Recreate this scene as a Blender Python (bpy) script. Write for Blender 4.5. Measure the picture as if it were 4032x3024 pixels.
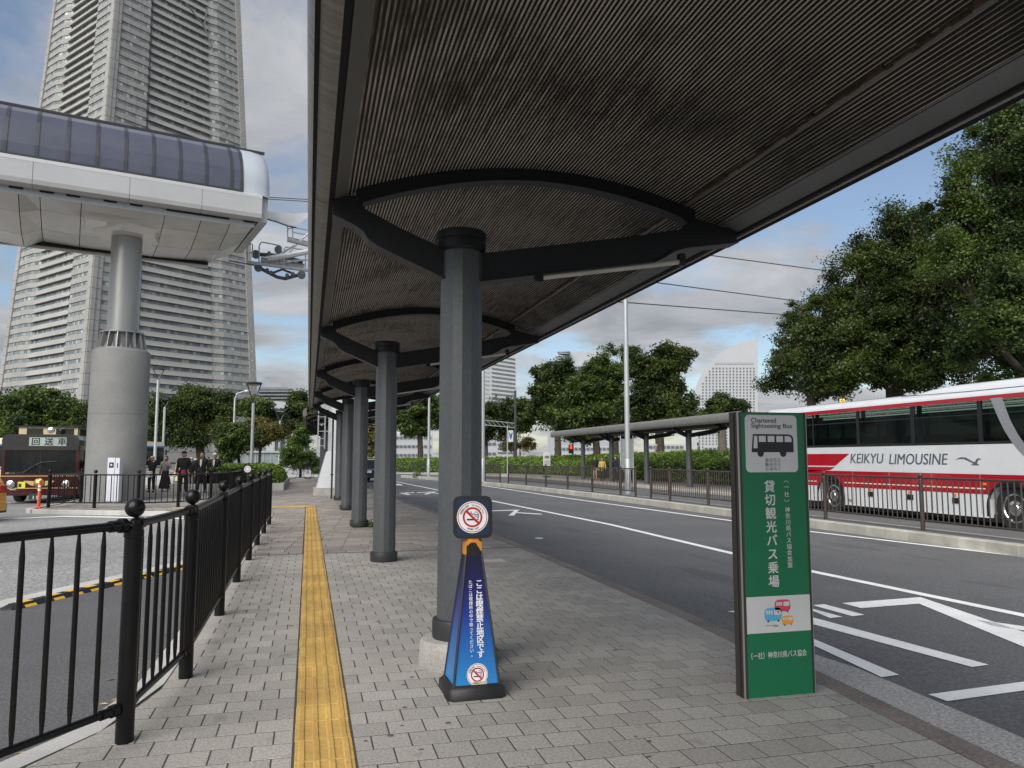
import bpy, bmesh, math, random
import numpy as np
from mathutils import Vector, Matrix
random.seed(7); RNG = np.random.default_rng(7)
for o in list(bpy.data.objects): bpy.data.objects.remove(o)
scene = bpy.context.scene
COL = scene.collection
R = math.radians

# ------------------------------------------------------------------ camera
F_PX, W_PX, H_PX = 3027.7, 4032.0, 3024.0
PITCH = math.atan((1804.6-1512)/F_PX)
YAW = math.atan((2016-1214)/math.hypot(F_PX, 292.6))
CAM_H = 1.5
cd = bpy.data.cameras.new('camera'); cam = bpy.data.objects.new('camera', cd); COL.objects.link(cam)
cam.location = (0, 0, CAM_H); cam.rotation_euler = (R(90)+PITCH, 0, -YAW)
cd.sensor_fit = 'HORIZONTAL'; cd.sensor_width = 36.0; cd.lens = 36.0*F_PX/W_PX
cd.clip_start = 0.05; cd.clip_end = 6000
scene.camera = cam

# ------------------------------------------------------------------ world, sun, exposure
SUN_EL, SUN_AZ = R(42), R(218)        # azimuth measured from +Y towards +X
world = bpy.data.worlds.new('World'); scene.world = world; world.use_nodes = True
wn, wl = world.node_tree.nodes, world.node_tree.links
wn.clear()
def wnode(t, **k):
    n = wn.new(t)
    for a, b in k.items(): setattr(n, a, b)
    return n
w_out = wnode('ShaderNodeOutputWorld'); w_bg = wnode('ShaderNodeBackground')
w_bg.inputs[1].default_value = 0.072
sky = wnode('ShaderNodeTexSky', sky_type='NISHITA', sun_disc=False)
sky.sun_elevation = SUN_EL; sky.sun_rotation = SUN_AZ; sky.air_density = 1.1; sky.dust_density = 0.7; sky.ozone_density = 2.6
tc = wnode('ShaderNodeTexCoord'); sep = wnode('ShaderNodeSeparateXYZ')
wl.new(tc.outputs['Generated'], sep.inputs[0])
den = wnode('ShaderNodeMath', operation='ADD'); den.inputs[1].default_value = 0.16
mx = wnode('ShaderNodeMath', operation='MAXIMUM'); mx.inputs[1].default_value = 0.0
wl.new(sep.outputs[2], mx.inputs[0]); wl.new(mx.outputs[0], den.inputs[0])
dx = wnode('ShaderNodeMath', operation='DIVIDE'); dy = wnode('ShaderNodeMath', operation='DIVIDE')
wl.new(sep.outputs[0], dx.inputs[0]); wl.new(den.outputs[0], dx.inputs[1])
wl.new(sep.outputs[1], dy.inputs[0]); wl.new(den.outputs[0], dy.inputs[1])
cmb = wnode('ShaderNodeCombineXYZ'); wl.new(dx.outputs[0], cmb.inputs[0]); wl.new(dy.outputs[0], cmb.inputs[1])
def cloudnoise(scale, detail, off):
    mp = wnode('ShaderNodeMapping'); mp.inputs[1].default_value = off
    wl.new(cmb.outputs[0], mp.inputs[0])
    n = wnode('ShaderNodeTexNoise'); n.inputs['Scale'].default_value = scale; n.inputs['Detail'].default_value = detail
    n.inputs['Roughness'].default_value = 0.55; n.inputs['Distortion'].default_value = 0.35
    wl.new(mp.outputs[0], n.inputs['Vector']); return n
n1 = cloudnoise(1.25, 9, (3.1, 1.7, 0.0)); n2 = cloudnoise(1.9, 7, (8.2, 4.4, 2.0))
ramp = wnode('ShaderNodeValToRGB'); ramp.color_ramp.elements[0].position = 0.44; ramp.color_ramp.elements[1].position = 0.55
wl.new(n1.outputs[0], ramp.inputs[0])
ccol = wnode('ShaderNodeValToRGB')
ccol.color_ramp.elements[0].position = 0.35; ccol.color_ramp.elements[0].color = (2.55, 2.66, 2.9, 1)
ccol.color_ramp.elements[1].position = 0.65; ccol.color_ramp.elements[1].color = (4.5, 4.55, 4.7, 1)
wl.new(n2.outputs[0], ccol.inputs[0])
cf = wnode('ShaderNodeMapRange'); cf.inputs[3].default_value = 0.14; cf.inputs[4].default_value = 0.95
wl.new(ramp.outputs[0], cf.inputs[0])
mixw = wnode('ShaderNodeMix', data_type='RGBA')
wl.new(cf.outputs[0], mixw.inputs[0]); wl.new(sky.outputs[0], mixw.inputs[6]); wl.new(ccol.outputs[0], mixw.inputs[7])
wl.new(mixw.outputs[2], w_bg.inputs[0]); wl.new(w_bg.outputs[0], w_out.inputs[0])
sd = bpy.data.lights.new('sun', 'SUN'); sun = bpy.data.objects.new('sun', sd); COL.objects.link(sun)
sd.energy = 2.7; sd.angle = R(60); sd.color = (1.0, 0.955, 0.89)
sdir = Vector((math.sin(SUN_AZ)*math.cos(SUN_EL), math.cos(SUN_AZ)*math.cos(SUN_EL), math.sin(SUN_EL)))
sun.rotation_euler = (-sdir).to_track_quat('-Z', 'Y').to_euler(); sun.location = (0, 0, 60)
vs = scene.view_settings; vs.view_transform = 'Standard'; vs.look = 'None'; vs.gamma = 1.0; vs.use_curve_mapping = False
vs.exposure = 0.85
scene.cycles.max_bounces = 6; scene.cycles.diffuse_bounces = 3; scene.cycles.glossy_bounces = 3; scene.cycles.transmission_bounces = 4
scene.cycles.transparent_max_bounces = 8

# ------------------------------------------------------------------ photo pixel -> place
def ray(px, py):
    u = (px-2016)/F_PX; v = (1512-py)/F_PX
    fw = math.cos(PITCH)-v*math.sin(PITCH); up = math.sin(PITCH)+v*math.cos(PITCH)
    return Vector((u*math.cos(YAW)+fw*math.sin(YAW), -u*math.sin(YAW)+fw*math.cos(YAW), up))
def G(px, py, z=0.0):                  # on a level plane
    r = ray(px, py); t = (z-CAM_H)/r.z; return Vector((r.x*t, r.y*t, z))
def zr(x): return -0.05-0.009*max(0.0, x-3.7)       # the right-hand carriageway falls away gently
def GR(px, py, dz=0.0):                # on that carriageway
    r = ray(px, py); a = -0.05+0.009*3.7+dz
    t = (a-CAM_H)/(r.z+0.009*r.x); return Vector((r.x*t, r.y*t, CAM_H+r.z*t))
def atY(px, py, Y): r = ray(px, py); t = Y/r.y; return Vector((r.x*t, Y, CAM_H+r.z*t))
def atX(px, py, X): r = ray(px, py); t = X/r.x; return Vector((X, r.y*t, CAM_H+r.z*t))
def atD(px, py, D):                    # at a horizontal distance
    r = ray(px, py); t = D/math.hypot(r.x, r.y); return Vector((r.x*t, r.y*t, CAM_H+r.z*t))
KV = 4032/2212.0

# ------------------------------------------------------------------ mesh helpers
class MB:
    def __init__(self): self.v = []; self.f = []; self.m = []
    def add(self, vs, fs, mi=0):
        o = len(self.v); self.v += [tuple(p) for p in vs]
        self.f += [tuple(i+o for i in f) for f in fs]; self.m += [mi]*len(fs); return self
    def box(self, x0, x1, y0, y1, z0, z1, M=None, mi=0):
        p = [(x0,y0,z0),(x1,y0,z0),(x1,y1,z0),(x0,y1,z0),(x0,y0,z1),(x1,y0,z1),(x1,y1,z1),(x0,y1,z1)]
        if M is not None: p = [M @ Vector(q) for q in p]
        return self.add(p, [(0,3,2,1),(4,5,6,7),(0,1,5,4),(1,2,6,5),(2,3,7,6),(3,0,4,7)], mi)
    def cbox(self, x0, x1, y0, y1, z0, z1, c=0.02, M=None, mi=0):     # all vertical and top edges chamfered
        p = []
        for z, k in ((z0, 0), (z1-c, 0), (z1, c)):
            a, b, e, d = x0+k, x1-k, y0+k, y1-k
            cc = c if k == 0 else c*0.6
            p += [(a+cc,e,z),(b-cc,e,z),(b,e+cc,z),(b,d-cc,z),(b-cc,d,z),(a+cc,d,z),(a,d-cc,z),(a,e+cc,z)]
        if M is not None: p = [M @ Vector(q) for q in p]
        fs = [tuple(range(7,-1,-1)), tuple(range(16,24))]
        for l in (0, 8):
            for i in range(8): j = (i+1) % 8; fs.append((l+i, l+j, l+8+j, l+8+i))
        return self.add(p, fs, mi)
    def tube(self, a, b, r0, r1=None, n=8, mi=0, caps=True):
        a = Vector(a); b = Vector(b); r1 = r0 if r1 is None else r1
        d = (b-a)
        if d.length < 1e-9: return self
        d.normalize(); u = d.orthogonal().normalized(); w = d.cross(u); p = []
        for c, r in ((a, r0), (b, r1)):
            for i in range(n):
                t = 2*math.pi*i/n; p.append(c+u*(math.cos(t)*r)+w*(math.sin(t)*r))
        fs = [(i, (i+1) % n, n+(i+1) % n, n+i) for i in range(n)]
        if caps: fs += [tuple(range(n-1,-1,-1)), tuple(range(n, 2*n))]
        return self.add(p, fs, mi)
    def path(self, pts, r, n=6, mi=0):
        pts = [Vector(p) for p in pts]; rr = r if isinstance(r, (list, tuple)) else [r]*len(pts)
        rings = []; u = None
        for i, p in enumerate(pts):
            d = (pts[min(i+1, len(pts)-1)]-pts[max(i-1, 0)]).normalized()
            u = d.orthogonal().normalized() if u is None else (u-d*u.dot(d)).normalized()
            w = d.cross(u)
            rings += [p+u*(math.cos(2*math.pi*k/n)*rr[i])+w*(math.sin(2*math.pi*k/n)*rr[i]) for k in range(n)]
        fs = []
        for i in range(len(pts)-1):
            for k in range(n): j = (k+1) % n; fs.append((i*n+k, i*n+j, (i+1)*n+j, (i+1)*n+k))
        fs += [tuple(range(n-1,-1,-1)), tuple(range((len(pts)-1)*n, len(pts)*n))]
        return self.add(rings, fs, mi)
    def lathe(self, prof, c=(0,0,0), n=16, mi=0, ph=0.0):       # prof: (radius, z) upwards
        p = [];
        for r, z in prof:
            for i in range(n):
                t = 2*math.pi*i/n+ph; p.append((c[0]+math.cos(t)*r, c[1]+math.sin(t)*r, c[2]+z))
        fs = []
        for l in range(len(prof)-1):
            for i in range(n): j = (i+1) % n; fs.append((l*n+i, l*n+j, (l+1)*n+j, (l+1)*n+i))
        fs += [tuple(range(n-1,-1,-1)), tuple(range((len(prof)-1)*n, len(prof)*n))]
        return self.add(p, fs, mi)
    def prism(self, poly, a, b, M=None, mi=0):       # polygon in (x, z), extruded along y from a to b
        n = len(poly); p = [(x, a, z) for x, z in poly]+[(x, b, z) for x, z in poly]
        if M is not None: p = [M @ Vector(q) for q in p]
        fs = [tuple(range(n)), tuple(range(2*n-1, n-1, -1))]
        fs += [(i, n+i, n+(i+1) % n, (i+1) % n) for i in range(n)]
        return self.add(p, fs, mi)
    def slab(self, poly, z0, z1, mi=0):              # polygon in (x, y), z0..z1 (numbers or functions of x, y)
        f0 = z0 if callable(z0) else (lambda x, y: z0); f1 = z1 if callable(z1) else (lambda x, y: z1)
        n = len(poly); p = [(x, y, f0(x, y)) for x, y in poly]+[(x, y, f1(x, y)) for x, y in poly]
        fs = [tuple(range(n-1,-1,-1)), tuple(range(n, 2*n))]+[(i, (i+1) % n, n+(i+1) % n, n+i) for i in range(n)]
        return self.add(p, fs, mi)
    def face(self, pts, mi=0): return self.add(pts, [tuple(range(len(pts)))], mi)
    def ball(self, c, r, n=12, m=8, s=(1,1,1), mi=0):
        p = []; 
        for j in range(1, m):
            a = math.pi*j/m
            for i in range(n):
                t = 2*math.pi*i/n; p.append((c[0]+r*s[0]*math.sin(a)*math.cos(t), c[1]+r*s[1]*math.sin(a)*math.sin(t), c[2]-r*s[2]*math.cos(a)))
        k = len(p); p += [(c[0], c[1], c[2]-r*s[2]), (c[0], c[1], c[2]+r*s[2])]; fs = []
        for j in range(m-2):
            for i in range(n): q = (i+1) % n; fs.append((j*n+i, j*n+q, (j+1)*n+q, (j+1)*n+i))
        for i in range(n): q = (i+1) % n; fs.append((k, q, i)); fs.append((k+1, (m-2)*n+i, (m-2)*n+q))
        return self.add(p, fs, mi)
    def mesh(self, name, mats, smooth=None, fix=True):
        me = bpy.data.meshes.new(name); me.from_pydata(self.v, [], self.f)
        for m in (mats if isinstance(mats, (list, tuple)) else [mats]): me.materials.append(m)
        if len(set(self.m)) > 1: me.polygons.foreach_set('material_index', self.m)
        if fix:
            bm = bmesh.new(); bm.from_mesh(me); bmesh.ops.recalc_face_normals(bm, faces=bm.faces); bm.to_mesh(me); bm.free()
        if smooth: smooth_mesh(me, smooth)
        me.update(); return me
def smooth_mesh(me, ang=35):
    me.polygons.foreach_set('use_smooth', [True]*len(me.polygons))
    try: me.set_sharp_from_angle(angle=R(ang))
    except Exception: pass
def link(name, data, parent=None, M=None):
    o = bpy.data.objects.new(name, data); COL.objects.link(o)
    if parent is not None: o.parent = parent
    if M is not None: o.matrix_local = M
    return o
def part(name, mb, mats, parent=None, smooth=None, M=None, kind=None, fix=True):
    me = mb.mesh(name, mats, smooth, fix) if isinstance(mb, MB) else mb
    o = link(name, me, parent, M)
    if kind: o['kind'] = kind
    return o
def tag(o, label, cat, group=None):
    o['label'] = label; o['category'] = cat
    if group: o['group'] = group
    return o
def thing(name, label, cat, loc=(0,0,0), rz=0.0, group=None):
    o = link(name, None); o.location = loc; o.rotation_euler = (0, 0, rz)
    return tag(o, label, cat, group)
def structure(name, mb, mats, smooth=None): o = part(name, mb, mats, None, smooth); o['kind'] = 'structure'; return o
def rebase(mb, o):                    # shift a builder's points into an empty's frame (translation only)
    mb.v = [(x-o[0], y-o[1], z-o[2]) for x, y, z in mb.v]; return mb

# ------------------------------------------------------------------ materials
MATS = {}
def mat(name, col, rough=0.6, metal=0.0, var=0.12, scale=4.0, bump=0.0, bscale=None, spec=0.5, coat=0.0, col2=None, stretch=None, coords='Object', detail=6, emit=None, estr=0.0, alpha=1.0, trans=0.0):
    if name in MATS: return MATS[name]
    m = bpy.data.materials.new(name); m.use_nodes = True; nt = m.node_tree; ns, ls = nt.nodes, nt.links
    b = ns['Principled BSDF']
    b.inputs['Roughness'].default_value = rough; b.inputs['Metallic'].default_value = metal
    b.inputs['Specular IOR Level'].default_value = spec; b.inputs['Coat Weight'].default_value = coat
    b.inputs['Transmission Weight'].default_value = trans; b.inputs['Alpha'].default_value = alpha
    c = (*col, 1)
    b.inputs['Base Color'].default_value = c
    if var > 0 or bump > 0:
        t = ns.new('ShaderNodeTexCoord'); mp = ns.new('ShaderNodeMapping')
        ls.new(t.outputs[coords], mp.inputs[0])
        if stretch: mp.inputs[3].default_value = stretch
        n = ns.new('ShaderNodeTexNoise'); n.inputs['Scale'].default_value = scale; n.inputs['Detail'].default_value = detail
        n.inputs['Roughness'].default_value = 0.65
        ls.new(mp.outputs[0], n.inputs['Vector'])
        if var > 0:
            rp = ns.new('ShaderNodeValToRGB'); e = rp.color_ramp.elements
            lo = col2 if col2 else tuple(x*(1-var) for x in col); hi = tuple(min(1, x*(1+var)) for x in col)
            e[0].position = 0.32; e[0].color = (*lo, 1); e[1].position = 0.68; e[1].color = (*hi, 1)
            ls.new(n.outputs[0], rp.inputs[0]); ls.new(rp.outputs[0], b.inputs['Base Color'])
        if bump > 0:
            n2 = ns.new('ShaderNodeTexNoise'); n2.inputs['Scale'].default_value = bscale or scale*6; n2.inputs['Detail'].default_value = 4
            ls.new(mp.outputs[0], n2.inputs['Vector'])
            bp = ns.new('ShaderNodeBump'); bp.inputs['Strength'].default_value = bump; bp.inputs['Distance'].default_value = 0.01
            ls.new(n2.outputs[0], bp.inputs['Height']); ls.new(bp.outputs[0], b.inputs['Normal'])
    if emit: b.inputs['Emission Color'].default_value = (*emit, 1); b.inputs['Emission Strength'].default_value = estr
    MATS[name] = m; return m
def speckle(name, base, dark, light, scale=220.0, big=0.6, bigvar=0.15, rough=0.85, bump=0.3, island=0.0, blot=None):
    """stone/asphalt: fine grain, broad patches, optional tone per piece and blotches"""
    if name in MATS: return MATS[name]
    m = bpy.data.materials.new(name); m.use_nodes = True; nt = m.node_tree; ns, ls = nt.nodes, nt.links
    b = ns['Principled BSDF']; b.inputs['Roughness'].default_value = rough
    g = ns.new('ShaderNodeNewGeometry')
    n = ns.new('ShaderNodeTexNoise'); n.inputs['Scale'].default_value = scale; n.inputs['Detail'].default_value = 3; n.inputs['Roughness'].default_value = 0.8
    ls.new(g.outputs['Position'], n.inputs['Vector'])
    rp = ns.new('ShaderNodeValToRGB'); e = rp.color_ramp.elements
    e[0].position = 0.30; e[0].color = (*dark, 1); e[1].position = 0.72; e[1].color = (*light, 1)
    k = rp.color_ramp.elements.new(0.5); k.color = (*base, 1)
    ls.new(n.outputs[0], rp.inputs[0])
    n2 = ns.new('ShaderNodeTexNoise'); n2.inputs['Scale'].default_value = big; n2.inputs['Detail'].default_value = 7; n2.inputs['Roughness'].default_value = 0.6
    ls.new(g.outputs['Position'], n2.inputs['Vector'])
    mr = ns.new('ShaderNodeMapRange'); mr.inputs[1].default_value = 0.3; mr.inputs[2].default_value = 0.7
    mr.inputs[3].default_value = 1-bigvar; mr.inputs[4].default_value = 1+bigvar
    ls.new(n2.outputs[0], mr.inputs[0])
    src = mr.outputs[0]
    if island > 0:
        mi = ns.new('ShaderNodeMapRange'); mi.inputs[3].default_value = 1-island; mi.inputs[4].default_value = 1+island
        oi = ns.new('ShaderNodeObjectInfo'); ad = ns.new('ShaderNodeMath'); ad.operation = 'ADD'
        fr = ns.new('ShaderNodeMath'); fr.operation = 'FRACT'
        ls.new(g.outputs['Random Per Island'], ad.inputs[0]); ls.new(oi.outputs['Random'], ad.inputs[1]); ls.new(ad.outputs[0], fr.inputs[0])
        ls.new(fr.outputs[0], mi.inputs[0])
        mu = ns.new('ShaderNodeMath'); mu.operation = 'MULTIPLY'; ls.new(src, mu.inputs[0]); ls.new(mi.outputs[0], mu.inputs[1]); src = mu.outputs[0]
    if blot:
        n3 = ns.new('ShaderNodeTexNoise'); n3.inputs['Scale'].default_value = blot[0]; n3.inputs['Detail'].default_value = 5
        mp3 = ns.new('ShaderNodeMapping'); mp3.inputs[3].default_value = (1, blot[3] if len(blot) > 3 else 1, 1); ls.new(g.outputs['Position'], mp3.inputs[0]); ls.new(mp3.outputs[0], n3.inputs['Vector'])
        m3 = ns.new('ShaderNodeMapRange'); m3.inputs[1].default_value = blot[1]; m3.inputs[2].default_value = blot[1]+0.06
        m3.inputs[3].default_value = 1; m3.inputs[4].default_value = blot[2]; ls.new(n3.outputs[0], m3.inputs[0])
        mu = ns.new('ShaderNodeMath'); mu.operation = 'MULTIPLY'; ls.new(src, mu.inputs[0]); ls.new(m3.outputs[0], mu.inputs[1]); src = mu.outputs[0]
    vm = ns.new('ShaderNodeVectorMath'); vm.operation = 'SCALE'
    ls.new(rp.outputs[0], vm.inputs[0]); ls.new(src, vm.inputs['Scale']); ls.new(vm.outputs[0], b.inputs['Base Color'])
    bp = ns.new('ShaderNodeBump'); bp.inputs['Strength'].default_value = bump; bp.inputs['Distance'].default_value = 0.004
    ls.new(n.outputs[0], bp.inputs['Height']); ls.new(bp.outputs[0], b.inputs['Normal'])
    MATS[name] = m; return m
def leafmat(name, lo, hi, trans=0.35):
    if name in MATS: return MATS[name]
    m = bpy.data.materials.new(name); m.use_nodes = True; nt = m.node_tree; ns, ls = nt.nodes, nt.links
    b = ns['Principled BSDF']; b.inputs['Roughness'].default_value = 0.45; b.inputs['Specular IOR Level'].default_value = 0.35
    g = ns.new('ShaderNodeNewGeometry'); n = ns.new('ShaderNodeTexNoise'); n.inputs['Scale'].default_value = 0.62; n.inputs['Detail'].default_value = 4
    ls.new(g.outputs['Position'], n.inputs['Vector'])
    a = ns.new('ShaderNodeMath'); a.operation = 'MULTIPLY_ADD'; a.inputs[1].default_value = 0.42; 
    ls.new(g.outputs['Random Per Island'], a.inputs[0])
    s = ns.new('ShaderNodeMapRange'); s.inputs[1].default_value = 0.36; s.inputs[2].default_value = 0.64; s.inputs[4].default_value = 0.58; ls.new(n.outputs[0], s.inputs[0]); ls.new(s.outputs[0], a.inputs[2])
    rp = ns.new('ShaderNodeValToRGB'); e = rp.color_ramp.elements; e[0].position = 0.12; e[0].color = (*lo, 1); e[1].position = 0.9; e[1].color = (*hi, 1)
    ls.new(a.outputs[0], rp.inputs[0]); ls.new(rp.outputs[0], b.inputs['Base Color'])
    t = ns.new('ShaderNodeBsdfTranslucent'); ls.new(rp.outputs[0], t.inputs[0])
    mx = ns.new('ShaderNodeMixShader'); mx.inputs[0].default_value = trans
    ls.new(b.outputs[0], mx.inputs[1]); ls.new(t.outputs[0], mx.inputs[2]); ls.new(mx.outputs[0], ns['Material Output'].inputs[0])
    MATS[name] = m; return m

# ------------------------------------------------------------------ lettering
_TXT = {}
def glyphs(s, bold=0.0, shear=0.0):
    """flat mesh data of a string: verts (unit em), faces"""
    key = (s, bold, shear)
    if key in _TXT: return _TXT[key]
    cu = bpy.data.curves.new('lettering', 'FONT'); cu.body = s; cu.size = 1.0; cu.offset = bold; cu.shear = shear
    cu.resolution_u = 3; cu.fill_mode = 'FRONT'
    o = bpy.data.objects.new('lettering', cu); COL.objects.link(o)
    dg = bpy.context.evaluated_depsgraph_get(); me = bpy.data.meshes.new_from_object(o.evaluated_get(dg))
    vs = [tuple(v.co) for v in me.vertices]; fs = [tuple(p.vertices) for p in me.polygons]
    bpy.data.objects.remove(o); bpy.data.curves.remove(cu); bpy.data.meshes.remove(me)
    _TXT[key] = (vs, fs); return vs, fs
def put_text(mb, s, org, ux, uy, w=None, h=None, bold=0.0, shear=0.0, anchor='c', mi=0, off=0.0):
    """fit a string into width w and/or height h, anchored at org, ux/uy = right/up unit vectors"""
    vs, fs = glyphs(s, 0.0, shear)
    if not vs: return
    x0 = min(v[0] for v in vs); x1 = max(v[0] for v in vs); y0 = min(v[1] for v in vs); y1 = max(v[1] for v in vs)
    sx = (w/(x1-x0)) if w else None; sy = (h/max(1e-6, y1-y0)) if h else None
    sx = sx or sy; sy = sy or sx
    cx = {'c': (x0+x1)/2, 'l': x0, 'r': x1}[anchor]; cy = (y0+y1)/2
    ux = Vector(ux); uy = Vector(uy); nz = ux.cross(uy); org = Vector(org)+nz*off
    for k, (dx_, dy_) in enumerate(((0,0),(-bold,0),(bold,0)) if bold else ((0,0),)):      # heavier stroke
        mb.add([org+nz*(k*0.0002)+ux*((v[0]-cx+dx_)*sx)+uy*((v[1]-cy+dy_)*sy) for v in vs], fs, mi)
def put_glyph(mb, ch, org, ux, uy, em, bold=0.0, mi=0, off=0.0):
    """one character centred on its em box (for columns of text)"""
    vs, fs = glyphs(ch)
    if not vs: return
    ux = Vector(ux); uy = Vector(uy); nz = ux.cross(uy); org = Vector(org)+nz*off
    full = ord(ch) > 0x2E00
    x0 = min(v[0] for v in vs); x1 = max(v[0] for v in vs)
    cx = 0.5 if full and 0.25 < (x0+x1)/2 < 0.75 else (x0+x1)/2
    cy = 0.36
    for k, (dx_, dy_) in enumerate(((0,0),(-bold,bold*.6),(bold,bold*.6),(-bold,-bold*.6),(bold,-bold*.6)) if bold else ((0,0),)):
        mb.add([org+nz*(k*0.00015)+ux*((v[0]-cx+dx_)*em)+uy*((v[1]-cy+dy_)*em) for v in vs], fs, mi)
for _c in set('ここは喫煙禁止地区ですたばこは喫煙所の中で吸ってください。NoSmokingArea罰則:過料2,000円观光巴士觀전세버스貸切観バス乗場一社神奈川県協会加盟回送車'): glyphs(_c)
for _t, _s in (('Chartered', 0.0), ('Sightseeing Bus', 0.0), ('（一社）神奈川県バス協会', 0.0), ('KEIKYU', .18), ('LIMOUSINE', .18), ('1 50', 0.0)): glyphs(_t, 0.0, _s)   # set all type while the scene is still small
# ================================================================== setting: ground, roads, pavements, kerbs
def lerp_tab(tab, y):
    if y <= tab[0][0]: return tab[0][1]
    for (a, p), (b, q) in zip(tab, tab[1:]):
        if y <= b: return p+(q-p)*(y-a)/(b-a)
    return tab[-1][1]
KERB_R = [(-6,2.95),(3.2,3.24),(4.6,3.35),(7,3.46),(12,3.48),(20,3.42),(28,3.2),(40,2.8),(60,1.9)]
KERB_L = [(-2,-6.0),(2.6,-2.55),(3.7,-1.72),(4.4,-1.3),(4.9,-1.05),(5.6,-0.9),(7,-0.88),(22.3,-0.88)]
xr = lambda y: lerp_tab(KERB_R, y); xl = lambda y: lerp_tab(KERB_L, y)
Z_LEFT = -0.13
m_asph = speckle('asphalt_road', (0.102,0.103,0.106), (0.06,0.06,0.063), (0.19,0.19,0.19), 42, 0.35, 0.16, 0.85, 0.5, blot=(1.6, 0.60, 0.78, 0.22))
m_asph_dark = speckle('asphalt_fresh', (0.085,0.086,0.09), (0.05,0.05,0.052), (0.17,0.17,0.17), 48, 0.6, 0.14, 0.85, 0.5)
m_asph_light = speckle('asphalt_worn', (0.235,0.235,0.235), (0.09,0.09,0.092), (0.46,0.46,0.45), 26, 0.3, 0.2, 0.9, 0.5)
m_paver = speckle('paver_grey', (0.298,0.283,0.258), (0.185,0.175,0.159), (0.43,0.41,0.376), 62, 0.55, 0.16, 0.85, 0.4, island=0.12, blot=(5.0, 0.63, 0.80))
m_paver2 = speckle('paver_brown', (0.262,0.236,0.212), (0.17,0.152,0.136), (0.38,0.35,0.32), 48, 0.4, 0.14, 0.85, 0.3, island=0.2, blot=(3.0, 0.68, 0.8))
m_joint = speckle('paver_joint', (0.05,0.047,0.042), (0.03,0.028,0.025), (0.075,0.072,0.065), 80, 1.5, 0.25, 0.95, 0.2)
m_granite = speckle('granite_brown', (0.19,0.155,0.132), (0.10,0.082,0.07), (0.33,0.28,0.245), 55, 2.0, 0.22, 0.8, 0.45, island=0.12)
m_conc = speckle('concrete_light', (0.42,0.415,0.395), (0.33,0.326,0.31), (0.52,0.515,0.495), 90, 1.2, 0.16, 0.85, 0.2, island=0.06)
m_conc_kerb = speckle('concrete_kerb', (0.40,0.385,0.335), (0.32,0.305,0.262), (0.47,0.455,0.405), 60, 2.2, 0.2, 0.85, 0.2, island=0.09)
m_gutter = speckle('concrete_gutter', (0.34,0.33,0.315), (0.13,0.125,0.12), (0.60,0.585,0.56), 48, 1.0, 0.14, 0.9, 0.45)
m_white = speckle('road_paint', (0.82,0.82,0.81), (0.68,0.68,0.67), (0.88,0.88,0.87), 55, 2.5, 0.1, 0.7, 0.25, blot=(30.0, 0.66, 0.55))
m_earth = speckle('far_ground', (0.11,0.11,0.1), (0.07,0.07,0.065), (0.16,0.16,0.15), 2.0, 0.02, 0.2, 0.95, 0.1)

b = MB(); b.face([(-3000,-3000,-0.72),(3000,-3000,-0.72),(3000,3000,-0.72),(-3000,3000,-0.72)])
structure('ground', b, m_earth)
# right-hand carriageway, one tilted sheet
b = MB(); ys = list(range(-20, 141, 10))
for i in range(len(ys)-1):
    xa, xb = xr(ys[i])+0.1, xr(ys[i+1])+0.1
    for x0a, x1a, x0b, x1b in ((xa, 12, xb, 12), (12, 34, 12, 34), (34, 66, 34, 66)):
        b.face([(x0a,ys[i],zr(x0a)),(x1a,ys[i],zr(x1a)),(x1b,ys[i+1],zr(x1b)),(x0b,ys[i+1],zr(x0b))])
structure('carriageway', b, m_asph)
# left-hand bus loop
b = MB(); b.face([(-90,-20,Z_LEFT),(-0.6,-20,Z_LEFT),(-0.6,24,Z_LEFT),(-8.0,27,Z_LEFT),(-8.0,120,Z_LEFT),(-90,120,Z_LEFT)])
structure('bus_loop_road', b, m_asph_light)
b = MB(); b.face([(-4.6,-8,Z_LEFT+.004),(-0.8,-8,Z_LEFT+.004),(-0.8,15.2,Z_LEFT+.004),(-1.05,14.4,Z_LEFT+.004),(-2.3,11.6,Z_LEFT+.004),(-3.24,9.6,Z_LEFT+.004),(-4.6,6.7,Z_LEFT+.004)])
structure('side_lane', b, m_asph_dark)
# pale concrete strip between the two surfaces
b = MB()
A0, A1 = Vector((-6.2, 3.2)), Vector((-1.15, 14.2)); dd = (A1-A0).normalized(); nn = Vector((-dd.y, dd.x))
b.slab([tuple(A0), tuple(A1), tuple(A1+nn*0.34), tuple(A0+nn*0.34)], Z_LEFT-0.02, Z_LEFT+0.010)
structure('concrete_strip', b, m_conc)

# ---- sidewalk: a slab with every near paver its own piece
pts_l = [(xl(y), y) for y in (-2, 2.6, 3.7, 4.4, 4.9, 5.6, 7, 12.8)]
pts_r = [(xr(y), y) for y in (12.8, 7, 4.6, 3.2, -6)]
b = MB(); b.slab([(xl(-2),-2)]+pts_l[1:]+pts_r+[(-6.0,-6)], -0.4, -0.0020)
sidewalk = structure('sidewalk', b, m_joint)
yy = [12.8, 16, 20, 22.3]
isl = [(-0.88,22.3),(-4.17,24.15),(-7.75,25.92),(-7.98,26.12),(-8.06,26.5),(-8.0,27.2),(-7.85,52)]
b = MB(); b.slab([(xl(12.8),12.803)]+isl+[(xr(52),52)]+[(xr(y),y) for y in (46,40,34,28,24,20,16)]+[(xr(12.8),12.803)], -0.4, -0.009)
plaza = structure('plaza', b, m_joint)
b = MB(); b.slab([(-40,52.001),(xr(52)+0.2,52.001),(xr(60)+.2,60),(2.1,64),(-40,64)], -0.4, 0.20)
structure('upper_terrace', b, m_conc)

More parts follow.
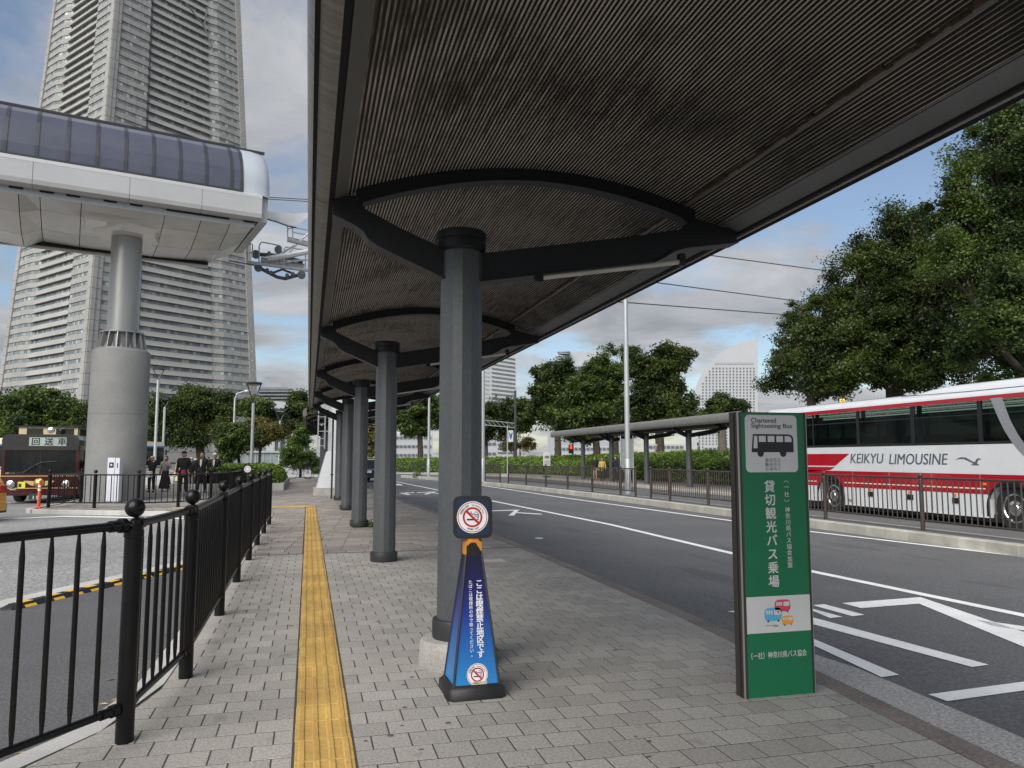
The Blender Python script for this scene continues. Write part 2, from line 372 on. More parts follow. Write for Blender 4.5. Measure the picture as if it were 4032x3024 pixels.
TX0, TX1 = -0.035, 0.265            # tactile strip
def paver_geo(b, q, t, z0=-0.03, c=0.0012):
    """q: four corners (x, y) round the piece; t: top height"""
    cx = sum(p[0] for p in q)/4; cy = sum(p[1] for p in q)/4
    inn = [(x+(c if x < cx else -c), y+(c if y < cy else -c)) for x, y in q]
    b.add([(x, y, z0) for x, y in q]+[(x, y, t-c) for x, y in q]+[(x, y, t) for x, y in inn],
          [(8,9,10,11),(0,1,5,4),(1,2,6,5),(2,3,7,6),(3,0,4,7),(4,5,9,8),(5,6,10,9),(6,7,11,10),(7,4,8,11)])
P = 0.203; GAP = 0.0085
cells = []
row = 0; y = -1.9
while y+P <= 12.80:
    la, lb = xl(y)+0.006, xl(y+P)+0.006; ra, rb = xr(y)-0.006, xr(y+P)-0.006
    off = (row % 2)*P/2 + TX0-0.006
    for (l0, l1), (h0, h1) in (((la, lb), (TX0-0.006,)*2), ((TX1+0.006,)*2, (ra, rb))):
        lo, hi = max(l0, l1), min(h0, h1)
        cuts_ = [off+k*P for k in range(math.floor((lo-off)/P), math.ceil((hi-off)/P)+1)]
        cuts_ = [x for x in cuts_ if lo+0.055 < x < hi-0.055]
        xs_ = [(l0, l1)]+[(x, x) for x in cuts_]+[(h0, h1)]
        for (a0, a1), (e0, e1) in zip(xs_, xs_[1:]): cells.append((a0, a1, e0, e1, y, y+P))
    y += P; row += 1
def in_view(x, y):
    f = x*math.sin(YAW)+y*math.cos(YAW); r = x*math.cos(YAW)-y*math.sin(YAW)
    return f > 2.2 and abs(r)/f < 0.72
mid_ = lambda c: ((c[0]+c[1]+c[2]+c[3])/4, (c[4]+c[5])/2)
cells.sort(key=lambda c: math.hypot(*mid_(c)))
near = [c for c in cells if in_view(*mid_(c)) and c[5] > 3.1]       # nearest first
near_set = set(near[:290]); pm = {}
rest = MB(); prr = random.Random(3)
for c in cells:
    cx, cy = mid_(c); g = GAP/2; dz = prr.uniform(-0.0006, 0.0006); gy_ = 0.0055
    q = [(c[0]+g, c[4]+gy_), (c[2]-g, c[4]+gy_), (c[3]-g, c[5]-gy_), (c[1]+g, c[5]-gy_)]
    if c in near_set:
        k = tuple(round(p[0]-cx, 3) for p in q)
        if k not in pm: b = MB(); paver_geo(b, [(p[0]-cx, p[1]-cy) for p in q], 0.0); pm[k] = b.mesh('paver', m_paver)
        o = link('paver', pm[k], sidewalk); o.location = (cx, cy, dz); o.rotation_euler = (prr.uniform(-.002,.002), prr.uniform(-.002,.002), 0)
    else: paver_geo(rest, q, dz)
part('far_paving', rest, m_paver, sidewalk, kind='stuff')
# brown zone: larger uneven slabs
rest = MB(); y = 12.81; row = 0
def plaza_left(y):
    if y < 22.3: return xl(y)
    if y < 26.05: return lerp_tab([(22.3,-0.88),(24.15,-4.17),(26.05,-7.85)], y)
    return -7.85
while y < 51.8:
    d = 0.3 if y < 30 else 0.45
    lo0 = max(plaza_left(y), plaza_left(y+d))+0.02; hi0 = min(xr(y), xr(y+d))-0.01
    x = lo0 - ((row*0.37) % 0.4)
    while x < hi0:
        w = (0.45 if row % 3 else 0.3)*(1 if y < 30 else 1.3)
        a, e = max(lo0, x), min(hi0, x+w)
        cut = [(a, e)]
        if y < 25.2: cut = [(s, t) for s, t in ((a, min(e, TX0-.006)), (max(a, TX1+.006), e)) if t-s > 0.03]
        for a2, e2 in cut:
            if e2-a2 < 0.04: continue
            t = prr.uniform(-.006, .002); g = 0.014
            p = [(a2,y,-.03),(e2-g,y,-.03),(e2-g,y+d-g,-.03),(a2,y+d-g,-.03),(a2,y,t),(e2-g,y,t),(e2-g,y+d-g,t),(a2,y+d-g,t)]
            rest.add(p, [(4,5,6,7),(0,1,5,4),(1,2,6,5),(2,3,7,6),(3,0,4,7)])
        x += w
    y += d; row += 1
part('slab_paving', rest, m_paver2, plaza, kind='stuff')

# ---- tactile guide strip
m_yel = speckle('tactile_yellow', (0.44,0.278,0.075), (0.33,0.205,0.055), (0.53,0.345,0.105), 60, 1.6, 0.28, 0.75, 0.2, island=0.09, blot=(9.0, 0.68, 0.74))
def tactile_mesh(rot=False):
    b = MB(); h = 0.1475
    b.cbox(-h, h, -h, h, -0.03, 0.001, 0.003)
    for i in range(4):
        x = -0.1125+0.075*i
        if not rot: pr = [(x-.019,0.0),(x+.019,0.0),(x+.012,.008),(x-.012,.008)]; b.prism(pr, -h+.004, h-.004)
        else:
            M = Matrix.Rotation(R(90), 4, 'Z'); b.prism([(x-.019,0.0),(x+.019,0.0),(x+.012,.006),(x-.012,.006)], -h+.004, h-.004, M)
    return b.mesh('tactile_block', m_yel)
tm = tactile_mesh(); tmr = tactile_mesh(True)
strip = thing('tactile_paving', 'long yellow tactile guide strip running up the grey pavement and turning off', 'tactile paving')
y = -1.0
while y < 25.0:
    o = link('tactile_block', tm, strip); o.location = (0.115+prr.uniform(-.002,.002), y+0.15, 0.002); y += 0.3
for k in range(14):
    o = link('tactile_block', tmr, strip); o.location = (0.115-0.3*k, 25.15+0.02*k, 0.003)

# ---- kerbs
def offset_line(pts, d):
    out = []
    for i, p in enumerate(pts):
        a = Vector(pts[max(i-1, 0)]); c = Vector(pts[min(i+1, len(pts)-1)]); t = (c-a).normalized()
        out.append((p[0]-t.y*d, p[1]+t.x*d))
    return out
def resample(pts, step):
    P = [Vector(p) for p in pts]; out = [P[0].copy()]; acc = 0.0
    for a, c in zip(P, P[1:]):
        L = (c-a).length; s = step-acc
        while s <= L+1e-9: out.append(a+(c-a)*(s/L)); s += step
        acc = L-(s-step)
    return out
def kerb_run(name, mats, line, width, prof, step, zf=None, gap=0.006, limit=300):
    """line = inner edge; prof(t 0..1 across) -> top z, bottom z; each stone is a piece"""
    host = None
    P = resample(line, step); root = link(name, None); root['kind'] = 'structure'
    for a, c in zip(P, P[1:]):
        t = (c-a).normalized(); n = Vector((-t.y, t.x))*width; a2 = a+t*gap/2; c2 = c-t*gap/2
        q = [a2, c2, c2+n, a2+n]; zz = prof
        base = [zf(p.x) if zf else 0.0 for p in q]
        top = [zz[0], zz[0], zz[1], zz[1]]; bev = 0.012
        tn = n.normalized()*bev
        b = MB(); v = [(p.x, p.y, bz+zz[2]) for p, bz in zip(q, base)]
        v += [(p.x, p.y, bz+tz-(bev if i > 1 else 0)) for i, (p, bz, tz) in enumerate(zip(q, base, top))]
        q2 = [q[0], q[1], q[2]-tn, q[3]-tn]
        v += [(p.x, p.y, bz+tz) for p, bz, tz in zip(q2, base, top)]
        b.add(v, [(8,9,10,11),(0,1,5,4),(1,2,6,5),(2,3,7,6),(3,0,4,7),(6,7,11,10),(5,6,10,9),(7,4,8,11)])
        part('kerbstone', b, mats, root)
    return root
ln = [(xr(y)-0.002, y) for y in np.arange(-2, 47, 0.5)]
kerb_run('granite_kerb', m_granite, ln, -0.24, (0.0, -0.028, -0.3), 0.62)
ln = [(xl(y)+0.0, y) for y in [2.6,3.0,3.4,3.7,4.05,4.4,4.65,4.9,5.25,5.6,6.2,7,10,14,18,22.2]]
kerb_run('side_kerb', m_conc, ln, 0.19, (0.0, -0.012, -0.3), 0.9)
kerb_run('island_kerb', m_conc, isl[:6]+[(-7.95,32),(-7.86,50)], 0.16, (0.0, -0.004, -0.3), 0.6)
b = MB(); ln = [(xr(y)+0.238, y) for y in (-4,0,2,3,4,5,5.6,6.1)]; lo = [(xr(y)+0.60-max(0,(y-5.2))*0.25, y) for y in (6.1,5.6,5,4,3,2,0,-4)]
b.slab(ln+lo, -0.3, lambda x, y: zr(x)+0.008)
structure('gutter_strip', b, m_gutter)

# ---- median island
mx_front = lambda y: 11.4-0.00235*max(0.0, y-24)**2
MED = [(mx_front(y), y) for y in list(np.arange(2, 25, 1.0))+list(np.arange(25, 66, 2.0))]
kerb_run('median_kerb', m_conc_kerb, offset_line(MED, -0.18), 0.18, (0.2, 0.19, -0.2), 0.6, zr)
back = offset_line(MED, -0.95)
kerb_run('median_back_kerb', m_conc_kerb, list(reversed(offset_line(MED, -0.83))), 0.14, (0.2, 0.195, -0.2), 0.9, zr)
b = MB(); i1 = offset_line(MED, -0.18); i2 = offset_line(MED, -0.83)
for k in range(len(MED)-1):
    b.face([(i1[k][0],i1[k][1],zr(i1[k][0])+.19),(i2[k][0],i2[k][1],zr(i2[k][0])+.19),(i2[k+1][0],i2[k+1][1],zr(i2[k+1][0])+.19),(i1[k+1][0],i1[k+1][1],zr(i1[k+1][0])+.19)])
structure('median', b, m_asph_dark)
# ---- far boarding platform
PLAT = [(18.55,y) for y in range(10, 60, 4)]+[(18.2,64),(17.0,70),(14.5,76),(10,81),(4,84)]
def zp(x): return zr(18.5)+0.12
b = MB(); outer = [(60,84+20),(60,10)]
b.slab(PLAT+[(4,110),(60,110),(60,10)], -0.7, -0.08)
structure('far_platform', b, m_paver2)
kerb_run('platform_kerb', m_conc_kerb, offset_line(PLAT, 0.0), 0.16, (0.13, 0.12, -0.3), 1.2, lambda x: zr(18.5))

# ---- road paint
def paint(pts, lift=0.004): return [(p.x, p.y, p.z+lift) for p in pts]
def strip_px(cs, w):
    P = [GR(*c) for c in cs]; L = [Vector((p.x, p.y)) for p in P]
    a = offset_line([tuple(p) for p in L], w/2); c = offset_line([tuple(p) for p in L], -w/2); b = MB()
    for k in range(len(L)-1):
        b.face([(q[0], q[1], zr(q[0])+0.004) for q in (a[k], c[k], c[k+1], a[k+1])])
    return b
def road_mark(name, b): structure(name, b, m_white)
road_mark('lane_line', strip_px([(1480,1880),(1600,1905),(2000,1985),(2400,2065),(2890,2181),(3190,2249),(4032,2424),(4600,2560)], 0.16))
road_mark('edge_line', strip_px([(1640,1877),(1800,1897),(2220,1960),(2700,2026),(3180,2092),(4032,2192),(4600,2262)], 0.15))
Mz = lambda zx, zy: GR(2800+zx*1232/2212, 2100+zy*1232/2212)
for poly in (((115,555),(200,547),(705,593),(1965,932),(1845,948),(700,640)),
             ((925,495),(1480,453),(2300,730),(2300,842),(1470,499),(1060,531)),
             ((1870,612),(2300,672),(2300,702),(1985,657)),
             ((715,510),(800,503),(1085,578),(1000,588)), ((600,500),(690,528),(930,593),(840,601)),
             ((500,690),(560,680),(1330,1003),(1205,1020)),
             ((1535,1142),(2300,1040),(2300,1102),(1670,1190))):
    b = MB(); b.face(paint([Mz(*p) for p in poly])); road_mark('road_marking', b)
Z4 = lambda zx, zy: GR(1500+zx*.27125, 1500+zy*.27125)
Z6 = lambda zx, zy: GR(1900+zx*.5424, 1300+zy*.5424)
for fn, poly in ((Z4,((262,1628),(312,1625),(440,1648),(388,1655))), (Z4,((345,1621),(400,1619),(418,1628),(352,1630))), (Z4,((425,1622),(480,1620),(488,1627),(430,1629))),
                 (Z4,((520,1622),(790,1606),(800,1612),(524,1628))), (Z4,((615,1646),(765,1609),(800,1610),(660,1648))), (Z4,((700,1618),(842,1630),(842,1638),(702,1624))),
                 (Z6,((60,1310),(262,1303),(268,1309),(60,1315))), (Z6,((187,1346),(235,1308),(268,1303),(228,1347))), (Z6,((240,1322),(430,1334),(428,1340),(242,1328))),
                 (Z6,((385,1508),(440,1508),(432,1515),(380,1514))),
                 (Z4,((190,1500),(265,1494),(325,1516),(300,1519),(190,1512))), (Z4,((-40,1505),(0,1500),(20,1512),(-30,1514)))):
    b = MB(); b.face(paint([fn(*p) for p in poly])); road_mark('road_marking', b)
b = MB()
for x0, x1 in ((13.3,13.42),(13.65,13.77)): b.face([(x0,6,zr(x0)+.004),(x1,6,zr(x1)+.004),(x1-0.9,45,zr(x1)+.004),(x0-0.9,45,zr(x0)+.004)])
structure('bay_line', b, m_white)
b = MB(); b.slab([(-9.2,23.35),(-6.6,24.6),(-3.2,22.9),(-1.2,21.9),(-1.2,21.72),(-3.1,22.6),(-6.6,24.3),(-9.0,23.2)], Z_LEFT-.01, Z_LEFT+.004)
structure('loop_edge_line', b, m_white)
b = MB(); b.face([(-16,26.5,Z_LEFT+.004),(-9.4,33.6,Z_LEFT+.004),(-9.55,33.8,Z_LEFT+.004),(-16.2,26.7,Z_LEFT+.004)])
structure('loop_marking', b, m_white)
# ---- access plate let into the paving
b = MB(); q = [G(2*935/2*1.0, 0) if False else None]
pp = [G(1300+x*700/2212, 1850+y*450/1422, 0.001) for x, y in ((1885,1118),(2140,1108),(2198,1140),(1925,1148))]
b.face([tuple(p) for p in pp]); b.add([(p.x,p.y,-0.02) for p in pp]+[(p.x,p.y,0.0008) for p in pp], [(0,1,5,4),(1,2,6,5),(2,3,7,6),(3,0,4,7)])
tag(part('access_plate', b, mat('pink_plate', (0.5,0.4,0.36), 0.6, var=0.15, scale=20)), 'small pinkish rectangular marker plate set flush in grey paving', 'plate')
# ---- trodden gum and dark spots
b = MB(); gr = random.Random(21)
for k in range(70):
    y = 3.2+8*gr.random()**1.5; x = gr.uniform(xl(y)+.1, xr(y)-.1)
    if TX0-.05 < x < TX1+.05 or math.hypot(x-1.1, y-5.75) < .45: continue
    s = gr.uniform(.008,.024); a0 = gr.uniform(0,6); b.face([(x+s*gr.uniform(.7,1.2)*math.cos(a0+t*.9), y+s*gr.uniform(.6,1.0)*math.sin(a0+t*.9), .0022) for t in range(7)])
part('gum_spots', b, mat('gum', (0.09,0.085,0.078), .8, var=.3, scale=8), sidewalk, kind='stuff')
# ---- small dark spots, dead leaves
b = MB(); lr = random.Random(5)
for k in range(46):
    y = lr.uniform(4.9, 11); x = -1.09-abs(lr.gauss(0, .16))-max(0,(5.6-y))*.45; s = lr.uniform(.012,.035); a = lr.uniform(0,6.3)
    b.face([(x+s*math.cos(a)*1.6,y+s*math.sin(a)*1.6,Z_LEFT+.008),(x-s*math.sin(a)*.6,y+s*math.cos(a)*.6,Z_LEFT+.016),(x-s*math.cos(a)*1.6,y-s*math.sin(a)*1.6,Z_LEFT+.008),(x+s*math.sin(a)*.6,y-s*math.cos(a)*.6,Z_LEFT+.012)])
o = part('fallen_leaves', b, mat('dead_leaf', (0.30,0.22,0.12), 0.8, var=0.5, scale=9)); tag(o, 'scattered dry leaves lying in the gutter by the fence', 'leaves'); o['kind'] = 'stuff'
# ================================================================== bus shelters with vaulted canopies
m_col = speckle('painted_column', (0.07,0.077,0.083), (0.06,0.066,0.071), (0.082,0.089,0.095), 25, 1.3, 0.14, 0.42, 0.04, blot=(11.0, 0.735, 2.4))
m_colring = mat('column_ring', (0.035,0.037,0.04), 0.5, 0.2, var=0.2, scale=6)
m_arm = mat('bracket_steel', (0.014,0.016,0.02), 0.45, 0.2, var=0.15, scale=5)
m_gap = mat('dark_joint', (0.012,0.012,0.012), 0.9, var=0)
def deckmat():
    m = bpy.data.materials.new('corrugated_deck'); m.use_nodes = True; ns, ls = m.node_tree.nodes, m.node_tree.links
    bs = ns['Principled BSDF']; bs.inputs['Roughness'].default_value = 0.75
    g = ns.new('ShaderNodeNewGeometry'); mp = ns.new('ShaderNodeMapping'); mp.inputs[3].default_value = (30, 2.2, 4)
    ls.new(g.outputs['Position'], mp.inputs[0])
    n = ns.new('ShaderNodeTexNoise'); n.inputs['Scale'].default_value = 1.3; n.inputs['Detail'].default_value = 7; n.inputs['Roughness'].default_value = 0.72
    ls.new(mp.outputs[0], n.inputs['Vector'])
    n2 = ns.new('ShaderNodeTexNoise'); n2.inputs['Scale'].default_value = 0.8; n2.inputs['Detail'].default_value = 5
    ls.new(g.outputs['Position'], n2.inputs['Vector'])
    ad = ns.new('ShaderNodeMath'); ad.operation = 'MULTIPLY_ADD'; ad.inputs[1].default_value = 0.45
    ls.new(n2.outputs[0], ad.inputs[0])
    s = ns.new('ShaderNodeMath'); s.operation = 'MULTIPLY'; s.inputs[1].default_value = 0.55; ls.new(n.outputs[0], s.inputs[0]); ls.new(s.outputs[0], ad.inputs[2])
    rp = ns.new('ShaderNodeValToRGB'); e = rp.color_ramp.elements
    e[0].position = 0.40; e[0].color = (0.075,0.068,0.058,1); e[1].position = 0.54; e[1].color = (0.44,0.405,0.355,1)
    ls.new(ad.outputs[0], rp.inputs[0]); ls.new(rp.outputs[0], bs.inputs['Base Color'])
    return m
m_deck = deckmat()
m_rib = MATS.setdefault('deck_groove', mat('deck_groove', (0.035,0.032,0.027), 0.85, var=0.3, scale=5))
m_roof = mat('roof_metal', (0.42,0.42,0.41), 0.5, 0.3, var=0.14, scale=1.5, bump=0.05, stretch=(6,0.4,1))
m_trim = mat('edge_metal', (0.215,0.21,0.195), 0.5, 0.35, var=0.3, scale=2.4, stretch=(1.2,9,1), bump=0.15, bscale=9)
m_fascia = mat('fascia_metal', (0.15,0.147,0.135), 0.5, 0.2, var=0.14, scale=1.6)
m_fascia2 = mat('fascia_metal_grey', (0.19,0.193,0.197), 0.5, 0.2, var=0.12, scale=1.6)
m_rust = mat('rusty_seam', (0.05,0.03,0.02), 0.9, var=0.6, scale=14, bump=0.4, bscale=40)
m_plinth = speckle('plinth_concrete', (0.36,0.35,0.325), (0.27,0.26,0.24), (0.45,0.44,0.415), 60, 3.0, 0.25, 0.9, 0.3)
m_tube = mat('lamp_tube', (0.62,0.6,0.55), 0.4, var=0.15, scale=3)
vault = lambda x: 3.805-0.13*(x-1.8)**2
def canopy(label, group, y0, y1, cols, x0=0.0, dz=0.0, plinth=(), far=False):
    root = thing('bus_shelter', label, 'shelter', (x0, 0, dz), 0, group)
    # corrugated deck: ribs run along the shelter, thin slab with a plain top
    pitch = 0.0285 if not far else 0.11; xs = []; x = 0.235; k = 0
    low, high = [], []
    while x < 3.36:
        z = vault(x); a = pitch
        low += [(x, z), (x+a*0.42, z), (x+a*0.52, z+0.016), (x+a*0.90, z+0.016)]; x += a
    low.append((x, vault(x))); b = MB(); n = len(low)
    segs = [y0+(y1-y0)*i/8 for i in range(9)] if not far else [y0, y1]
    for s in range(len(segs)-1):
        base = len(b.v)
        b.v += [(px, segs[s], pz) for px, pz in low]+[(px, segs[s+1], pz) for px, pz in low]
        for i in range(n-1):
            b.f.append((base+i, base+i+1, base+n+i+1, base+n+i)); b.m.append(1 if i % 4 in (1, 2, 3) else 0)
    part('deck', b, [m_deck, m_rib], root, fix=False)
    # roof sheet
    b = MB(); top = [(-0.02+3.66*i/24, vault(-0.02+3.66*i/24)+0.055) for i in range(25)]
    nseg = 2 if not far else int((y1-y0)/0.6)
    for s in range(nseg):
        ya, yb = y0-0.05+(y1-y0+.1)*s/nseg, y0-0.05+(y1-y0+.1)*(s+1)/nseg-(0.012 if far else 0)
        for i in range(24):
            (xa, za), (xb, zb) = top[i], top[i+1]
            b.face([(xa,ya,za),(xb,ya,zb),(xb,yb,zb),(xa,yb,za)])
    part('roof', b, m_roof, root, smooth=30)
    b = MB()
    for i in range(24):
        (xa, za), (xb, zb) = top[i], top[i+1]; b.face([(xa,y0-.05,za-.012),(xb,y0-.05,zb-.012),(xb,y1+.05,zb-.012),(xa,y1+.05,za-.012)])
    part('roof_underlay', b, m_gap, root)
    # left: flat fascia, dark joint, rolled edge in lengths
    b = MB(); b.prism([(0.142,3.415),(0.232,3.455),(0.232,3.475),(0.142,3.435)], y0, y1); part('fascia', b, m_fascia, root)
    b = MB(); b.prism([(0.10,3.40),(0.145,3.428),(0.145,3.5),(0.10,3.5)], y0, y1); part('joint', b, m_gap, root)
    arcp = [(0.10-0.0,3.395)]+[(0.10-0.155*math.sin(R(a)), 3.55-0.155*math.cos(R(a))) for a in range(10, 100, 10)]+[(-0.055,3.70),(-0.03,3.78),(0.03,3.85),(0.10,3.88),(0.12,3.84),(0.10,3.5)]
    yb = [y0]+[c for c in cols]+[y1]; arr = sorted(set(yb))
    for a, c in zip(arr, arr[1:]):
        b = MB(); b.prism(arcp, a+0.006, c-0.006); part('edge_roll', b, m_trim, root, smooth=40)
    # right side
    b = MB(); b.prism([(3.36,3.495),(3.50,3.425),(3.50,3.445),(3.36,3.515)], y0, y1); part('fascia', b, m_fascia2, root)
    b = MB(); b.prism([(3.50,3.40),(3.53,3.40),(3.53,3.5),(3.50,3.5)], y0, y1); part('joint', b, m_gap, root)
    arcq = [(3.53,3.395)]+[(3.53+0.12*math.sin(R(a)), 3.515-0.12*math.cos(R(a))) for a in range(10, 100, 10)]+[(3.65,3.70),(3.63,3.78),(3.58,3.85),(3.51,3.88),(3.49,3.84),(3.53,3.5)]
    for a, c in zip(arr, arr[1:]):
        b = MB(); b.prism(arcq, a+0.006, c-0.006); part('edge_roll', b, m_trim, root, smooth=40)
    # rusty drip seam in short uneven lengths
    if not far:
        b = MB(); yv = y0; rr = random.Random(11)
        while yv < y1-0.3:
            L = rr.uniform(0.03, 0.16); w = rr.uniform(0.003, 0.014); xc = 2.98+rr.uniform(-.008,.008)
            b.box(xc-w, xc+w, yv, yv+L, vault(2.98)-0.012-rr.uniform(0,.012), vault(2.98)+0.01); yv += L*0.97
        part('rusty_seam', b, m_rust, root)
        b = MB(); b.prism([(2.995,vault(2.995)-.004),(3.028,vault(3.028)-.004),(3.028,vault(3.028)+.01),(2.995,vault(2.995)+.01)], y0, y1)
        part('seam_strip', b, m_fascia, root)
    # frames
    for i, cy in enumerate(cols):
        zb = plinth[i] if i < len(plinth) else 0.0
        ns = 14 if not far else 10
        c = part('column', MB().lathe([(0.168,zb+0.02),(0.160,3.12)], (1.11, cy, 0), ns, ph=0.1), m_col, root)
        part('base_ring', MB().lathe([(0.195,zb),(0.20,zb+0.02),(0.20,zb+0.12),(0.195,zb+0.135),(0.17,zb+0.14)], (1.11, cy, 0), 24), m_colring, c, smooth=30)
        part('cap_ring', MB().lathe([(0.165,3.08),(0.19,3.10),(0.19,3.15),(0.182,3.155),(0.182,3.17),(0.195,3.175),(0.195,3.23),(0.185,3.24)], (1.11, cy, 0), 24), m_arm, c, smooth=30)
        if zb > 0.05:
            part('plinth', MB().lathe([(0.275,-0.02),(0.278,0.05),(0.268,zb-0.03),(0.25,zb-0.005),(0.18,zb)], (1.09, cy+0.0, 0), 28), m_plinth, c, smooth=40)
        t = 0.055
        L = [(0.99,2.86),(0.62,3.015),(0.46,3.085),(0.40,3.125),(0.36,3.185),(0.31,3.225),(0.13,3.30),(0.13,3.40),(0.20,3.44),(0.36,3.465),(0.375,3.43),(0.345,3.395),(0.36,3.36),(0.62,3.235),(0.99,3.085)]
        part('bracket_arm', MB().prism(L, cy-t, cy+t), m_arm, root)
        part('arm_flange', MB().prism([(0.99,2.848),(0.46,3.073),(0.39,3.118),(0.35,3.176),(0.30,3.214),(0.13,3.288),(0.13,3.30),(0.31,3.226),(0.36,3.188),(0.40,3.128),(0.46,3.087),(0.99,2.862)], cy-t-0.03, cy+t+0.03), m_arm, root)
        Rr = [(1.23,2.86),(2.4,3.055),(2.72,3.115),(2.80,3.16),(2.88,3.215),(3.0,3.25),(3.48,3.33),(3.48,3.42),(3.25,3.475),(3.02,3.525),(2.97,3.50),(3.03,3.455),(2.99,3.41),(2.6,3.325),(1.23,3.075)]
        part('bracket_arm', MB().prism(Rr, cy-t, cy+t), m_arm, root)
        part('arm_flange', MB().prism([(1.23,2.848),(2.72,3.103),(2.81,3.15),(2.89,3.203),(3.0,3.238),(3.48,3.318),(3.48,3.33),(3.0,3.25),(2.88,3.216),(2.8,3.162),(2.72,3.116),(1.23,2.861)], cy-t-0.03, cy+t+0.03), m_arm, root)
        up = []; dn = []
        for q in range(21):
            x = 0.30+2.8*q/20; up.append((x, vault(x)-0.004)); dn.append((x, vault(x)-0.095-0.02*abs(q-10)/10))
        part('arch_rib', MB().prism(up+dn[::-1], cy-0.04, cy+0.04), m_arm, root)
        part('rib_flange', MB().prism([(x, z) for x, z in dn]+[(x, z-0.012) for x, z in dn[::-1]], cy-0.062, cy+0.062), m_arm, root)
        if not far or True:
            b = MB(); b.tube((1.74,cy-0.02,2.925),(2.97,cy-0.02,3.135),0.022,n=8)
            lt = part('lamp_tube', b, m_tube, root, smooth=40)
            part('lamp_holder', MB().box(1.70,1.76,cy-.05,cy+.01,2.89,2.98), m_arm, lt); part('lamp_holder', MB().box(2.95,3.0,cy-.05,cy+.01,3.10,3.2), m_arm, lt)
    return root
canopy('long dark corrugated bus shelter on grey columns above the tactile strip', 'vaulted bus shelters', -1.65, 30.2, [-0.05, 5.75, 11.6, 17.4, 23.1, 28.6], plinth=(0, 0.19, 0.0, 0.02, 0.02, 0.02))
canopy('shelter carrying on beyond the white ropeway mast', 'vaulted bus shelters', 37.5, 51.0, [40.0, 45.8, 50.0], far=True, dz=0.0, x0=-0.25)
SH2 = [atX(px, 1900, 20.3).y for px in (2297, 2409, 2547, 2715)]
sp = (SH2[0]-SH2[3])/3
canopy('pale roofed bus shelter across the road in front of the hedge', 'vaulted bus shelters', SH2[3]-1.25*sp, atX(2170, 1730, 19.2).y, sorted(SH2+[SH2[3]-sp]), x0=20.3-1.11, dz=-0.2, far=True)
# slim gutter post at the end of the near shelter
tag(part('rain_pipe', MB().path([(0.02,30.3,3.5),(0.02,30.3,3.2),(0.75,30.25,3.14),(0.84,28.75,3.0),(0.84,28.75,0.05)], 0.035, 8).box(0.78,0.9,28.68,28.82,0.9,0.93), m_colring, smooth=50), 'thin dark rain pipe strapped to the last column of the near shelter', 'pipe')
# ================================================================== near fence, cone, signboard, lane bumps
m_fblk = mat('fence_black', (0.006,0.006,0.0065), 0.3, 0.0, var=0.25, scale=6, spec=0.28)
m_fbrn = mat('fence_brown', (0.052,0.042,0.036), 0.4, 0.1, var=0.2, scale=6)
def ball_post(x, y, zb, h, r, mats, root, rail=1.14, low=0.18):
    p = part('post', MB().lathe([(r,zb-0.05),(r,zb+h-0.23),(r*1.1,zb+h-0.225),(r*1.1,zb+h-0.19),(r*0.95,zb+h-0.185),(r*0.95,zb+h-0.165),(r*0.72,zb+h-0.155),(r*0.66,zb+h-0.14)], (x, y, 0), 18), mats, root, smooth=35)
    part('finial', MB().ball((x, y, zb+h-0.06-r*.2), r*1.12, 18, 12), mats, p, smooth=60)
    return p
def fence_run(label, group, posts, mats, zfun, h=1.3, rail=1.14, low=0.18, pitch=0.15, r=0.047, rr=0.0235, pr=0.0135, detail=True, skip=()):
    root = thing('railing_fence', label, 'fence', (posts[0][0], posts[0][1], zfun(*posts[0])), 0, group); org = root.location.copy()
    for k_, (x, y) in enumerate(posts):
        if k_ in skip: continue
        zb = zfun(x, y)-org.z; ball_post(x-org.x, y-org.y, zb, h, r, mats, root)
    for (xa, ya), (xb, yb) in zip(posts, posts[1:]):
        a = Vector((xa-org.x, ya-org.y, zfun(xa, ya)-org.z)); c = Vector((xb-org.x, yb-org.y, zfun(xb, yb)-org.z)); d = (c-a).normalized()
        for hh, rad, nm in ((rail, rr, 'top_rail'), (low, rr*0.86, 'bottom_rail')):
            z = Vector((0, 0, hh)); rl = part(nm, MB().tube(a+z+d*r*0.9, c+z-d*r*0.9, rad, n=12), mats, root, smooth=50)
            if detail:
                for q, s in ((a, 1), (c, -1)):
                    b = MB(); b.path([q+z+d*s*(r-0.015), q+z+d*s*(r+0.02), q+z+d*s*(r+0.021), q+z+d*s*(r+0.085)], [rad*1.65, rad*1.65, rad*1.32, rad*1.32], 12)
                    part('rail_socket', b, mats, rl, smooth=40)
        L = (c-a).length; n = max(1, round((L-0.12)/pitch)); st = (L-0.12)/n
        pk = None
        for k in range(n):
            q = a+d*(0.06+st*(k+0.5))
            if detail:
                b = MB().lathe([(pr*.55,low),(pr,low+0.09),(pr,rail-0.10),(pr*.5,rail-0.015)], (q.x, q.y, q.z), 8)
            else:
                b = MB().tube(q+Vector((0,0,low)), q+Vector((0,0,rail)), pr, n=5, caps=False)
            part('picket', b, mats, root, smooth=60)
    return root
Z0 = lambda x, y: 0.0
fence_run('glossy black picket fence with ball finials beside the yellow tactile strip', 'black ball post fences',
          [(-0.91,4.64),(-0.78,5.85),(-0.79,8.03),(-0.81,10.1),(-0.82,12.2),(-0.83,14.3),(-0.83,16.4),(-0.83,18.57)], m_fblk, Z0)
fence_run('angled end panel of the black fence with widely spaced bars', 'black ball post fences',
          [(-0.945,4.595),(-1.95,3.1)], m_fblk, Z0, pitch=0.155, r=0.02, h=1.16, skip=(0,))
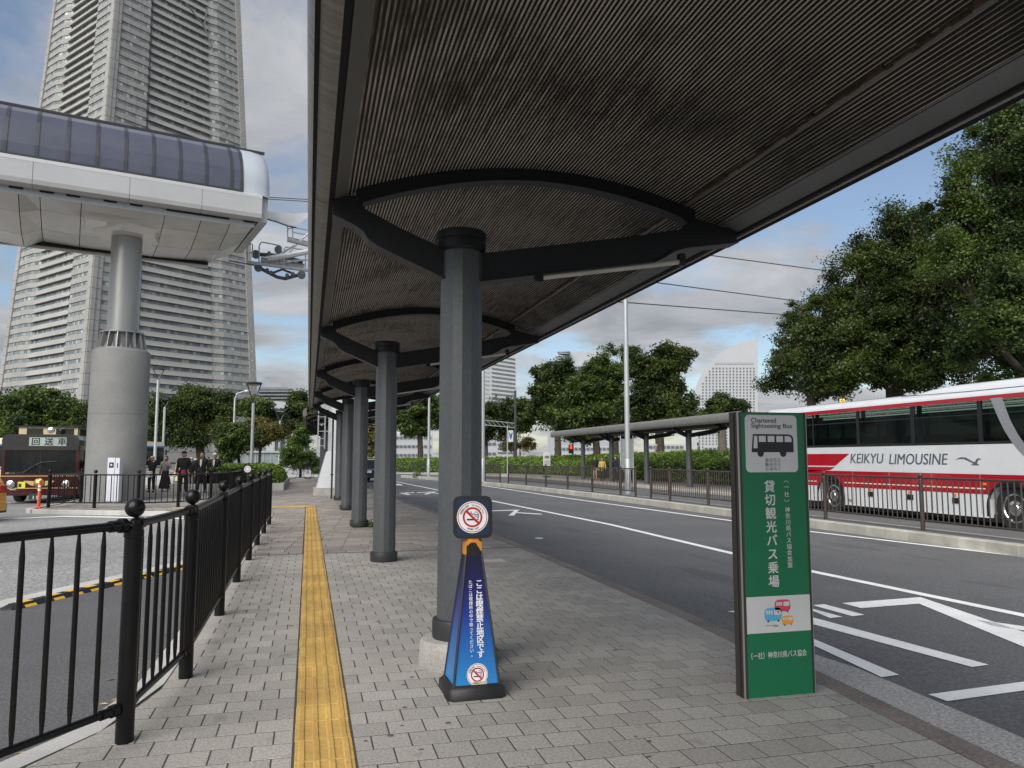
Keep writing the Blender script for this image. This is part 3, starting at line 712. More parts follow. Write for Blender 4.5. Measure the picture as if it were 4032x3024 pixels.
fence_run('black picket fence round the paved island with the concrete pylon', 'black ball post fences',
          [(-7.38,29.0),(-7.64,26.55),(-6.24,26.0),(-4.95,25.6),(-3.86,25.86),(-3.12,27.68),(-2.75,30.2),(-2.6,33.2)], m_fblk, Z0, h=1.17, rail=1.0, low=0.16, pitch=0.17, r=0.05, detail=False, pr=0.014)
# median fence
MF = [(float(mx_front(y)+0.5), float(y)) for y in (7.0, 9.9, 12.95, 15.95, 18.95, 21.5, 24.1, 25.6)]
zm = lambda x, y: zr(x)+0.19
fence_run('dark brown railing along the median between lamp post and coach', 'brown median railings', MF, m_fbrn, zm, h=1.16, rail=1.04, low=0.2, pitch=0.135, r=0.042, rr=0.024, pr=0.0135, detail=False)
MF2 = [(float(mx_front(y)+0.5), float(y)) for y in (26.9, 28.3, 31.2, 34.1, 37.0, 39.9, 42.8)]
fence_run('dark brown railing along the median from lamp post to second lamp', 'brown median railings', MF2, m_fbrn, zm, h=1.16, rail=1.04, low=0.2, pitch=0.14, r=0.042, rr=0.024, pr=0.0135, detail=False)
MF3 = [(float(mx_front(y)+0.5), float(y)) for y in (44.2, 47, 50, 53, 56)]
fence_run('dark brown railing on the far curve of the median', 'brown median railings', MF3, m_fbrn, zm, h=1.16, rail=1.04, low=0.2, pitch=0.16, r=0.042, rr=0.024, pr=0.0135, detail=False)

# ---- no smoking cone
CN = G(1868, 2722, 0); CN = Vector((1.055, 5.03, 0))
cone = thing('sign_cone', 'blue four sided no smoking sign cone on black rubber base', 'sign cone', CN, R(1))
m_rub = mat('black_rubber', (0.012,0.012,0.013), 0.5, var=0.25, scale=8, bump=0.1)
m_bframe = mat('cone_frame', (0.03,0.031,0.034), 0.35, var=0.1)
def gradmat():
    m = bpy.data.materials.new('blue_print'); m.use_nodes = True; ns, ls = m.node_tree.nodes, m.node_tree.links; bs = ns['Principled BSDF']
    bs.inputs['Roughness'].default_value = 0.35
    t = ns.new('ShaderNodeTexCoord'); s = ns.new('ShaderNodeSeparateXYZ'); ls.new(t.outputs['Object'], s.inputs[0])
    mr = ns.new('ShaderNodeMapRange'); mr.inputs[1].default_value = 0.08; mr.inputs[2].default_value = 0.86; ls.new(s.outputs[2], mr.inputs[0])
    rp = ns.new('ShaderNodeValToRGB'); e = rp.color_ramp.elements; e[0].position = 0.0; e[0].color = (0.02,0.22,0.52,1); e[1].position = 0.95; e[1].color = (0.004,0.005,0.03,1)
    for p, c in ((0.25,(0.012,0.13,0.42,1)),(0.55,(0.01,0.03,0.24,1)),(0.75,(0.006,0.008,0.11,1))): k = rp.color_ramp.elements.new(p); k.color = c
    ls.new(mr.outputs[0], rp.inputs[0]); ls.new(rp.outputs[0], bs.inputs['Base Color']); return m
m_blue = gradmat(); m_wprint = mat('white_print', (0.78,0.78,0.78), 0.45, var=0.03); m_bprint = mat('black_print', (0.015,0.015,0.017), 0.5, var=0)
m_rprint = mat('red_print', (0.42,0.012,0.03), 0.45, var=0.03); m_gprint = mat('grey_print', (0.16,0.16,0.17), 0.5, var=0)
part('base', MB().cbox(-0.185,0.185,-0.185,0.185,0,0.085,0.03), m_rub, cone, smooth=50)
hb, ht, z0, z1 = 0.147, 0.052, 0.075, 0.88
def lerp(a, c, t): return a+(c-a)*t
def coneface(k, s, t, off=0.0):           # face k (0 front -y, 1 right, 2 back, 3 left), s -1..1 across, t 0..1 up
    w = lerp(hb, ht, t); z = lerp(z0, z1, t); p = Vector((s*w, -w, z)); n = Vector((0, -1, (hb-ht)/(z1-z0))).normalized()
    return Matrix.Rotation(R(90)*k, 4, 'Z') @ (p+n*off)
b = MB()
for k in range(4): b.face([coneface(k, s, t) for s, t in ((-1,0),(1,0),(1,1),(-1,1))])
body = part('body', b, m_blue, cone)
b = MB()
for k in range(4):
    a, c = coneface(k, -1, 0), coneface(k, -1, 1); b.tube(a, c, 0.009, 0.008, n=6)
part('corner_frame', b, m_bframe, cone, smooth=50)
ux = (coneface(0,1,0)-coneface(0,-1,0)).normalized(); uy = (coneface(0,0,1)-coneface(0,0,0)).normalized()
Lf = (coneface(0,0,1)-coneface(0,0,0)).length
b = MB()
for txt, sx, em, bold, tt, step in (('ここは喫煙禁止地区です', 0.030, 0.049, 0.028, 0.80, 0.0437), ('たばこは喫煙所の中で吸ってください。', -0.027, 0.026, 0.008, 0.80, 0.0263)):
    for i, ch in enumerate(txt):
        p = coneface(0, 0, tt)-uy*(step*(i+0.5))+ux*sx; put_glyph(b, ch, p, ux, uy, em, bold, off=0.003)
part('lettering', b, m_wprint, cone, kind='stuff')
def disc(b, c, ux, uy, r0, r1, mi, off, n=48):
    ux = Vector(ux); uy = Vector(uy); nz = ux.cross(uy); c = Vector(c)+nz*off
    if r0 <= 0: b.face([c+ux*(r1*math.cos(2*math.pi*i/n))+uy*(r1*math.sin(2*math.pi*i/n)) for i in range(n)], mi); return
    for i in range(n):
        a, e = 2*math.pi*i/n, 2*math.pi*(i+1)/n
        b.face([c+ux*(q*math.cos(s))+uy*(q*math.sin(s)) for q, s in ((r0,a),(r1,a),(r1,e),(r0,e))], mi)
def nosmoke(b, c, ux, uy, r, off):
    """mi 0 white 1 red 2 black 3 grey"""
    ux = Vector(ux); uy = Vector(uy); nz = ux.cross(uy); e = 0.0006
    disc(b, c, ux, uy, 0, r, 0, off); disc(b, c, ux, uy, r*0.90, r*0.945, 1, off+e)
    disc(b, c, ux, uy, r*0.51, r*0.63, 1, off+2*e)
    P = lambda x, y, o: Vector(c)+ux*(x*r)+uy*(y*r)+nz*(off+o)
    s = 0.053; d = 0.54*0.7071
    b.face([P(-d-s,d-s,3*e),P(d-s,-d-s,3*e),P(d+s,-d+s,3*e),P(-d+s,d+s,3*e)], 1)
    b.face([P(x,y,2*e) for x, y in ((-0.36,-0.2),(0.24,-0.2),(0.24,-0.1),(-0.36,-0.1))], 2)
    for x0 in (0.28, 0.35): b.face([P(x,y,2*e) for x, y in ((x0,-0.2),(x0+.04,-0.2),(x0+.04,-0.1),(x0,-0.1))], 2)
    def ribbon(pts, w):
        for (x1,y1),(x2,y2) in zip(pts, pts[1:]):
            L = math.hypot(x2-x1,y2-y1) or 1; nx, ny = -(y2-y1)/L*w, (x2-x1)/L*w
            b.face([P(x1+nx,y1+ny,2*e),P(x1-nx,y1-ny,2*e),P(x2-nx,y2-ny,2*e),P(x2+nx,y2+ny,2*e)], 2)
    ribbon([(0.37,-0.06),(0.37,0.1),(0.31,0.16),(0.2,0.15),(0.13,0.2),(0.02,0.18),(-0.08,0.24),(-0.12,0.36)], 0.025)
    ribbon([(0.30,-0.06),(0.29,0.03),(0.2,0.06),(0.1,0.08)], 0.02); ribbon([(0.14,0.28),(0.2,0.34),(0.3,0.3),(0.38,0.2),(0.38,0.08)], 0.02)
    def arc(txt, a0, a1, rad, em, up=True):
        n = len(txt)
        for i, ch in enumerate(txt):
            if ch == ' ': continue
            a = a0+(a1-a0)*(i+0.5)/n; dirv = ux*math.cos(a)+uy*math.sin(a); tan = (ux*math.sin(a)-uy*math.cos(a))*(1 if up else -1)
            put_glyph(b, ch, Vector(c)+dirv*rad*r, tan, dirv*(1 if up else -1), em*r, 0.01, 3, off+3*e)
    arc('喫煙禁止地区', R(165), R(108), 0.77, 0.14); arc('No Smoking Area', R(92), R(18), 0.76, 0.15)
    arc('罰則:過料2,000円', R(245), R(300), 0.75, 0.12, False)
b = MB(); nosmoke(b, coneface(0, 0.04, 0.085), ux, uy, 0.068, 0.004)
part('lower_emblem', b, [m_wprint, m_rprint, m_bprint, m_gprint], cone)
b = MB(); b.box(-0.045,0.05,-0.001,0.004,-0.02,0.016, Matrix.Translation(coneface(0,0.12,0.015,0.004)))
part('tape_patch', b, mat('paper_tape', (0.55,0.5,0.4), 0.7, var=0.2, scale=30), cone)
# taped neck and square plate
m_or = mat('orange_tape', (0.62,0.24,0.02), 0.5, var=0.15, scale=20, bump=0.3)
part('neck', MB().lathe([(0.075,0.862),(0.073,0.955),(0.05,0.965),(0.045,0.99)], (0,0,0), 4, ph=R(45)), m_or, cone)
b = MB(); k = 0.0535
b.face([(-0.049,-k,0.87),(0.0,-k,0.87),(-0.02,-k,0.955),(-0.049,-k,0.93)]); b.face([(0.03,-k-.0005,0.866),(0.052,-k-.0005,0.866),(0.052,-k-.0005,0.905)]); b.face([(-0.02,-k-.0005,0.955),(0.01,-k-.0005,0.955),(0.052,-k-.0005,0.89),(0.052,-k-.0005,0.872),(0.0,-k-.0005,0.872)])
part('tape_stripe', b, m_rub, cone)
def rrect(w, h, r, n=6, cx=0.0, cz=0.0):
    p = []
    for qx, qz, a0 in ((1,1,0),(-1,1,90),(-1,-1,180),(1,-1,270)):
        for i in range(n+1): a = R(a0+90*i/n); p.append((cx+qx*(w/2-r)+r*math.cos(a), cz+qz*(h/2-r)+r*math.sin(a)))
    return p
Mp = Matrix.Translation((0.0, -0.01, 1.115)) @ Matrix.Rotation(R(-3), 4, 'X') @ Matrix.Rotation(R(-5), 4, 'Z')
pl = part('plate_frame', MB().prism(rrect(0.255,0.275,0.045), -0.022, 0.022, Mp), m_rub, cone, smooth=40)
b = MB(); b.face([Mp @ Vector((x, -0.0235, z)) for x, z in rrect(0.212,0.232,0.012)])
part('plate_face', b, mat('navy_print', (0.012,0.03,0.07), 0.3, var=0.3, scale=6), cone)
b = MB(); nosmoke(b, Mp @ Vector((-0.004,-0.0235,0.0)), (Mp.to_3x3() @ Vector((1,0,0))), (Mp.to_3x3() @ Vector((0,0,1))), 0.103, 0.002)
part('emblem', b, [m_wprint, m_rprint, m_bprint, m_gprint], cone)

# ---- chartered bus signboard
SY = 4.44
sb = thing('bus_stop_sign', 'tall green signboard reading Chartered Sightseeing Bus with dark frame', 'sign', (2.93, SY, 0), 0)
ST = lambda px, py: atY(px, py, SY-0.004)-Vector((2.93, SY, 0))
m_green = mat('sign_green', (0.012,0.15,0.066), 0.35, var=0.06, scale=2, spec=0.4)
m_sframe = mat('sign_frame', (0.055,0.048,0.043), 0.4, 0.3, var=0.15, scale=8, stretch=(4,4,0.3))
m_spanel = mat('sign_white', (0.56,0.565,0.56), 0.4, var=0.04, scale=3)
m_salu = mat('sign_alu', (0.45,0.44,0.42), 0.35, 0.6, var=0.1)
xL, xR, zT = ST(2948,2200).x, ST(3190,2200).x, 1.80
xL = -0.225; xR = 0.240
part('frame', MB().box(xL-0.028, xL, 0.0, 0.10, -0.02, zT).box(xR, xR+0.012, -0.004, 0.10, -0.02, zT).box(xL, xR, 0.0, 0.1, zT-0.006, zT).box(xL,xR,0.094,0.1,0,zT-.006), m_sframe, sb)
part('frame_edge', MB().box(xL-0.029,xL-0.02,-0.003,0.004,-0.02,zT).box(xR+0.0125,xR+0.016,-0.006,0.1,-0.02,zT), m_salu, sb)
part('groove', MB().box(xL-0.0292,xL-0.027,0.03,0.045,0.0,zT-0.01), m_gap, sb)
part('face', MB().box(xL, xR, 0.0, 0.05, 0.0, zT-0.006), m_green, sb)
fz = lambda px, py: ST(px, py)
def sface(b, pts, o=0.001, mi=0): b.face([(p[0], -o, p[1]) for p in pts], mi)
wt, wb = 1.755, 1.405
cxp = 0.0
b = MB(); sface(b, rrect(0.385, 0.372, 0.03, cx=-0.006, cz=1.596)); part('white_panel', b, m_spanel, sb)
b = MB()
UX, UY = (1,0,0), (0,0,1)
put_text(b, 'Chartered', (-0.152,-0.002,1.747), UX, UY, h=0.031, bold=0.012, anchor='l'); put_text(b, 'Sightseeing Bus', (-0.152,-0.002,1.708), UX, UY, w=0.302, h=0.038, bold=0.012, anchor='l')
# bus pictogram
def poly(pts, o=0.002, mi=0): sface(b, [(-0.155+0.312*x, 1.542+0.115*z) for x, z in pts], o, mi)
poly([(0,-0.02),(1,-0.02),(1,0.78),(0.97,0.92),(0.92,0.98),(0.85,1.0),(0.04,1.0)])
for wx in (0.21, 0.745):
    c = (-0.155+0.312*wx, 1.539); sface(b, [(c[0]+0.024*math.cos(t*math.pi/12), c[1]-0.004+0.026*math.sin(t*math.pi/12)) for t in range(24)], 0.0022)
for i, row_ in enumerate(('观光巴士', '觀光巴士', '전세버스')):
    for j, ch in enumerate(row_): put_glyph(b, ch, (-0.045+0.030*j, -0.002, 1.488-0.029*i), UX, UY, 0.027, 0.004, 1)
part('pictogram', b, [m_bprint, m_gprint], sb)
b = MB()
for x0, x1, z0_, z1_ in ((0.175,0.34,0.56,0.9),(0.385,0.545,0.56,0.9),(0.59,0.75,0.56,0.9)): sface(b, [(-0.155+0.312*x, 1.542+0.115*z) for x, z in ((x0,z0_),(x1,z0_),(x1,z1_),(x0,z1_))], 0.003)
sface(b, [(-0.155+0.312*x, 1.542+0.115*z) for x, z in ((0.79,0.56),(0.955,0.56),(0.955,0.74),(0.93,0.85),(0.87,0.9),(0.79,0.9))], 0.003)
sface(b, [(-0.155+0.312*x, 1.542+0.115*z) for x, z in ((0.045,0.2),(0.14,0.2),(0.14,0.9),(0.065,0.9))], 0.003)
part('pictogram_windows', b, m_spanel, sb)
b = MB()
for i, ch in enumerate('貸切観光バス乗場'): put_glyph(b, ch, (-0.032+0.0015*i, -0.002, 1.318-0.0863*i), UX, UY, 0.080, 0.020)
zc = [1.302,1.275,1.228,1.186,1.135,1.091,1.047,1.003,0.959,0.915,0.871,0.827,0.783,0.739]
for i, ch in enumerate('︵一社︶神奈川県バス協会加盟'):
    if ch in '︵︶':
        c = (0.092, 1.352 if ch == '︵' else 1.222); s = 1 if ch == '︵' else -1
        pa = [(c[0]+0.018*math.cos(R(a)), c[1]+s*(-0.01+0.012*math.sin(R(a)))) for a in range(0, 181, 20)]; pb = [(c[0]+0.0145*math.cos(R(a)), c[1]+s*(-0.01+0.0095*math.sin(R(a)))) for a in range(180, -1, -20)]
        sface(b, pa+pb, 0.002); continue
    z = {'一': 1.313, '社': 1.266}.get(ch, 1.166-0.0392*(i-4)); put_glyph(b, ch, (0.093+0.0006*i, -0.002, z), UX, UY, 0.038, 0.008)
put_text(b, '（一社）神奈川県バス協会', (0.0, -0.002, 0.258), UX, UY, w=0.40, h=0.042, bold=0.012)
part('lettering', b, m_spanel, sb, kind='stuff')
b = MB(); sface(b, [(xL+0.001,0.395),(xR-0.001,0.395),(xR-0.001,0.622),(xL+0.001,0.622)], 0.001); part('picture_panel', b, m_spanel, sb)
b = MB()
def toy(cx, cz, w, h, mi):
    sface(b, rrect(w, h, h*0.36, cx=cx, cz=cz), 0.002, mi)
    for k in range(3): sface(b, rrect(w*0.1, h*0.3, w*0.02, 3, cx=cx-w*0.36+k*w*0.135, cz=cz+h*0.16), 0.003, 3)
    sface(b, rrect(w*0.38, h*0.36, w*0.05, 3, cx=cx+w*0.24, cz=cz+h*0.13), 0.003, 3)
    for q in (-0.3, 0.3): sface(b, rrect(w*0.09, h*0.16, w*0.03, 3, cx=cx+q*w, cz=cz-h*0.5), 0.003, 4)
toy(0.036, 0.560, 0.115, 0.075, 0); toy(-0.035, 0.508, 0.125, 0.082, 1); toy(0.068, 0.468, 0.085, 0.055, 2)
for x0, x1, z in ((-0.09,-0.06,0.438),(-0.055,0.0,0.438),(-0.035,0.0,0.431),(0.04,0.06,0.434)): sface(b, [(x0,z),(x1,z),(x1,z+.003),(x0,z+.003)], 0.002, 4)
part('bus_drawing', b, [mat('toy_red', (0.55,0.06,0.10), 0.5, var=0), mat('toy_blue', (0.08,0.38,0.58), 0.5, var=0), mat('toy_orange', (0.72,0.32,0.03), 0.5, var=0), m_spanel, m_bprint], sb)

# ---- black and yellow rubber lane bumps
m_byel = mat('bump_yellow', (0.72,0.42,0.03), 0.5, var=0.12, scale=20)
for s0, s1, lab in ((0.0, 6.45, 'long black rubber lane divider with yellow bars beside concrete strip'), (7.05, 11.3, 'further black rubber lane divider with yellow bars near the fence line')):
    e = thing('lane_divider', lab, 'lane divider', (A0.x, A0.y, Z_LEFT), math.atan2(dd.y, dd.x)-R(90), 'rubber lane dividers')
    b = MB(); L = s1-s0
    prof = [(0.04,0.0),(0.26,0.0),(0.20,0.055),(0.10,0.055)]
    b.prism(prof, s0+0.12, s1-0.12); 
    for ss, d2 in ((s0+0.12,-1),(s1-0.12,1)): b.lathe([(0.11,0.0),(0.105,0.02),(0.05,0.05)], (0.15, ss, 0), 14)
    part('rubber_body', b, m_rub, e)
    y = s0+0.2
    while y < s1-0.35:
        b = MB(); b.prism([(0.045,0.006),(0.105,0.058),(0.195,0.058),(0.255,0.006),(0.250,0.0),(0.05,0.0)], y, y+0.16)
        part('yellow_bar', b, m_byel, e); y += 0.30 if int((y-s0)/0.3) % 4 else 0.42
# ---- orange flexible delineator
dl = thing('delineator_post', 'orange flexible delineator post with white bands on island corner', 'delineator', G(540*.28029, 1650+1250*.28029, 0))
m_del = mat('delineator_orange', (0.72,0.085,0.02), 0.5, var=0.08)
part('base', MB().lathe([(0.10,0),(0.10,0.02),(0.06,0.05)], (0,0,0), 16), m_del, dl, smooth=40)
part('post', MB().lathe([(0.045,0.03),(0.04,0.80),(0.03,0.82)], (0,0,0), 14), m_del, dl, smooth=40)
for z in (0.52, 0.63): part('reflective_band', MB().lathe([(0.0455,z),(0.045,z+.06)], (0,0,0), 14), m_wprint, dl, smooth=40)
# ================================================================== vehicles
SW = Matrix(((0,1,0,0),(1,0,0,0),(0,0,1,0),(0,0,0,1)))       # prism profile in (y, z), extruded along x
def paintmat(n, c, rough=0.16): return mat(n, c, rough, 0.0, var=0.05, scale=1.2, coat=0.5, spec=0.5)
m_glass = mat('tinted_glass', (0.008,0.012,0.012), 0.06, 0.0, var=0, spec=0.6)
def glass_see(name, tint, f):
    m = bpy.data.materials.new(name); m.use_nodes = True; ns, ls = m.node_tree.nodes, m.node_tree.links; bs = ns['Principled BSDF']
    bs.inputs['Base Color'].default_value = (0.006,0.009,0.009,1) if 'green' in name else (0.035,0.04,0.04,1); bs.inputs['Roughness'].default_value = 0.05; bs.inputs['Specular IOR Level'].default_value = 0.6
    t = ns.new('ShaderNodeBsdfTransparent'); t.inputs[0].default_value = (*tint, 1); mx = ns.new('ShaderNodeMixShader'); mx.inputs[0].default_value = f
    ls.new(bs.outputs[0], mx.inputs[1]); ls.new(t.outputs[0], mx.inputs[2]); ls.new(mx.outputs[0], ns['Material Output'].inputs[0]); MATS[name] = m; return m
m_gsee = glass_see('green_window_glass', (0.34,0.41,0.39), 0.72)
m_tyre = mat('tyre_rubber', (0.014,0.014,0.015), 0.7, var=0.2, scale=9)
m_chrome = mat('chrome', (0.72,0.72,0.72), 0.12, 1.0, var=0.05)
m_black = mat('black_plastic', (0.012,0.012,0.013), 0.45, var=0.1)
m_dark_in = mat('bus_interior', (0.03,0.032,0.034), 0.7, var=0.2, scale=3)
m_amber = mat('amber_lamp', (0.75,0.16,0.02), 0.3, var=0)
def wheel(root, x, y, r, w, side, rimmat, gz=0.0):
    """side = -1: outer face towards -x"""
    M = Matrix.Translation((x, y, gz+r)) @ Matrix.Rotation(R(-90*side if side else 90), 4, 'Y')
    def lat(prof, n=28): b = MB().lathe(prof, (0,0,0), n); b.v = [tuple(M @ Vector(p)) for p in b.v]; return b
    t = part('wheel', lat([(r*0.62,-w),(r*0.93,-w),(r,-w*0.85),(r,-w*0.12),(r*0.93,0),(r*0.66,0.0),(r*0.62,-0.03)]), m_tyre, root, smooth=40)
    part('rim', lat([(r*0.64,-w*0.5),(r*0.64,-0.015),(r*0.58,-0.01),(r*0.53,-0.05),(r*0.36,-0.07),(r*0.34,-0.02),(r*0.20,0.0),(r*0.18,0.015),(0.001,0.017)]), rimmat, t, smooth=30)
    b = MB()
    for k in range(10):
        a = 2*math.pi*k/10; c = M @ Vector((r*0.445*math.cos(a), r*0.445*math.sin(a), -0.052)); b.ball(c, r*0.05, 8, 5)
    part('hand_hole', b, m_black, t, kind='stuff')
    return t
# ---------------- red and white coach
GX = 15.6; gz = zr(GX+1.0)
coach = thing('coach', 'white coach with red bands waiting behind the median railing', 'bus', (GX, 17.8, gz))
def CB(zx, zy): p = atX(3150+zx*.39873, 1480+zy*.39873, GX); return (p.y-17.8, p.z-gz)
m_cw = paintmat('coach_white', (0.60,0.62,0.635)); m_cr = paintmat('coach_red', (0.36,0.006,0.018)); m_cs = mat('coach_silver', (0.42,0.43,0.45), 0.3, 0.6, var=0.08, scale=2)
m_ctext = mat('coach_lettering', (0.09,0.10,0.125), 0.4, var=0)
yF, yB = -5.9, 6.2; zW0, zW1 = CB(1100,690)[1], CB(1100,302)[1]
fw, rw = CB(2085,1300)[0], CB(305,1190)[0]
def arch(c, r, n=9): return [(c+r*math.cos(R(180*i/n)), 0.5+ (r*math.sin(R(180*i/n)))) for i in range(n+1)]
low = [(yB,0.35)]+[(rw+0.62,0.33)]+[(y, z) for y, z in arch(rw, 0.60)]+[(rw-0.62,0.28),(fw+0.62,0.26)]+[(y, z) for y, z in arch(fw, 0.60)]+[(fw-0.62,0.28),(yF+0.1,0.3),(yF,0.6),(yF+0.05,zW0),(yB,zW0)]
part('lower_body', MB().prism(low, 0.0, 2.49, SW), m_cw, coach)
part('wheel_well', MB().box(0.02,2.47,rw-.58,rw+.58,1.0,1.12).box(0.5,2.0,rw-.6,rw+.6,0.35,1.05).box(0.02,2.47,fw-.58,fw+.58,1.0,1.12).box(0.5,2.0,fw-.6,fw+.6,0.35,1.05), m_black, coach)
part('underframe', MB().box(0.15,2.35,yF+.4,yB-.3,0.16,0.34), m_black, coach)
zRo = zW1+0.10
roofp = [(0.0,zW1),(0.0,zRo+.03),(0.05,zRo+0.12),(0.16,zRo+0.20),(0.4,zRo+0.25),(2.09,zRo+0.25),(2.33,zRo+0.2),(2.44,zRo+.12),(2.49,zRo+0.03),(2.49,zW1)]
part('roof', MB().prism(roofp, yF+0.35, yB-0.05), m_cw, coach, smooth=35)
hs, he = CB(920,245)[0], yF+0.5
b = MB(); prof = [(0.10,0.0),(0.14,0.13),(0.24,0.22),(0.45,0.26),(2.04,0.26),(2.25,0.22),(2.35,0.13),(2.39,0.0)]
ring = []
for yv, k in ((hs,0.02),(hs-0.5,0.35),(hs-1.1,0.8),(hs-1.7,1.0),(he+0.6,1.0),(he,0.5)): ring.append([(x, yv, zRo+0.13+z*k) for x, z in prof])
base = 0
for q in ring: b.v += q
npf = len(prof)
for i in range(len(ring)-1):
    for j in range(npf-1): b.f.append((i*npf+j, i*npf+j+1, (i+1)*npf+j+1, (i+1)*npf+j)); b.m.append(0)
b.f.append(tuple(range((len(ring)-1)*npf, len(ring)*npf))); b.m.append(0)
part('air_conditioner', b, m_cw, coach, smooth=35)
part('roof_line', MB().path([(0.085,hs-0.2,zRo+0.20),(0.075,hs-2.5,zRo+0.155),(0.075,he+.2,zRo+0.15)], 0.008, 5), mat('thin_blue', (0.03,0.04,0.16), 0.4, var=0), coach)
def side_poly(name, pts, m, o=0.003): return part(name, MB().face([(-o, y, z) for y, z in pts]), m, coach)
zr1, zr0 = CB(1100,262)[1], CB(1100,301)[1]
side_poly('roof_stripe', [(yB-0.05,zr0),(yF+0.4,zr0),(yF+0.4,zr1),(yB-0.05,zr1)], m_cr)
side_poly('flag_stripe', [(yB,CB(150,888)[1]),CB(350,888),CB(488,769),(yB,CB(150,769)[1])], m_cr)
side_poly('flag_stripe', [(yB,CB(300,1000)[1]),(CB(300,930)[0],CB(300,930)[1]),CB(330,912),(CB(345,900)[0],CB(340,900)[1]),(yB,CB(150,900)[1])], m_cr)
zb1, zb0 = CB(1400,962)[1], CB(1400,1148)[1]
# main band, broken by the wheel arches
def band(zlo, zhi, m, o):
    cur = yB
    for c in (rw, fw):
        hw = math.sqrt(max(0, 0.615**2-max(0, zlo-0.5)**2)); hw2 = math.sqrt(max(0, 0.615**2-max(0, zhi-0.5)**2)) if zhi < 1.115 else 0
        e = c+hw
        pts = [(cur,zlo),(e,zlo)]
        for k in range(1, 8):
            z = zlo+(min(zhi,1.115)-zlo)*k/8; pts.append((c+math.sqrt(max(0,0.615**2-(z-0.5)**2)), z))
        pts += [(c+hw2, min(zhi,1.115)), (c+hw2, zhi), (cur, zhi)]
        side_poly('red_band', pts, m, o)
        cur2 = c-hw; cur = cur2
        if zhi > 1.115: side_poly('red_band', [(c+0.0,1.115),(c-0.001,1.115),(c-0.001,zhi),(c,zhi)], m, o)
        nxt = [(c-hw2, zhi), (c-hw2, min(zhi,1.115))]
        arcp = []
        for k in range(7, -1, -1):
            z = zlo+(min(zhi,1.115)-zlo)*k/8; arcp.append((c-math.sqrt(max(0,0.615**2-(z-0.5)**2)), z))
        LE = [(c-hw2, zhi),(c-hw2,min(zhi,1.115))]+arcp+[(c-hw-0.12,zlo),(c-hw-0.12,zhi)]
        side_poly('red_band', LE, m, o); cur = c-hw-0.12
    side_poly('red_band', [(cur,zlo),(yF+.03,zlo),(yF+.03,zhi),(cur,zhi)], m, o)
band(zb0, zb1, m_cr, 0.003)
zc1 = CB(1400,1096)[1]
side_poly('pin_stripe', [(rw-0.66,zc1-.014),(fw+0.66,zc1-.014),(fw+0.66,zc1+.014),(rw-0.66,zc1+.014)], mat('cream_line', (0.75,0.66,0.48), 0.4, var=0), 0.005)
side_poly('pin_stripe', [(yB,zc1-.014),(rw+0.66,zc1-.014),(rw+0.66,zc1+.014),(yB,zc1+.014)], MATS['cream_line'], 0.005)
# windows: hollow cabin, pillars, glass, seats
wins = [(yB-0.12, CB(122,500)[0]), (CB(132,500)[0], CB(555,500)[0]), (CB(582,500)[0], CB(1092,500)[0]), (CB(1130,500)[0], CB(1756,500)[0]), (CB(1800,500)[0], yF+0.35)]
for sx in (0.0, 2.45):
    for a, c in wins:
        b = MB(); b.box(sx+0.012, sx+0.026, c, a, zW0+0.02, zW1); w = part('window', b, m_gsee, coach)
        part('sash_bar', MB().box(sx+0.002 if sx == 0 else sx+.03, sx+0.012 if sx == 0 else sx+.04, c, a, zW0+0.02+(zW1-zW0)*0.66, zW0+0.02+(zW1-zW0)*0.66+0.03), m_black, w)
    edges = [yB-0.02]+[q for w in wins for q in w]+[yF+0.3]
    for k in range(0, len(edges), 2):
        if edges[k]-edges[k+1] > 0.005: part('pillar', MB().box(sx, sx+0.04, edges[k+1], edges[k], zW0, zW1), m_black, coach)
    part('sill', MB().box(sx-0.001 if sx == 0 else sx, sx+0.04, yF+0.3, yB-.02, zW0, zW0+0.07), m_black, coach)
part('rear_wall', MB().box(0.0,2.49,yB-0.06,yB,zW0,zW1), m_cw, coach)
part('windscreen', MB().box(0.05,2.44,yF+0.3,yF+0.32,zW0,zW1), m_glass, coach)
part('floor', MB().box(0.05,2.44,yF+.3,yB-.06,zW0-0.35,zW0-0.32), m_dark_in, coach)
m_seat = mat('seat_cloth', (0.045,0.042,0.046), 0.9, var=0.3, scale=8)
for k in range(11):
    for sx in (0.18, 1.42):
        yy_ = yB-0.9-k*0.92
        part('seat', MB().cbox(sx,sx+0.9,yy_-0.06,yy_+0.08,zW0-0.3,zW0+0.30,0.05), m_seat, coach)
for sx in (0.5, 1.9): part('ceiling_lamp', MB().box(sx,sx+.1,yF+1.2,yB-.6,zW1-.05,zW1-.02), mat('bus_lamp', (0.8,0.8,0.75), .5, var=0, emit=(1,.97,.85), estr=1.2), coach)
m_curt = mat('green_curtain', (0.10,0.30,0.22), 0.8, var=0.3, scale=12, stretch=(1,6,0.3))
for a, c in wins[1:4]: part('curtain', MB().box(0.06,0.08,a-0.2,a-0.04,zW0,zW1), m_curt, coach)
b = MB()
part('swoosh', MB().face([(-0.004, y, z) for y, z in (CB(1880,222),CB(1915,310),CB(1960,420),CB(2020,540),CB(2090,650),CB(2160,740),CB(2260,840),CB(2330,800),CB(2230,690),CB(2150,570),CB(2080,440),CB(2030,310),CB(1995,213))]), m_cs, coach)
b = MB(); ZX, ZY = (0,-1,0), (0,0,1)
kw = CB(497,815); kw2 = CB(827,815); lw = CB(880,823); lw2 = CB(1462,823)
put_text(b, 'KEIKYU', (-0.004,(kw[0]+kw2[0])/2,(CB(660,768)[1]+CB(660,864)[1])/2), ZX, ZY, w=kw[0]-kw2[0], h=CB(660,768)[1]-CB(660,864)[1], bold=0.018, shear=0.18)
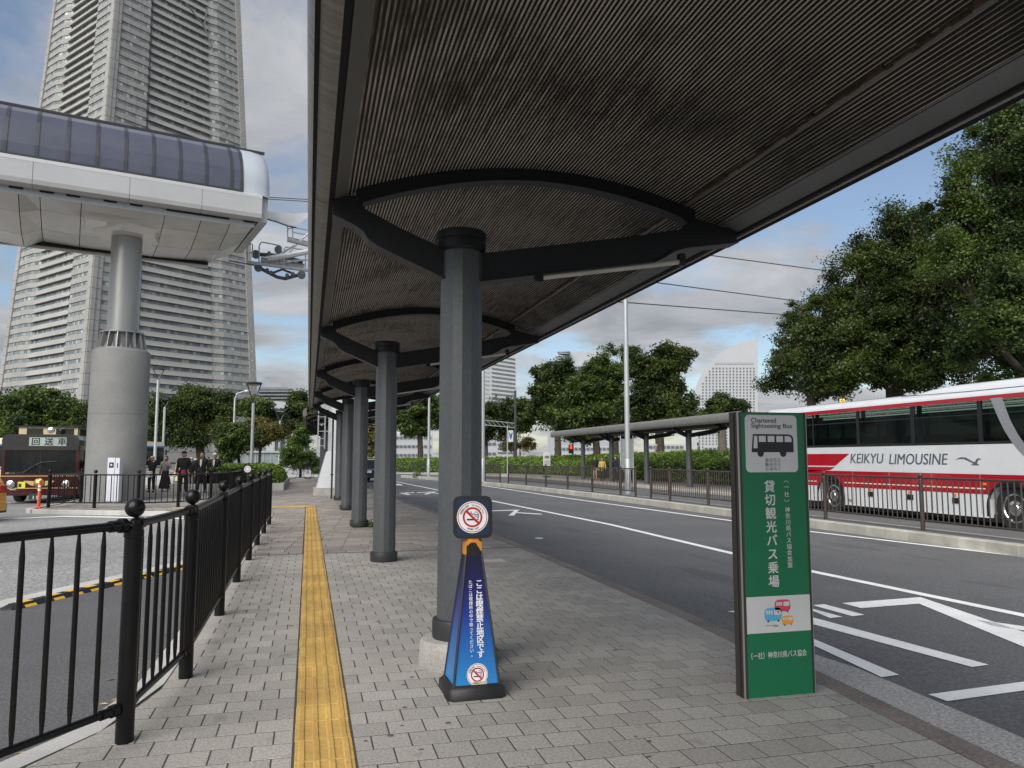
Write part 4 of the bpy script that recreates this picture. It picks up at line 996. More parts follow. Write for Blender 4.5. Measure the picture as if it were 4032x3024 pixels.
put_text(b, 'LIMOUSINE', (-0.004,(lw[0]+lw2[0])/2,(CB(1170,768)[1]+CB(1170,876)[1])/2), ZX, ZY, w=lw[0]-lw2[0], h=CB(1170,768)[1]-CB(1170,876)[1], bold=0.018, shear=0.18)
part('lettering', b, m_ctext, coach, kind='stuff')
b = MB(); bird1 = [(1533,825),(1590,803),(1640,806),(1690,838),(1725,852),(1745,820),(1765,812),(1795,822),(1765,828),(1748,862),(1775,884),(1685,882),(1712,866),(1660,840),(1615,820)]
b.face([(-0.004, *CB(*p)) for p in bird1]); part('bird_emblem', b, m_ctext, coach)
for zx, zy in ((698,1122),(1087,1147),(1532,1174),(1825,1068)): c = CB(zx, zy); part('side_marker', MB().cbox(-0.02,0.0,c[0]-0.05,c[0]+0.05,c[1]-0.03,c[1]+0.03,0.008), m_amber, coach)
for zx, zy in ((698,1168),(1090,1197),(1540,1232)): c = CB(zx, zy); part('locker_handle', MB().cbox(-0.012,0.0,c[0]-0.11,c[0]+0.11,c[1]-0.07,c[1]+0.07,0.01), m_black, coach)
c = CB(500,1225); part('filler_handle', MB().cbox(-0.02,0,c[0]-.1,c[0]+.1,c[1]-.03,c[1]+.03,.01), m_cs, coach)
for zx in (530, 890, 1310, 1790):
    y_ = CB(zx,1200)[0]; part('panel_joint', MB().box(-0.0045,0.0,y_-0.006,y_+0.006,0.34,zb1), mat('panel_gap', (0.25,0.25,0.26), 0.6, var=0), coach)
for c_ in (rw, fw):
    b = MB()
    for k in range(18):
        a0, a1 = R(10*k), R(10*(k+1)); b.face([(-.006, c_+r_*math.cos(t), .5+r_*math.sin(t)) for r_, t in ((.585,a0),(.66,a0),(.66,a1),(.585,a1))])
    for s_ in (-1, 1): b.face([(-.006, c_+s_*r_, z) for r_, z in ((.585,.3),(.66,.3),(.66,.5),(.585,.5))])
    part('arch_trim', b, m_black, coach)
for y_ in (rw, fw): wheel(coach, 0.10, y_, 0.52, 0.28, 1, m_chrome); wheel(coach, 2.39, y_, 0.52, 0.28, -1, m_chrome)
# ---------------- simple city bus and cars
def city_bus(label, loc, rz, base, stripe, roofc, group='buses in the loop', L=9.5, H=2.95, Wd=2.35):
    e = thing('city_bus', label, 'bus', loc, rz, group); w = Wd/2
    # front at y=0 facing -y
    prof = [(0.0,0.35),(L,0.35),(L,1.15),(0.0,1.15)]
    part('lower_body', MB().prism(prof, -w, w, SW), base, e)
    part('stripe', MB().box(-w-.004,w+.004,-0.004,L+.004,0.86,0.98), stripe, e)
    part('window_band', MB().box(-w+.02,w-.02,0.03,L-.03,1.15,2.42), m_dark_in, e)
    for s in (-1, 1):
        for k in range(7): part('window', MB().box(s*w-(.025 if s > 0 else -.005), s*w+(.005 if s < 0 else .0)+(.0 if s < 0 else .002), 0.45+k*1.27, 0.45+k*1.27+1.1, 1.25, 2.3), MATS['pale_glass'], e)
        for k in range(8): part('pillar', MB().box(s*w-.03, s*w+.004, 0.27+k*1.27, 0.43+k*1.27, 1.15, 2.42), base, e)
    part('windscreen', MB().box(-w+.1,w-.1,-0.006,0.03,1.05,2.2), m_glass, e)
    part('rear_window', MB().box(-w+.2,w-.2,L-.03,L+.006,1.4,2.25), m_glass, e)
    part('destination_box', MB().box(-w+.15,w-.15,-0.01,0.03,2.25,2.5), m_black, e)
    part('roof_band', MB().box(-w-.002,w+.002,-.002,L+.002,2.42,2.62), stripe, e)
    part('roof', MB().prism([(-w,2.62),(-w,H-.18),(-w+.12,H-.03),(-w+.3,H),(w-.3,H),(w-.12,H-.03),(w,H-.18),(w,2.62)], 0.0, L), roofc, e, smooth=30)
    part('roof_unit', MB().cbox(-0.7,0.7,L*.35,L*.7,H,H+.16,.06), roofc, e)
    for y_ in (1.9, L-2.4): wheel(e, -w+.04, y_, .46, .25, 1, m_cs); wheel(e, w-.04, y_, .46, .25, -1, m_cs)
    for s in (-1, 1): part('mirror', MB().cbox(s*(w+.12)-.08,s*(w+.12)+.08,-.12,-.02,1.9,2.3,.03), m_black, e)
    return e
mat('pale_glass', (0.24,0.28,0.29), 0.08, var=0.3, scale=0.8, spec=0.6)
m_cream = paintmat('cream_paint', (0.66,0.56,0.36)); m_bblue = paintmat('blue_paint', (0.05,0.16,0.38)); m_cream2 = paintmat('pale_cream', (0.72,0.66,0.5))
p = atD(664, 1880, 68); city_bus('cream bus with blue roof band standing behind the concrete pylon', (p.x-1.2, p.y, Z_LEFT), R(58), m_cream, m_bblue, m_cream2)
p = atD(40, 1880, 64); city_bus('cream bus with blue stripe standing behind the dark red bus', (p.x-1.3, p.y, Z_LEFT), R(6), m_cream, m_bblue, m_cream2)
def car(label, loc, rz, paint, group=None, name='car', L=4.6, Wd=1.8, H=1.5, van=False):
    e = thing(name, label, 'car', loc, rz, group); w = Wd/2      # rear at y=0 looking at -y, front at +y
    side = [(0.02,0.25),(L-.05,0.25),(L,0.5),(L-.05,0.72),(L-.35,0.86),(L*0.72,0.95),(0.1,1.0),(0.0,0.85),(-0.02,0.5)]
    part('body', MB().prism(side, -w, w, SW), paint, e, smooth=25)
    cab = [(0.06,0.98),(0.28 if not van else .1,H-.06),(0.6,H),(L*.5,H),(L*.60,H-.06),(L*0.76,0.93)]
    b = MB(); n = len(cab)
    for s, k in ((-1, 0), (1, 1)):
        b.v += [(s*(w-.03-(0.16 if z > 1.1 else 0)), y, z) for y, z in cab]
    b.f = [tuple(range(n)), tuple(range(2*n-1,n-1,-1))]+[(i, n+i, n+(i+1) % n, (i+1) % n) for i in range(n)]; b.m = [0]*len(b.f)
    part('cabin', b, paint, e, smooth=25)
    part('rear_window', MB().face([(-w+.22,0.095,1.02),(w-.22,0.095,1.02),(w-.3,.262 if not van else .1,H-.1),(-w+.3,.262 if not van else .1,H-.1)]), m_glass, e)
    e.children[-1].location.y = -0.012
    part('windscreen', MB().face([(-w+.2,L*.755,.97),(w-.2,L*.755,.97),(w-.28,L*.615,H-.1),(-w+.28,L*.615,H-.1)]), m_glass, e); e.children[-1].location = (0,.012,.012)
    for s in (-1, 1):
        xx = lambda z: s*(w-.022-(0.16*(z-1.0)/(H-1.0)))
        part('side_window', MB().face([(xx(1.02),0.4,1.02),(xx(1.02),L*.66,1.02),(xx(H-.1),L*.56,H-.1),(xx(H-.1),0.55,H-.1)]), m_glass, e); e.children[-1].location.x = s*.03
        part('tail_lamp', MB().cbox(s*w-.30 if s > 0 else -w-.01, w+.01 if s > 0 else -w+.3,-.03,.1,.72,.92,.02), mat('tail_red', (0.4,0.01,0.01), .25, var=0), e)
        for y_ in (0.85, L-.85): wheel(e, s*(w-.02), y_, .31, .2, -s, m_cs)
    part('number_plate', MB().box(-.17,.17,-.04,-.01,.6,.76), m_wprint, e)
    part('bumper', MB().cbox(-w+.02,w-.02,-.06,.1,.26,.5,.04), paint, e)
    part('chrome_bar', MB().box(-.5,.5,-.035,-.01,.80,.84), m_chrome, e)
    return e
p = GR(1452, 1898); car('black saloon driving off beyond the grey shelter columns', (p.x, p.y, p.z), R(8), paintmat('black_paint', (0.012,0.012,0.014), .15))
p = G(760, 1935, Z_LEFT); p = atD(690, 1900, 52); car('pale yellow van parked behind the waiting people', (p.x, p.y, Z_LEFT), R(-75), m_cream, name='van', L=4.4, H=1.62, van=True)
p = G(24, 2062, Z_LEFT); tx = car('yellow taxi with dark sills at the edge of the bus loop', (p.x-0.66, p.y+0.5, Z_LEFT), R(80), paintmat('taxi_yellow', (0.78,0.36,0.02)), name='taxi')
part('sill', MB().box(-0.92,0.92,-0.03,4.5,0.2,0.42), m_black, tx)
# ---------------- dark red retro bus
rb = thing('retro_bus', 'dark red retro bus with round headlamps facing out of the loop', 'bus', (-9.40, 31.5, Z_LEFT), 0)
w = 1.25; L = 8.4
m_rr = paintmat('deep_red', (0.045,0.004,0.008), 0.2); m_gold = mat('gold_line', (0.62,0.46,0.2), 0.35, 0.3, var=0.05)
fp = lambda zx, zy: atY(zx*.28029, 1650+zy*.28029, 31.5)-Vector((-9.40, 31.5, Z_LEFT))
zl = lambda zy: fp(620, zy).z
xz = lambda zx: fp(zx, 800).x
zb_, zwb, zwt, zht, ztop = 0.34, zl(770), zl(430), zl(215), zl(130)
part('lower_body', MB().prism([(-w,zb_),(-w-.02,zb_+.2),(-w,zwb),(w,zwb),(w+.02,zb_+.2),(w,zb_)], 0.0, L), m_rr, rb)
part('bumper', MB().cbox(-w-.03,w+.03,-.14,.1,zb_-.04,zb_+.2,.04), m_rr, rb, smooth=40)
part('windscreen', MB().box(-w+.1,w-.1,0.0,0.02,zwb,zwt), glass_see('windscreen_glass', (0.75,0.8,0.8), 0.7), rb)
part('screen_pillar', MB().box(-w,-w+.1,-.005,.12,zwb,zwt), m_rr, rb); part('screen_pillar', MB().box(w-.1,w,-.005,.12,zwb,zwt), m_rr, rb)
part('screen_divider', MB().box(-.012,.012,-.01,0,zwb,zwt), m_black, rb)
part('interior', MB().box(-w+.12,w-.12,2.6,2.7,zwb-.2,zwt).box(-w+.1,w-.1,0.1,2.7,zwb-.35,zwb-.3), mat('bus_inside_pale', (0.62,0.64,0.64), .8, var=.35, scale=1.5), rb)
hd = [(-w+.02,zwt-.02),(-w-.01,zht-.2),(-w+.06,zht-.06),(-w+.2,zht),(w-.2,zht),(w-.06,zht-.06),(w+.01,zht-.2),(w-.02,zwt-.02)]
part('header', MB().prism(hd, -0.06, 0.5), mat('header_black', (0.018,0.018,0.02), .25, var=.05, coat=.4), rb, smooth=30)
part('roof', MB().prism([(-w,zwt),(-w,zht-.22),(-w+.15,zht-.06),(w-.15,zht-.06),(w,zht-.22),(w,zwt)], 0.5, L), mat('roof_grey', (0.2,0.2,0.21), .4, .3, var=.1), rb)
part('clerestory', MB().box(-.98,.98,0.7,L-.5,zht-.06,ztop+.06), m_cream, rb); part('clerestory_roof', MB().box(-1.04,1.04,0.62,L-.4,ztop+.06,ztop+.11), m_black, rb)
for x0, x1 in ((-.72,-.18),(.25,.86)): part('clerestory_window', MB().box(x0,x1,.69,.7,zht-.01,ztop+.02), m_glass, rb)
for k in range(5): part('clerestory_window', MB().box(.98,.985,1.0+k*1.3,1.9+k*1.3,zht-.0,ztop+.02), m_glass, rb)
zd0, zd1 = zl(378), zl(258)
part('destination_box', MB().box(-w+.16,w-.16,-.064,-.06,zd0-.03,zd1+.02), m_black, rb)
m_dsp = mat('destination_glow', (0.30,0.37,0.34), .4, var=.25, scale=2, emit=(0.6,0.75,0.66), estr=0.05)
dx0, dx1 = xz(390), xz(915)
part('destination_sign', MB().box(dx0,dx1,-.068,-.065,zd0,zd1), m_dsp, rb)
b = MB()
for i, ch in enumerate('回送車'): put_glyph(b, ch, (xz((483,668,852)[i]), -.0695, (zd0+zd1)/2), UX, UY, (zd1-zd0)*.95, .025)
part('destination_lettering', b, m_bprint, rb)
for xx_, rr_ in ((xz(160), .115), (xz(940), .115)):
    b = MB().lathe([(rr_*1.2,0),(rr_*1.2,.05),(rr_,.06),(rr_*.7,.085),(.001,.1)], (0,0,0), 20); Mh = Matrix.Translation((xx_,0,zl(915))) @ Matrix.Rotation(R(90),4,'X'); b.v = [tuple(Mh @ Vector(q)) for q in b.v]
    part('headlamp', b, m_chrome, rb, smooth=40)
b = MB().lathe([(.17,0),(.17,.03),(.125,.06),(.12,.09),(.06,.13),(.001,.14)], (0,0,0), 20); Mh = Matrix.Translation((xz(558),0,zl(900))) @ Matrix.Rotation(R(90),4,'X'); b.v = [tuple(Mh @ Vector(q)) for q in b.v]
part('front_roundel', b, mat('brass', (0.55,0.4,0.15), .25, .8, var=.1), rb, smooth=40)
for s in (-1, 1):
    b = MB(); xc_ = xz(558); b.face([(xc_+s*.18,-.006,zl(940)),(xc_+s*.18,-.006,zl(870)),(xc_+s*.52,-.006,zl(865)),(xc_+s*.3,-.006,zl(925))]); part('wing_emblem', b, m_gold, rb)
for zy in (805, 975): part('gold_line', MB().box(-w-.003,w+.003,-.006,0,zl(zy),zl(zy)+.025), m_gold, rb)
part('yellow_notice', MB().box(xz(258),xz(362),-.008,0,zl(970),zl(880)), mat('notice_yellow', (0.7,0.7,0.04), .5, var=0), rb)
b = MB(); b.face([(xz(q),-.0085,zl(r_)) for q, r_ in ((268,955),(310,955),(310,905),(268,905))]); part('notice_mark', b, m_bprint, rb)
part('number_plate', MB().box(xz(440),xz(620),-.15,-.142,zl(1128),zl(1045)), mat('plate_green', (0.01,0.05,0.035), .4, var=0), rb)
b = MB(); put_text(b, '1 50', (xz(555), -.152, zl(1098)), UX, UY, w=xz(608)-xz(500), h=.12, bold=.02); part('plate_number', b, m_wprint, rb)
for s in (-1, 1):
    mr_ = part('mirror', MB().cbox(s*(w+.16)-.1,s*(w+.16)+.1,-.22,-.12,zwt-.38,zwt-.02,.04), m_black, rb); part('mirror_arm', MB().path([(s*w,0,zwt+.1),(s*(w+.12),-.12,zwt+.06),(s*(w+.16),-.17,zwt-.05)], .018, 6), m_black, mr_)
    wheel(rb, s*(w-.06), 1.5, .44, .26, -s, m_chrome); wheel(rb, s*(w-.06), 6.4, .44, .26, -s, m_chrome)
part('wiper', MB().path([(-.55,-.03,zwb+.03),(-.2,-.035,zwb+.3),(.05,-.035,zwb+.42),(.55,-.035,zwb+.46)], .012, 5), m_black, rb)
part('wiper', MB().path([(.6,-.03,zwb+.03),(.35,-.035,zwb+.22),(.1,-.035,zwb+.36)], .012, 5), m_black, rb)
Mh = Matrix.Translation((xz(560)+.28,-.02,zl(170)+.04)) @ Matrix.Rotation(R(90),4,'X'); b = MB().lathe([(.02,-.2),(.1,-.12),(.12,0),(.1,.02),(.001,.03)], (0,0,0), 18); b.v = [tuple(Mh @ Vector(q)) for q in b.v]
part('roof_lamp', b, m_chrome, rb, smooth=40)
part('steering_wheel', MB().path([(-.62+.2*math.cos(t*math.pi/8),.45+.05*math.sin(t*math.pi/8),zwb+.16+.12*math.sin(t*math.pi/8)) for t in range(17)], .014, 5), m_black, rb)
for s in (-1, 1):
    for k in range(6):
        part('side_window', MB().box(s*w-.02,s*w+.004,.25+k*1.3,1.35+k*1.3,zwb+.05,zwt-.03), m_glass, rb); part('side_pillar', MB().box(s*w-.03,s*w+.006,1.36+k*1.3,1.54+k*1.3,zwb,zwt), m_rr if k else m_gold, rb)
    part('side_band', MB().box(s*w-.02,s*w+.007,.12,L,zwt-.03,zwt+.14), m_cream, rb)
# ---------------- bicycles
def bicycle(label, loc, rz):
    e = thing('bicycle', label, 'bicycle', loc, rz, 'bicycles on the terrace')
    for x in (-.5, .52):
        b = MB(); b.path([(x+.32*math.cos(t*math.pi/12),0,.33+.32*math.sin(t*math.pi/12)) for t in range(25)], .016, 6); wh = part('wheel', b, m_tyre, e, smooth=60)
        b = MB()
        for k in range(8): a = math.pi*k/8; b.tube((x+.31*math.cos(a),0,.33+.31*math.sin(a)),(x-.31*math.cos(a),0,.33-.31*math.sin(a)),.0025,n=4)
        part('spokes', b, m_chrome, wh, kind='stuff')
    fr = MB(); fr.path([(-.5,0,.33),(-.05,0,.28),(-.16,0,.72),(-.5,0,.33)], .014, 6); fr.path([(-.05,0,.28),(.38,0,.72)], .017, 6); fr.path([(.52,0,.33),(.36,0,.80),(.34,0,.95)], .014, 6)
    part('frame', fr, m_black, e, smooth=60)
    part('handlebar', MB().path([(.2,-.25,.98),(.34,-.15,1.0),(.34,.15,1.0),(.2,.25,.98)], .012, 6), m_chrome, e, smooth=60)
    part('saddle', MB().ball((-.19,0,.80), .12, 10, 6, (1.1,.6,.4)), m_black, e, smooth=60)
    part('basket', MB().lathe([(.12,.78),(.18,1.05)], (.56,0,0), 4, ph=R(45)), m_black, e)
p = G(960+760*.3014, 1500+1275*.3014, 0.2); bicycle('black city bicycle parked on the terrace under the small tree', (p.x-.1, p.y-1.0, .2), R(4))
p = G(960+930*.3014, 1500+1275*.3014, 0.2); bicycle('second bicycle with front basket beside the white ropeway mast', (p.x, p.y-.6, .2), R(172))
# ================================================================== ropeway station on its pylon, mast and cables
m_pyl = speckle('pylon_concrete', (0.225,0.227,0.223), (0.185,0.187,0.184), (0.265,0.267,0.262), 30, 0.9, 0.13, 0.85, 0.2, blot=(2.6, 0.70, 1.18))
m_psteel = mat('pylon_steel', (0.28,0.285,0.28), 0.35, 0.3, var=0.08, scale=1.5, stretch=(3,3,.4))
m_stw = mat('station_white', (0.46,0.465,0.465), 0.3, 0.15, var=0.05, scale=0.7)
m_sts = mat('station_soffit', (0.62,0.61,0.59), 0.25, 0.15, var=0.10, scale=0.5)
m_stf = mat('station_frame', (0.05,0.053,0.06), 0.35, 0.3, var=0.1)
m_stg = mat('station_glass', (0.10,0.105,0.135), 0.14, 0.25, var=0.10, scale=0.6, spec=0.7)
PX, PY = -6.7, 30.6
py_ = thing('ropeway_pylon', 'thick round concrete pylon with steel column carrying the ropeway station', 'pylon', (PX, PY, 0))
part('concrete_drum', MB().lathe([(0.985,-0.02),(0.985,3.05),(0.972,3.055),(0.972,3.07),(0.98,3.075),(0.97,5.30),(0.95,5.37),(0.90,5.41)], (0,0,0), 48), m_pyl, py_, smooth=25)
part('steel_column', MB().lathe([(0.53,5.4),(0.52,9.85)], (0,0,0), 36), m_psteel, py_, smooth=40)
fl = part('base_flange', MB().lathe([(0.85,5.40),(0.85,5.46),(0.54,5.46)], (0,0,0), 36), m_psteel, py_, smooth=30)
part('ring', MB().lathe([(0.54,6.03),(0.74,6.03),(0.74,6.08),(0.54,6.08)], (0,0,0), 36), m_psteel, py_, smooth=30)
for k in range(16):
    a = 2*math.pi*k/16; Mr = Matrix.Rotation(a, 4, 'Z'); part('gusset', MB().prism([(0.53,5.46),(0.84,5.46),(0.80,5.7),(0.73,6.03),(0.53,6.03)], -0.018, 0.018, Mr), m_psteel, fl)
    a += math.pi/16; part('anchor_bolt', MB().lathe([(0.05,5.46),(0.05,5.53),(0.025,5.54),(0.025,5.62)], (0.71*math.cos(a),0.71*math.sin(a),0), 8), m_psteel, fl)
# electrical cabinet in front of the pylon
q = G(1610*.28029, 1650+1165*.28029, 0); cab = thing('electric_cabinet', 'slim white electrical cabinet against the concrete pylon', 'cabinet', (q.x+0.02, q.y-0.25, 0), R(-12))
m_cab = mat('cabinet_white', (0.60,0.62,0.68), 0.4, var=0.05)
part('door', MB().cbox(-0.21,0.035,-0.12,0.12,0.05,1.52,0.008), m_cab, cab); part('door', MB().cbox(0.045,0.20,-0.115,0.12,0.05,1.51,0.008), m_cab, cab); part('plinth', MB().box(-0.2,0.19,-0.1,0.1,0,0.05), m_conc, cab)
part('meter_window', MB().box(-0.15,0.0,-0.126,-0.12,1.18,1.36), mat('meter_navy', (0.02,0.025,0.06), .2, var=0), cab); part('meter_dial', MB().box(-0.105,-0.045,-0.13,-0.126,1.24,1.31), m_spanel, cab); part('handle', MB().box(0.11,0.14,-0.125,-0.115,1.17,1.34), m_stf, cab)
# station hull: local x along the line, y inward, z up
st = thing('ropeway_station', 'white ropeway station with curved dark glazing raised on the pylon', 'station', (-5.8, 27.9, 0), R(15))
S0, S1 = -13.0, 3.35
gprof = [(0.10,11.22),(0.13,11.6),(0.24,12.05),(0.45,12.5),(0.78,12.9),(1.2,13.18),(1.6,13.32)]
def gsec(s, k=1.0): return [(s, y, z) for y, z in gprof]
rib_s = [S1-0.36-0.862*k for k in range(0, 14)]
edges = [S1]+rib_s
for a, c in zip(edges, edges[1:]):
    b = MB(); A = gsec(c+0.04); B = gsec(a-0.04)
    for i in range(len(gprof)-1): b.face([A[i], B[i], B[i+1], A[i+1]])
    part('glazing', b, m_stg, st, smooth=60)
for s in edges:
    b = MB(); A = [(s-.055, y-.03, z) for y, z in gprof]; B = [(s+.055, y-.03, z) for y, z in gprof]; C = [(s-.055, y+.05, z-.03) for y, z in gprof]; D_ = [(s+.055, y+.05, z-.03) for y, z in gprof]
    for i in range(len(gprof)-1): b.face([A[i],B[i],B[i+1],A[i+1]]); b.face([C[i],A[i],A[i+1],C[i+1]]); b.face([B[i],D_[i],D_[i+1],B[i+1]])
    part('rib', b, m_stf, st, smooth=50)
part('bottom_frame', MB().box(S0,S1+.05,0.055,0.16,11.14,11.235), m_stf, st)
part('ridge', MB().prism([(1.52,13.27),(1.68,13.31),(1.68,13.42),(1.5,13.38)], S0, S1+1.05, SW), m_stf, st)
part('ridge_vent', MB().box(S0,S1,1.7,1.76,13.3,13.5), m_stf, st)
# white band with a light ledge; panels split along the length
cuts = [S0, -9.4, -6.4, -3.1, -0.3, 2.0, S1+0.72]
for a, c in zip(cuts, cuts[1:]): part('band_panel', MB().prism([(-0.02,10.42),(0.02,10.28),(0.35,10.22),(0.35,11.1),(-0.03,11.0)], a+.006, c-.006, SW), m_stw, st)
part('ledge', MB().prism([(-0.035,11.0),(0.35,11.1),(0.35,11.14),(0.05,11.15),(-0.02,11.10)], S0, S1+.72, SW), m_stw, st)
# rounded end cap
b = MB(); secs = []
for s, k in ((S1+.05,0.0),(S1+.45,0.0),(S1+.8,0.05),(S1+.97,0.16),(S1+1.06,0.34)): secs.append([(s-(0.0 if i else .0), y+k*0.9, 11.14+(z-11.14)*(1-k*0.25)) for i, (y, z) in enumerate([(0.06,11.15)]+gprof)])
n_ = len(secs[0])
for q in secs: b.v += q
for i in range(len(secs)-1):
    for j in range(n_-1): b.f.append((i*n_+j,(i+1)*n_+j,(i+1)*n_+j+1,i*n_+j+1)); b.m.append(0)
part('end_cap', b, mat('station_endcap', (0.44,0.48,0.52), 0.3, 0.15, var=0.05, scale=.7), st, smooth=50)
part('end_wall', MB().prism([(0.4,10.25),(5.4,10.25),(5.4,12.6),(3.5,13.2),(1.9,13.15),(0.6,12.4),(0.36,11.2)], S1+0.7, S1+1.0, SW), m_stw, st)
part('roof', MB().prism([(1.68,13.3),(3.0,13.5),(4.4,13.2),(5.3,12.2),(5.6,10.3),(5.3,10.3),(4.2,13.0),(3,13.35),(1.68,13.2)], S0, S1+.8, SW), m_stw, st, smooth=40)
part('upper_floor', MB().box(S0,S1+.6,0.36,5.4,10.3,10.45), m_sts, st)
# soffit facets: near slope and keel, station by station
stn = [(-13.0,9.95),(-7.2,9.95),(-6.0,9.95),(-4.6,9.55),(-3.5,9.42),(-2.9,9.72),(-1.7,9.66),(0.9,9.62),(2.1,9.66),(3.1,9.72),(3.95,10.15)]
for (a, za), (c, zc_) in zip(stn, stn[1:]):
    g_ = .012
    part('soffit_panel', MB().face([(a+g_,0.42,10.20),(c-g_,0.42,10.20),(c-g_,1.7,10.2+(zc_-10.2)*.55),(a+g_,1.7,10.2+(za-10.2)*.55)]), m_sts, st)
    part('soffit_panel', MB().face([(a+g_,1.72,10.2+(za-10.2)*.55),(c-g_,1.72,10.2+(zc_-10.2)*.55),(c-g_,3.4,zc_),(a+g_,3.4,za)]), m_sts, st)
    part('soffit_panel', MB().face([(a+g_,3.42,za),(c-g_,3.42,zc_),(c-g_,5.3,zc_+.02),(a+g_,5.3,za+.02)]), m_sts, st)
part('soffit_gap', MB().box(S0,S1+.55,0.4,5.3,10.235,10.245).box(S0,3.0,5.32,5.5,9.6,9.7), m_gap, st)
part('far_skirt', MB().box(S0,3.05,5.5,5.62,9.5,10.3), m_sts, st)
part('column_head', MB().prism([(-1.55,9.7),(-0.9,9.72),(1.05,10.16),(1.05,10.2),(-1.6,10.1)], 1.3, 3.4), m_sts, st)
part('column_head', MB().lathe([(1.15,9.62),(1.35,9.95),(1.35,10.15)], (-0.17,2.84,0), 6, ph=.3), m_sts, st)
for s in (-3.55,-2.7,-1.95,-0.85,-0.05,3.7): part('downlight_slot', MB().cbox(s-.2,s+.2,0.365,0.395,10.16,10.235,.02), m_gap, st)
part('slot', MB().box(0.9,3.0,0.36,0.4,10.16,10.235), m_gap, st)
for a, c in zip([-13,-7.2,-4.0,-1.6,0.8,3.05], [-7.2,-4.0,-1.6,0.8,3.05,3.9]): part('slot_fascia', MB().box(a+.006,c-.006,0.40,0.43,10.0,10.24), mat('fascia_grey', (0.34,0.345,0.35), .3, .2, var=.08), st)

# ---- white mast behind the shelter
ms = thing('ropeway_mast', 'white tapering ropeway mast with ladder and roller gear behind the shelter', 'mast', (1.28, 33.4, 0))
m_mw = mat('mast_white', (0.55,0.57,0.585), 0.35, 0.0, var=0.07, scale=1.5, stretch=(1,1,.4))
m_gal = mat('galvanised', (0.40,0.42,0.44), 0.4, 0.5, var=0.12, scale=6)
part('foundation', MB().cbox(-1.05,1.05,-0.95,0.95,-.02,.29,.04), m_plinth, ms)
part('skirt', MB().lathe([(1.33,.29),(0.80,1.75),(0.76,1.78)], (0,0,0), 4, ph=R(45)), m_mw, ms)
part('shaft', MB().lathe([(0.54,1.76),(0.50,12.4)], (0,0,0), 8, ph=R(22.5)), m_mw, ms)
S = lambda zx, zy, Y=33.2: atY(900+zx*.2712, 700+zy*.2712, Y)-Vector((1.28, 33.4, 0))
ld = MB()
lx = -0.78
lad = part('ladder', MB().box(lx-.16,lx-.11,-.55,-.5,1.9,11).box(lx+.11,lx+.16,-.55,-.5,1.9,11), m_gal, ms)
for k in range(30): part('rung', MB().box(lx-.11,lx+.11,-.545,-.505,2.0+.3*k,2.03+.3*k), m_gal, lad)
for z in (2.6, 3.4): part('bracket', MB().box(lx,-.5,-.53,-.5,z,z+.04), m_gal, lad)
def beam(name, pts, r, m=None, n=6): return part(name, MB().path([S(*p) for p in pts], r, n), m or m_gal, ms, smooth=40)
beam('cross_arm', [(560,1180),(900,1120),(1500,1000)], 0.13, m_mw, 8)
for y_ in (33.0, 33.9):
    beam('catwalk_beam', [(265,1225,y_),(1160,1345,y_),(1500,1390,y_)], 0.07)
for k in range(16): a = k/15; zx, zy = 285+a*1100, 1228+a*148; part('catwalk_grate', MB().tube(S(zx,zy,33.0), S(zx,zy,33.9), .018, n=4), m_gal, ms)
for pts in ([(270,1190),(268,1010),(285,975),(330,955),(348,975),(345,1150)], [(440,1250),(445,990),(470,940),(500,935),(745,985),(770,1010),(775,1300)], [(805,1300),(810,1030),(830,1005),(1085,1045),(1118,1085),(1115,1340)]):
    beam('guard_rail', pts, 0.028)
beam('guard_rail', [(270,1110),(345,1075)], .022); beam('guard_rail', [(800,1200),(1450,1180)], .022); beam('brace', [(480,1260),(800,1080),(960,980)], .04); beam('brace', [(520,1265),(1150,1190)], .03); beam('brace', [(770,1200),(1000,960),(1200,760)], .035)
def roller(zx, zy, r, y_=33.45):
    c = S(zx, zy, y_); b = MB(); b.tube(c-Vector((0,.09,0)), c+Vector((0,.09,0)), r, n=20); part('roller', b, mat('roller_rubber', (0.13,0.135,0.14), .5, .1, var=.2, scale=6), ms, smooth=40)
for zx, zy, r in ((430,1305,.165),(1060,1410,.165),(395,1112,.17),(720,1045,.15),(560,1345,.08),(620,1380,.08),(850,1420,.08),(930,1400,.08),(590,1100,.08),(840,1120,.08),(930,1165,.08)): roller(zx, zy, r)
m_dkst = mat('dark_machinery', (0.07,0.073,0.078), .45, .3, var=.25, scale=5)
beam('rocker_arm', [(430,1300,33.45),(700,1440,33.45),(820,1465,33.45),(1060,1400,33.45)], .075, m_dkst); beam('rocker_arm', [(395,1110,33.45),(700,1130,33.45),(1080,1220,33.45)], .085, m_dkst); beam('rocker_arm', [(470,1190,33.5),(1100,1290,33.5)], .12, m_gal); beam('rocker_arm', [(620,1390,33.45),(780,1330,33.45),(960,1400,33.45)], .05, m_dkst)
beam('upper_platform', [(855,900),(1160,975),(1500,1040)], .09); beam('upper_platform', [(860,870,33.9),(1160,940,33.9)], .05)
for zx in (858, 930): beam('guard_rail', [(zx,900),(zx,710)], .025)
beam('guard_rail', [(858,750),(930,720),(1150,760)], .022); beam('guard_rail', [(930,790),(1150,830)], .022)
b = MB(); outl = [(545,480),(700,500),(850,512),(1000,513),(1160,505),(1170,560),(1060,640),(925,715),(860,690),(740,640),(620,605),(545,590)]
b.add([S(*p, 33.1) for p in outl]+[S(*p, 33.14) for p in outl], [tuple(range(12)), tuple(range(23,11,-1))]+[(i,(i+1) % 12,12+(i+1) % 12,12+i) for i in range(12)])
part('guide_shield', b, mat('shield_grey', (0.52,0.54,0.56), .35, .1, var=.05), ms)
beam('shield_edge', [(545,598,33.05),(700,640,33.05),(860,700,33.05),(985,722,33.05)], .03, m_dkst)
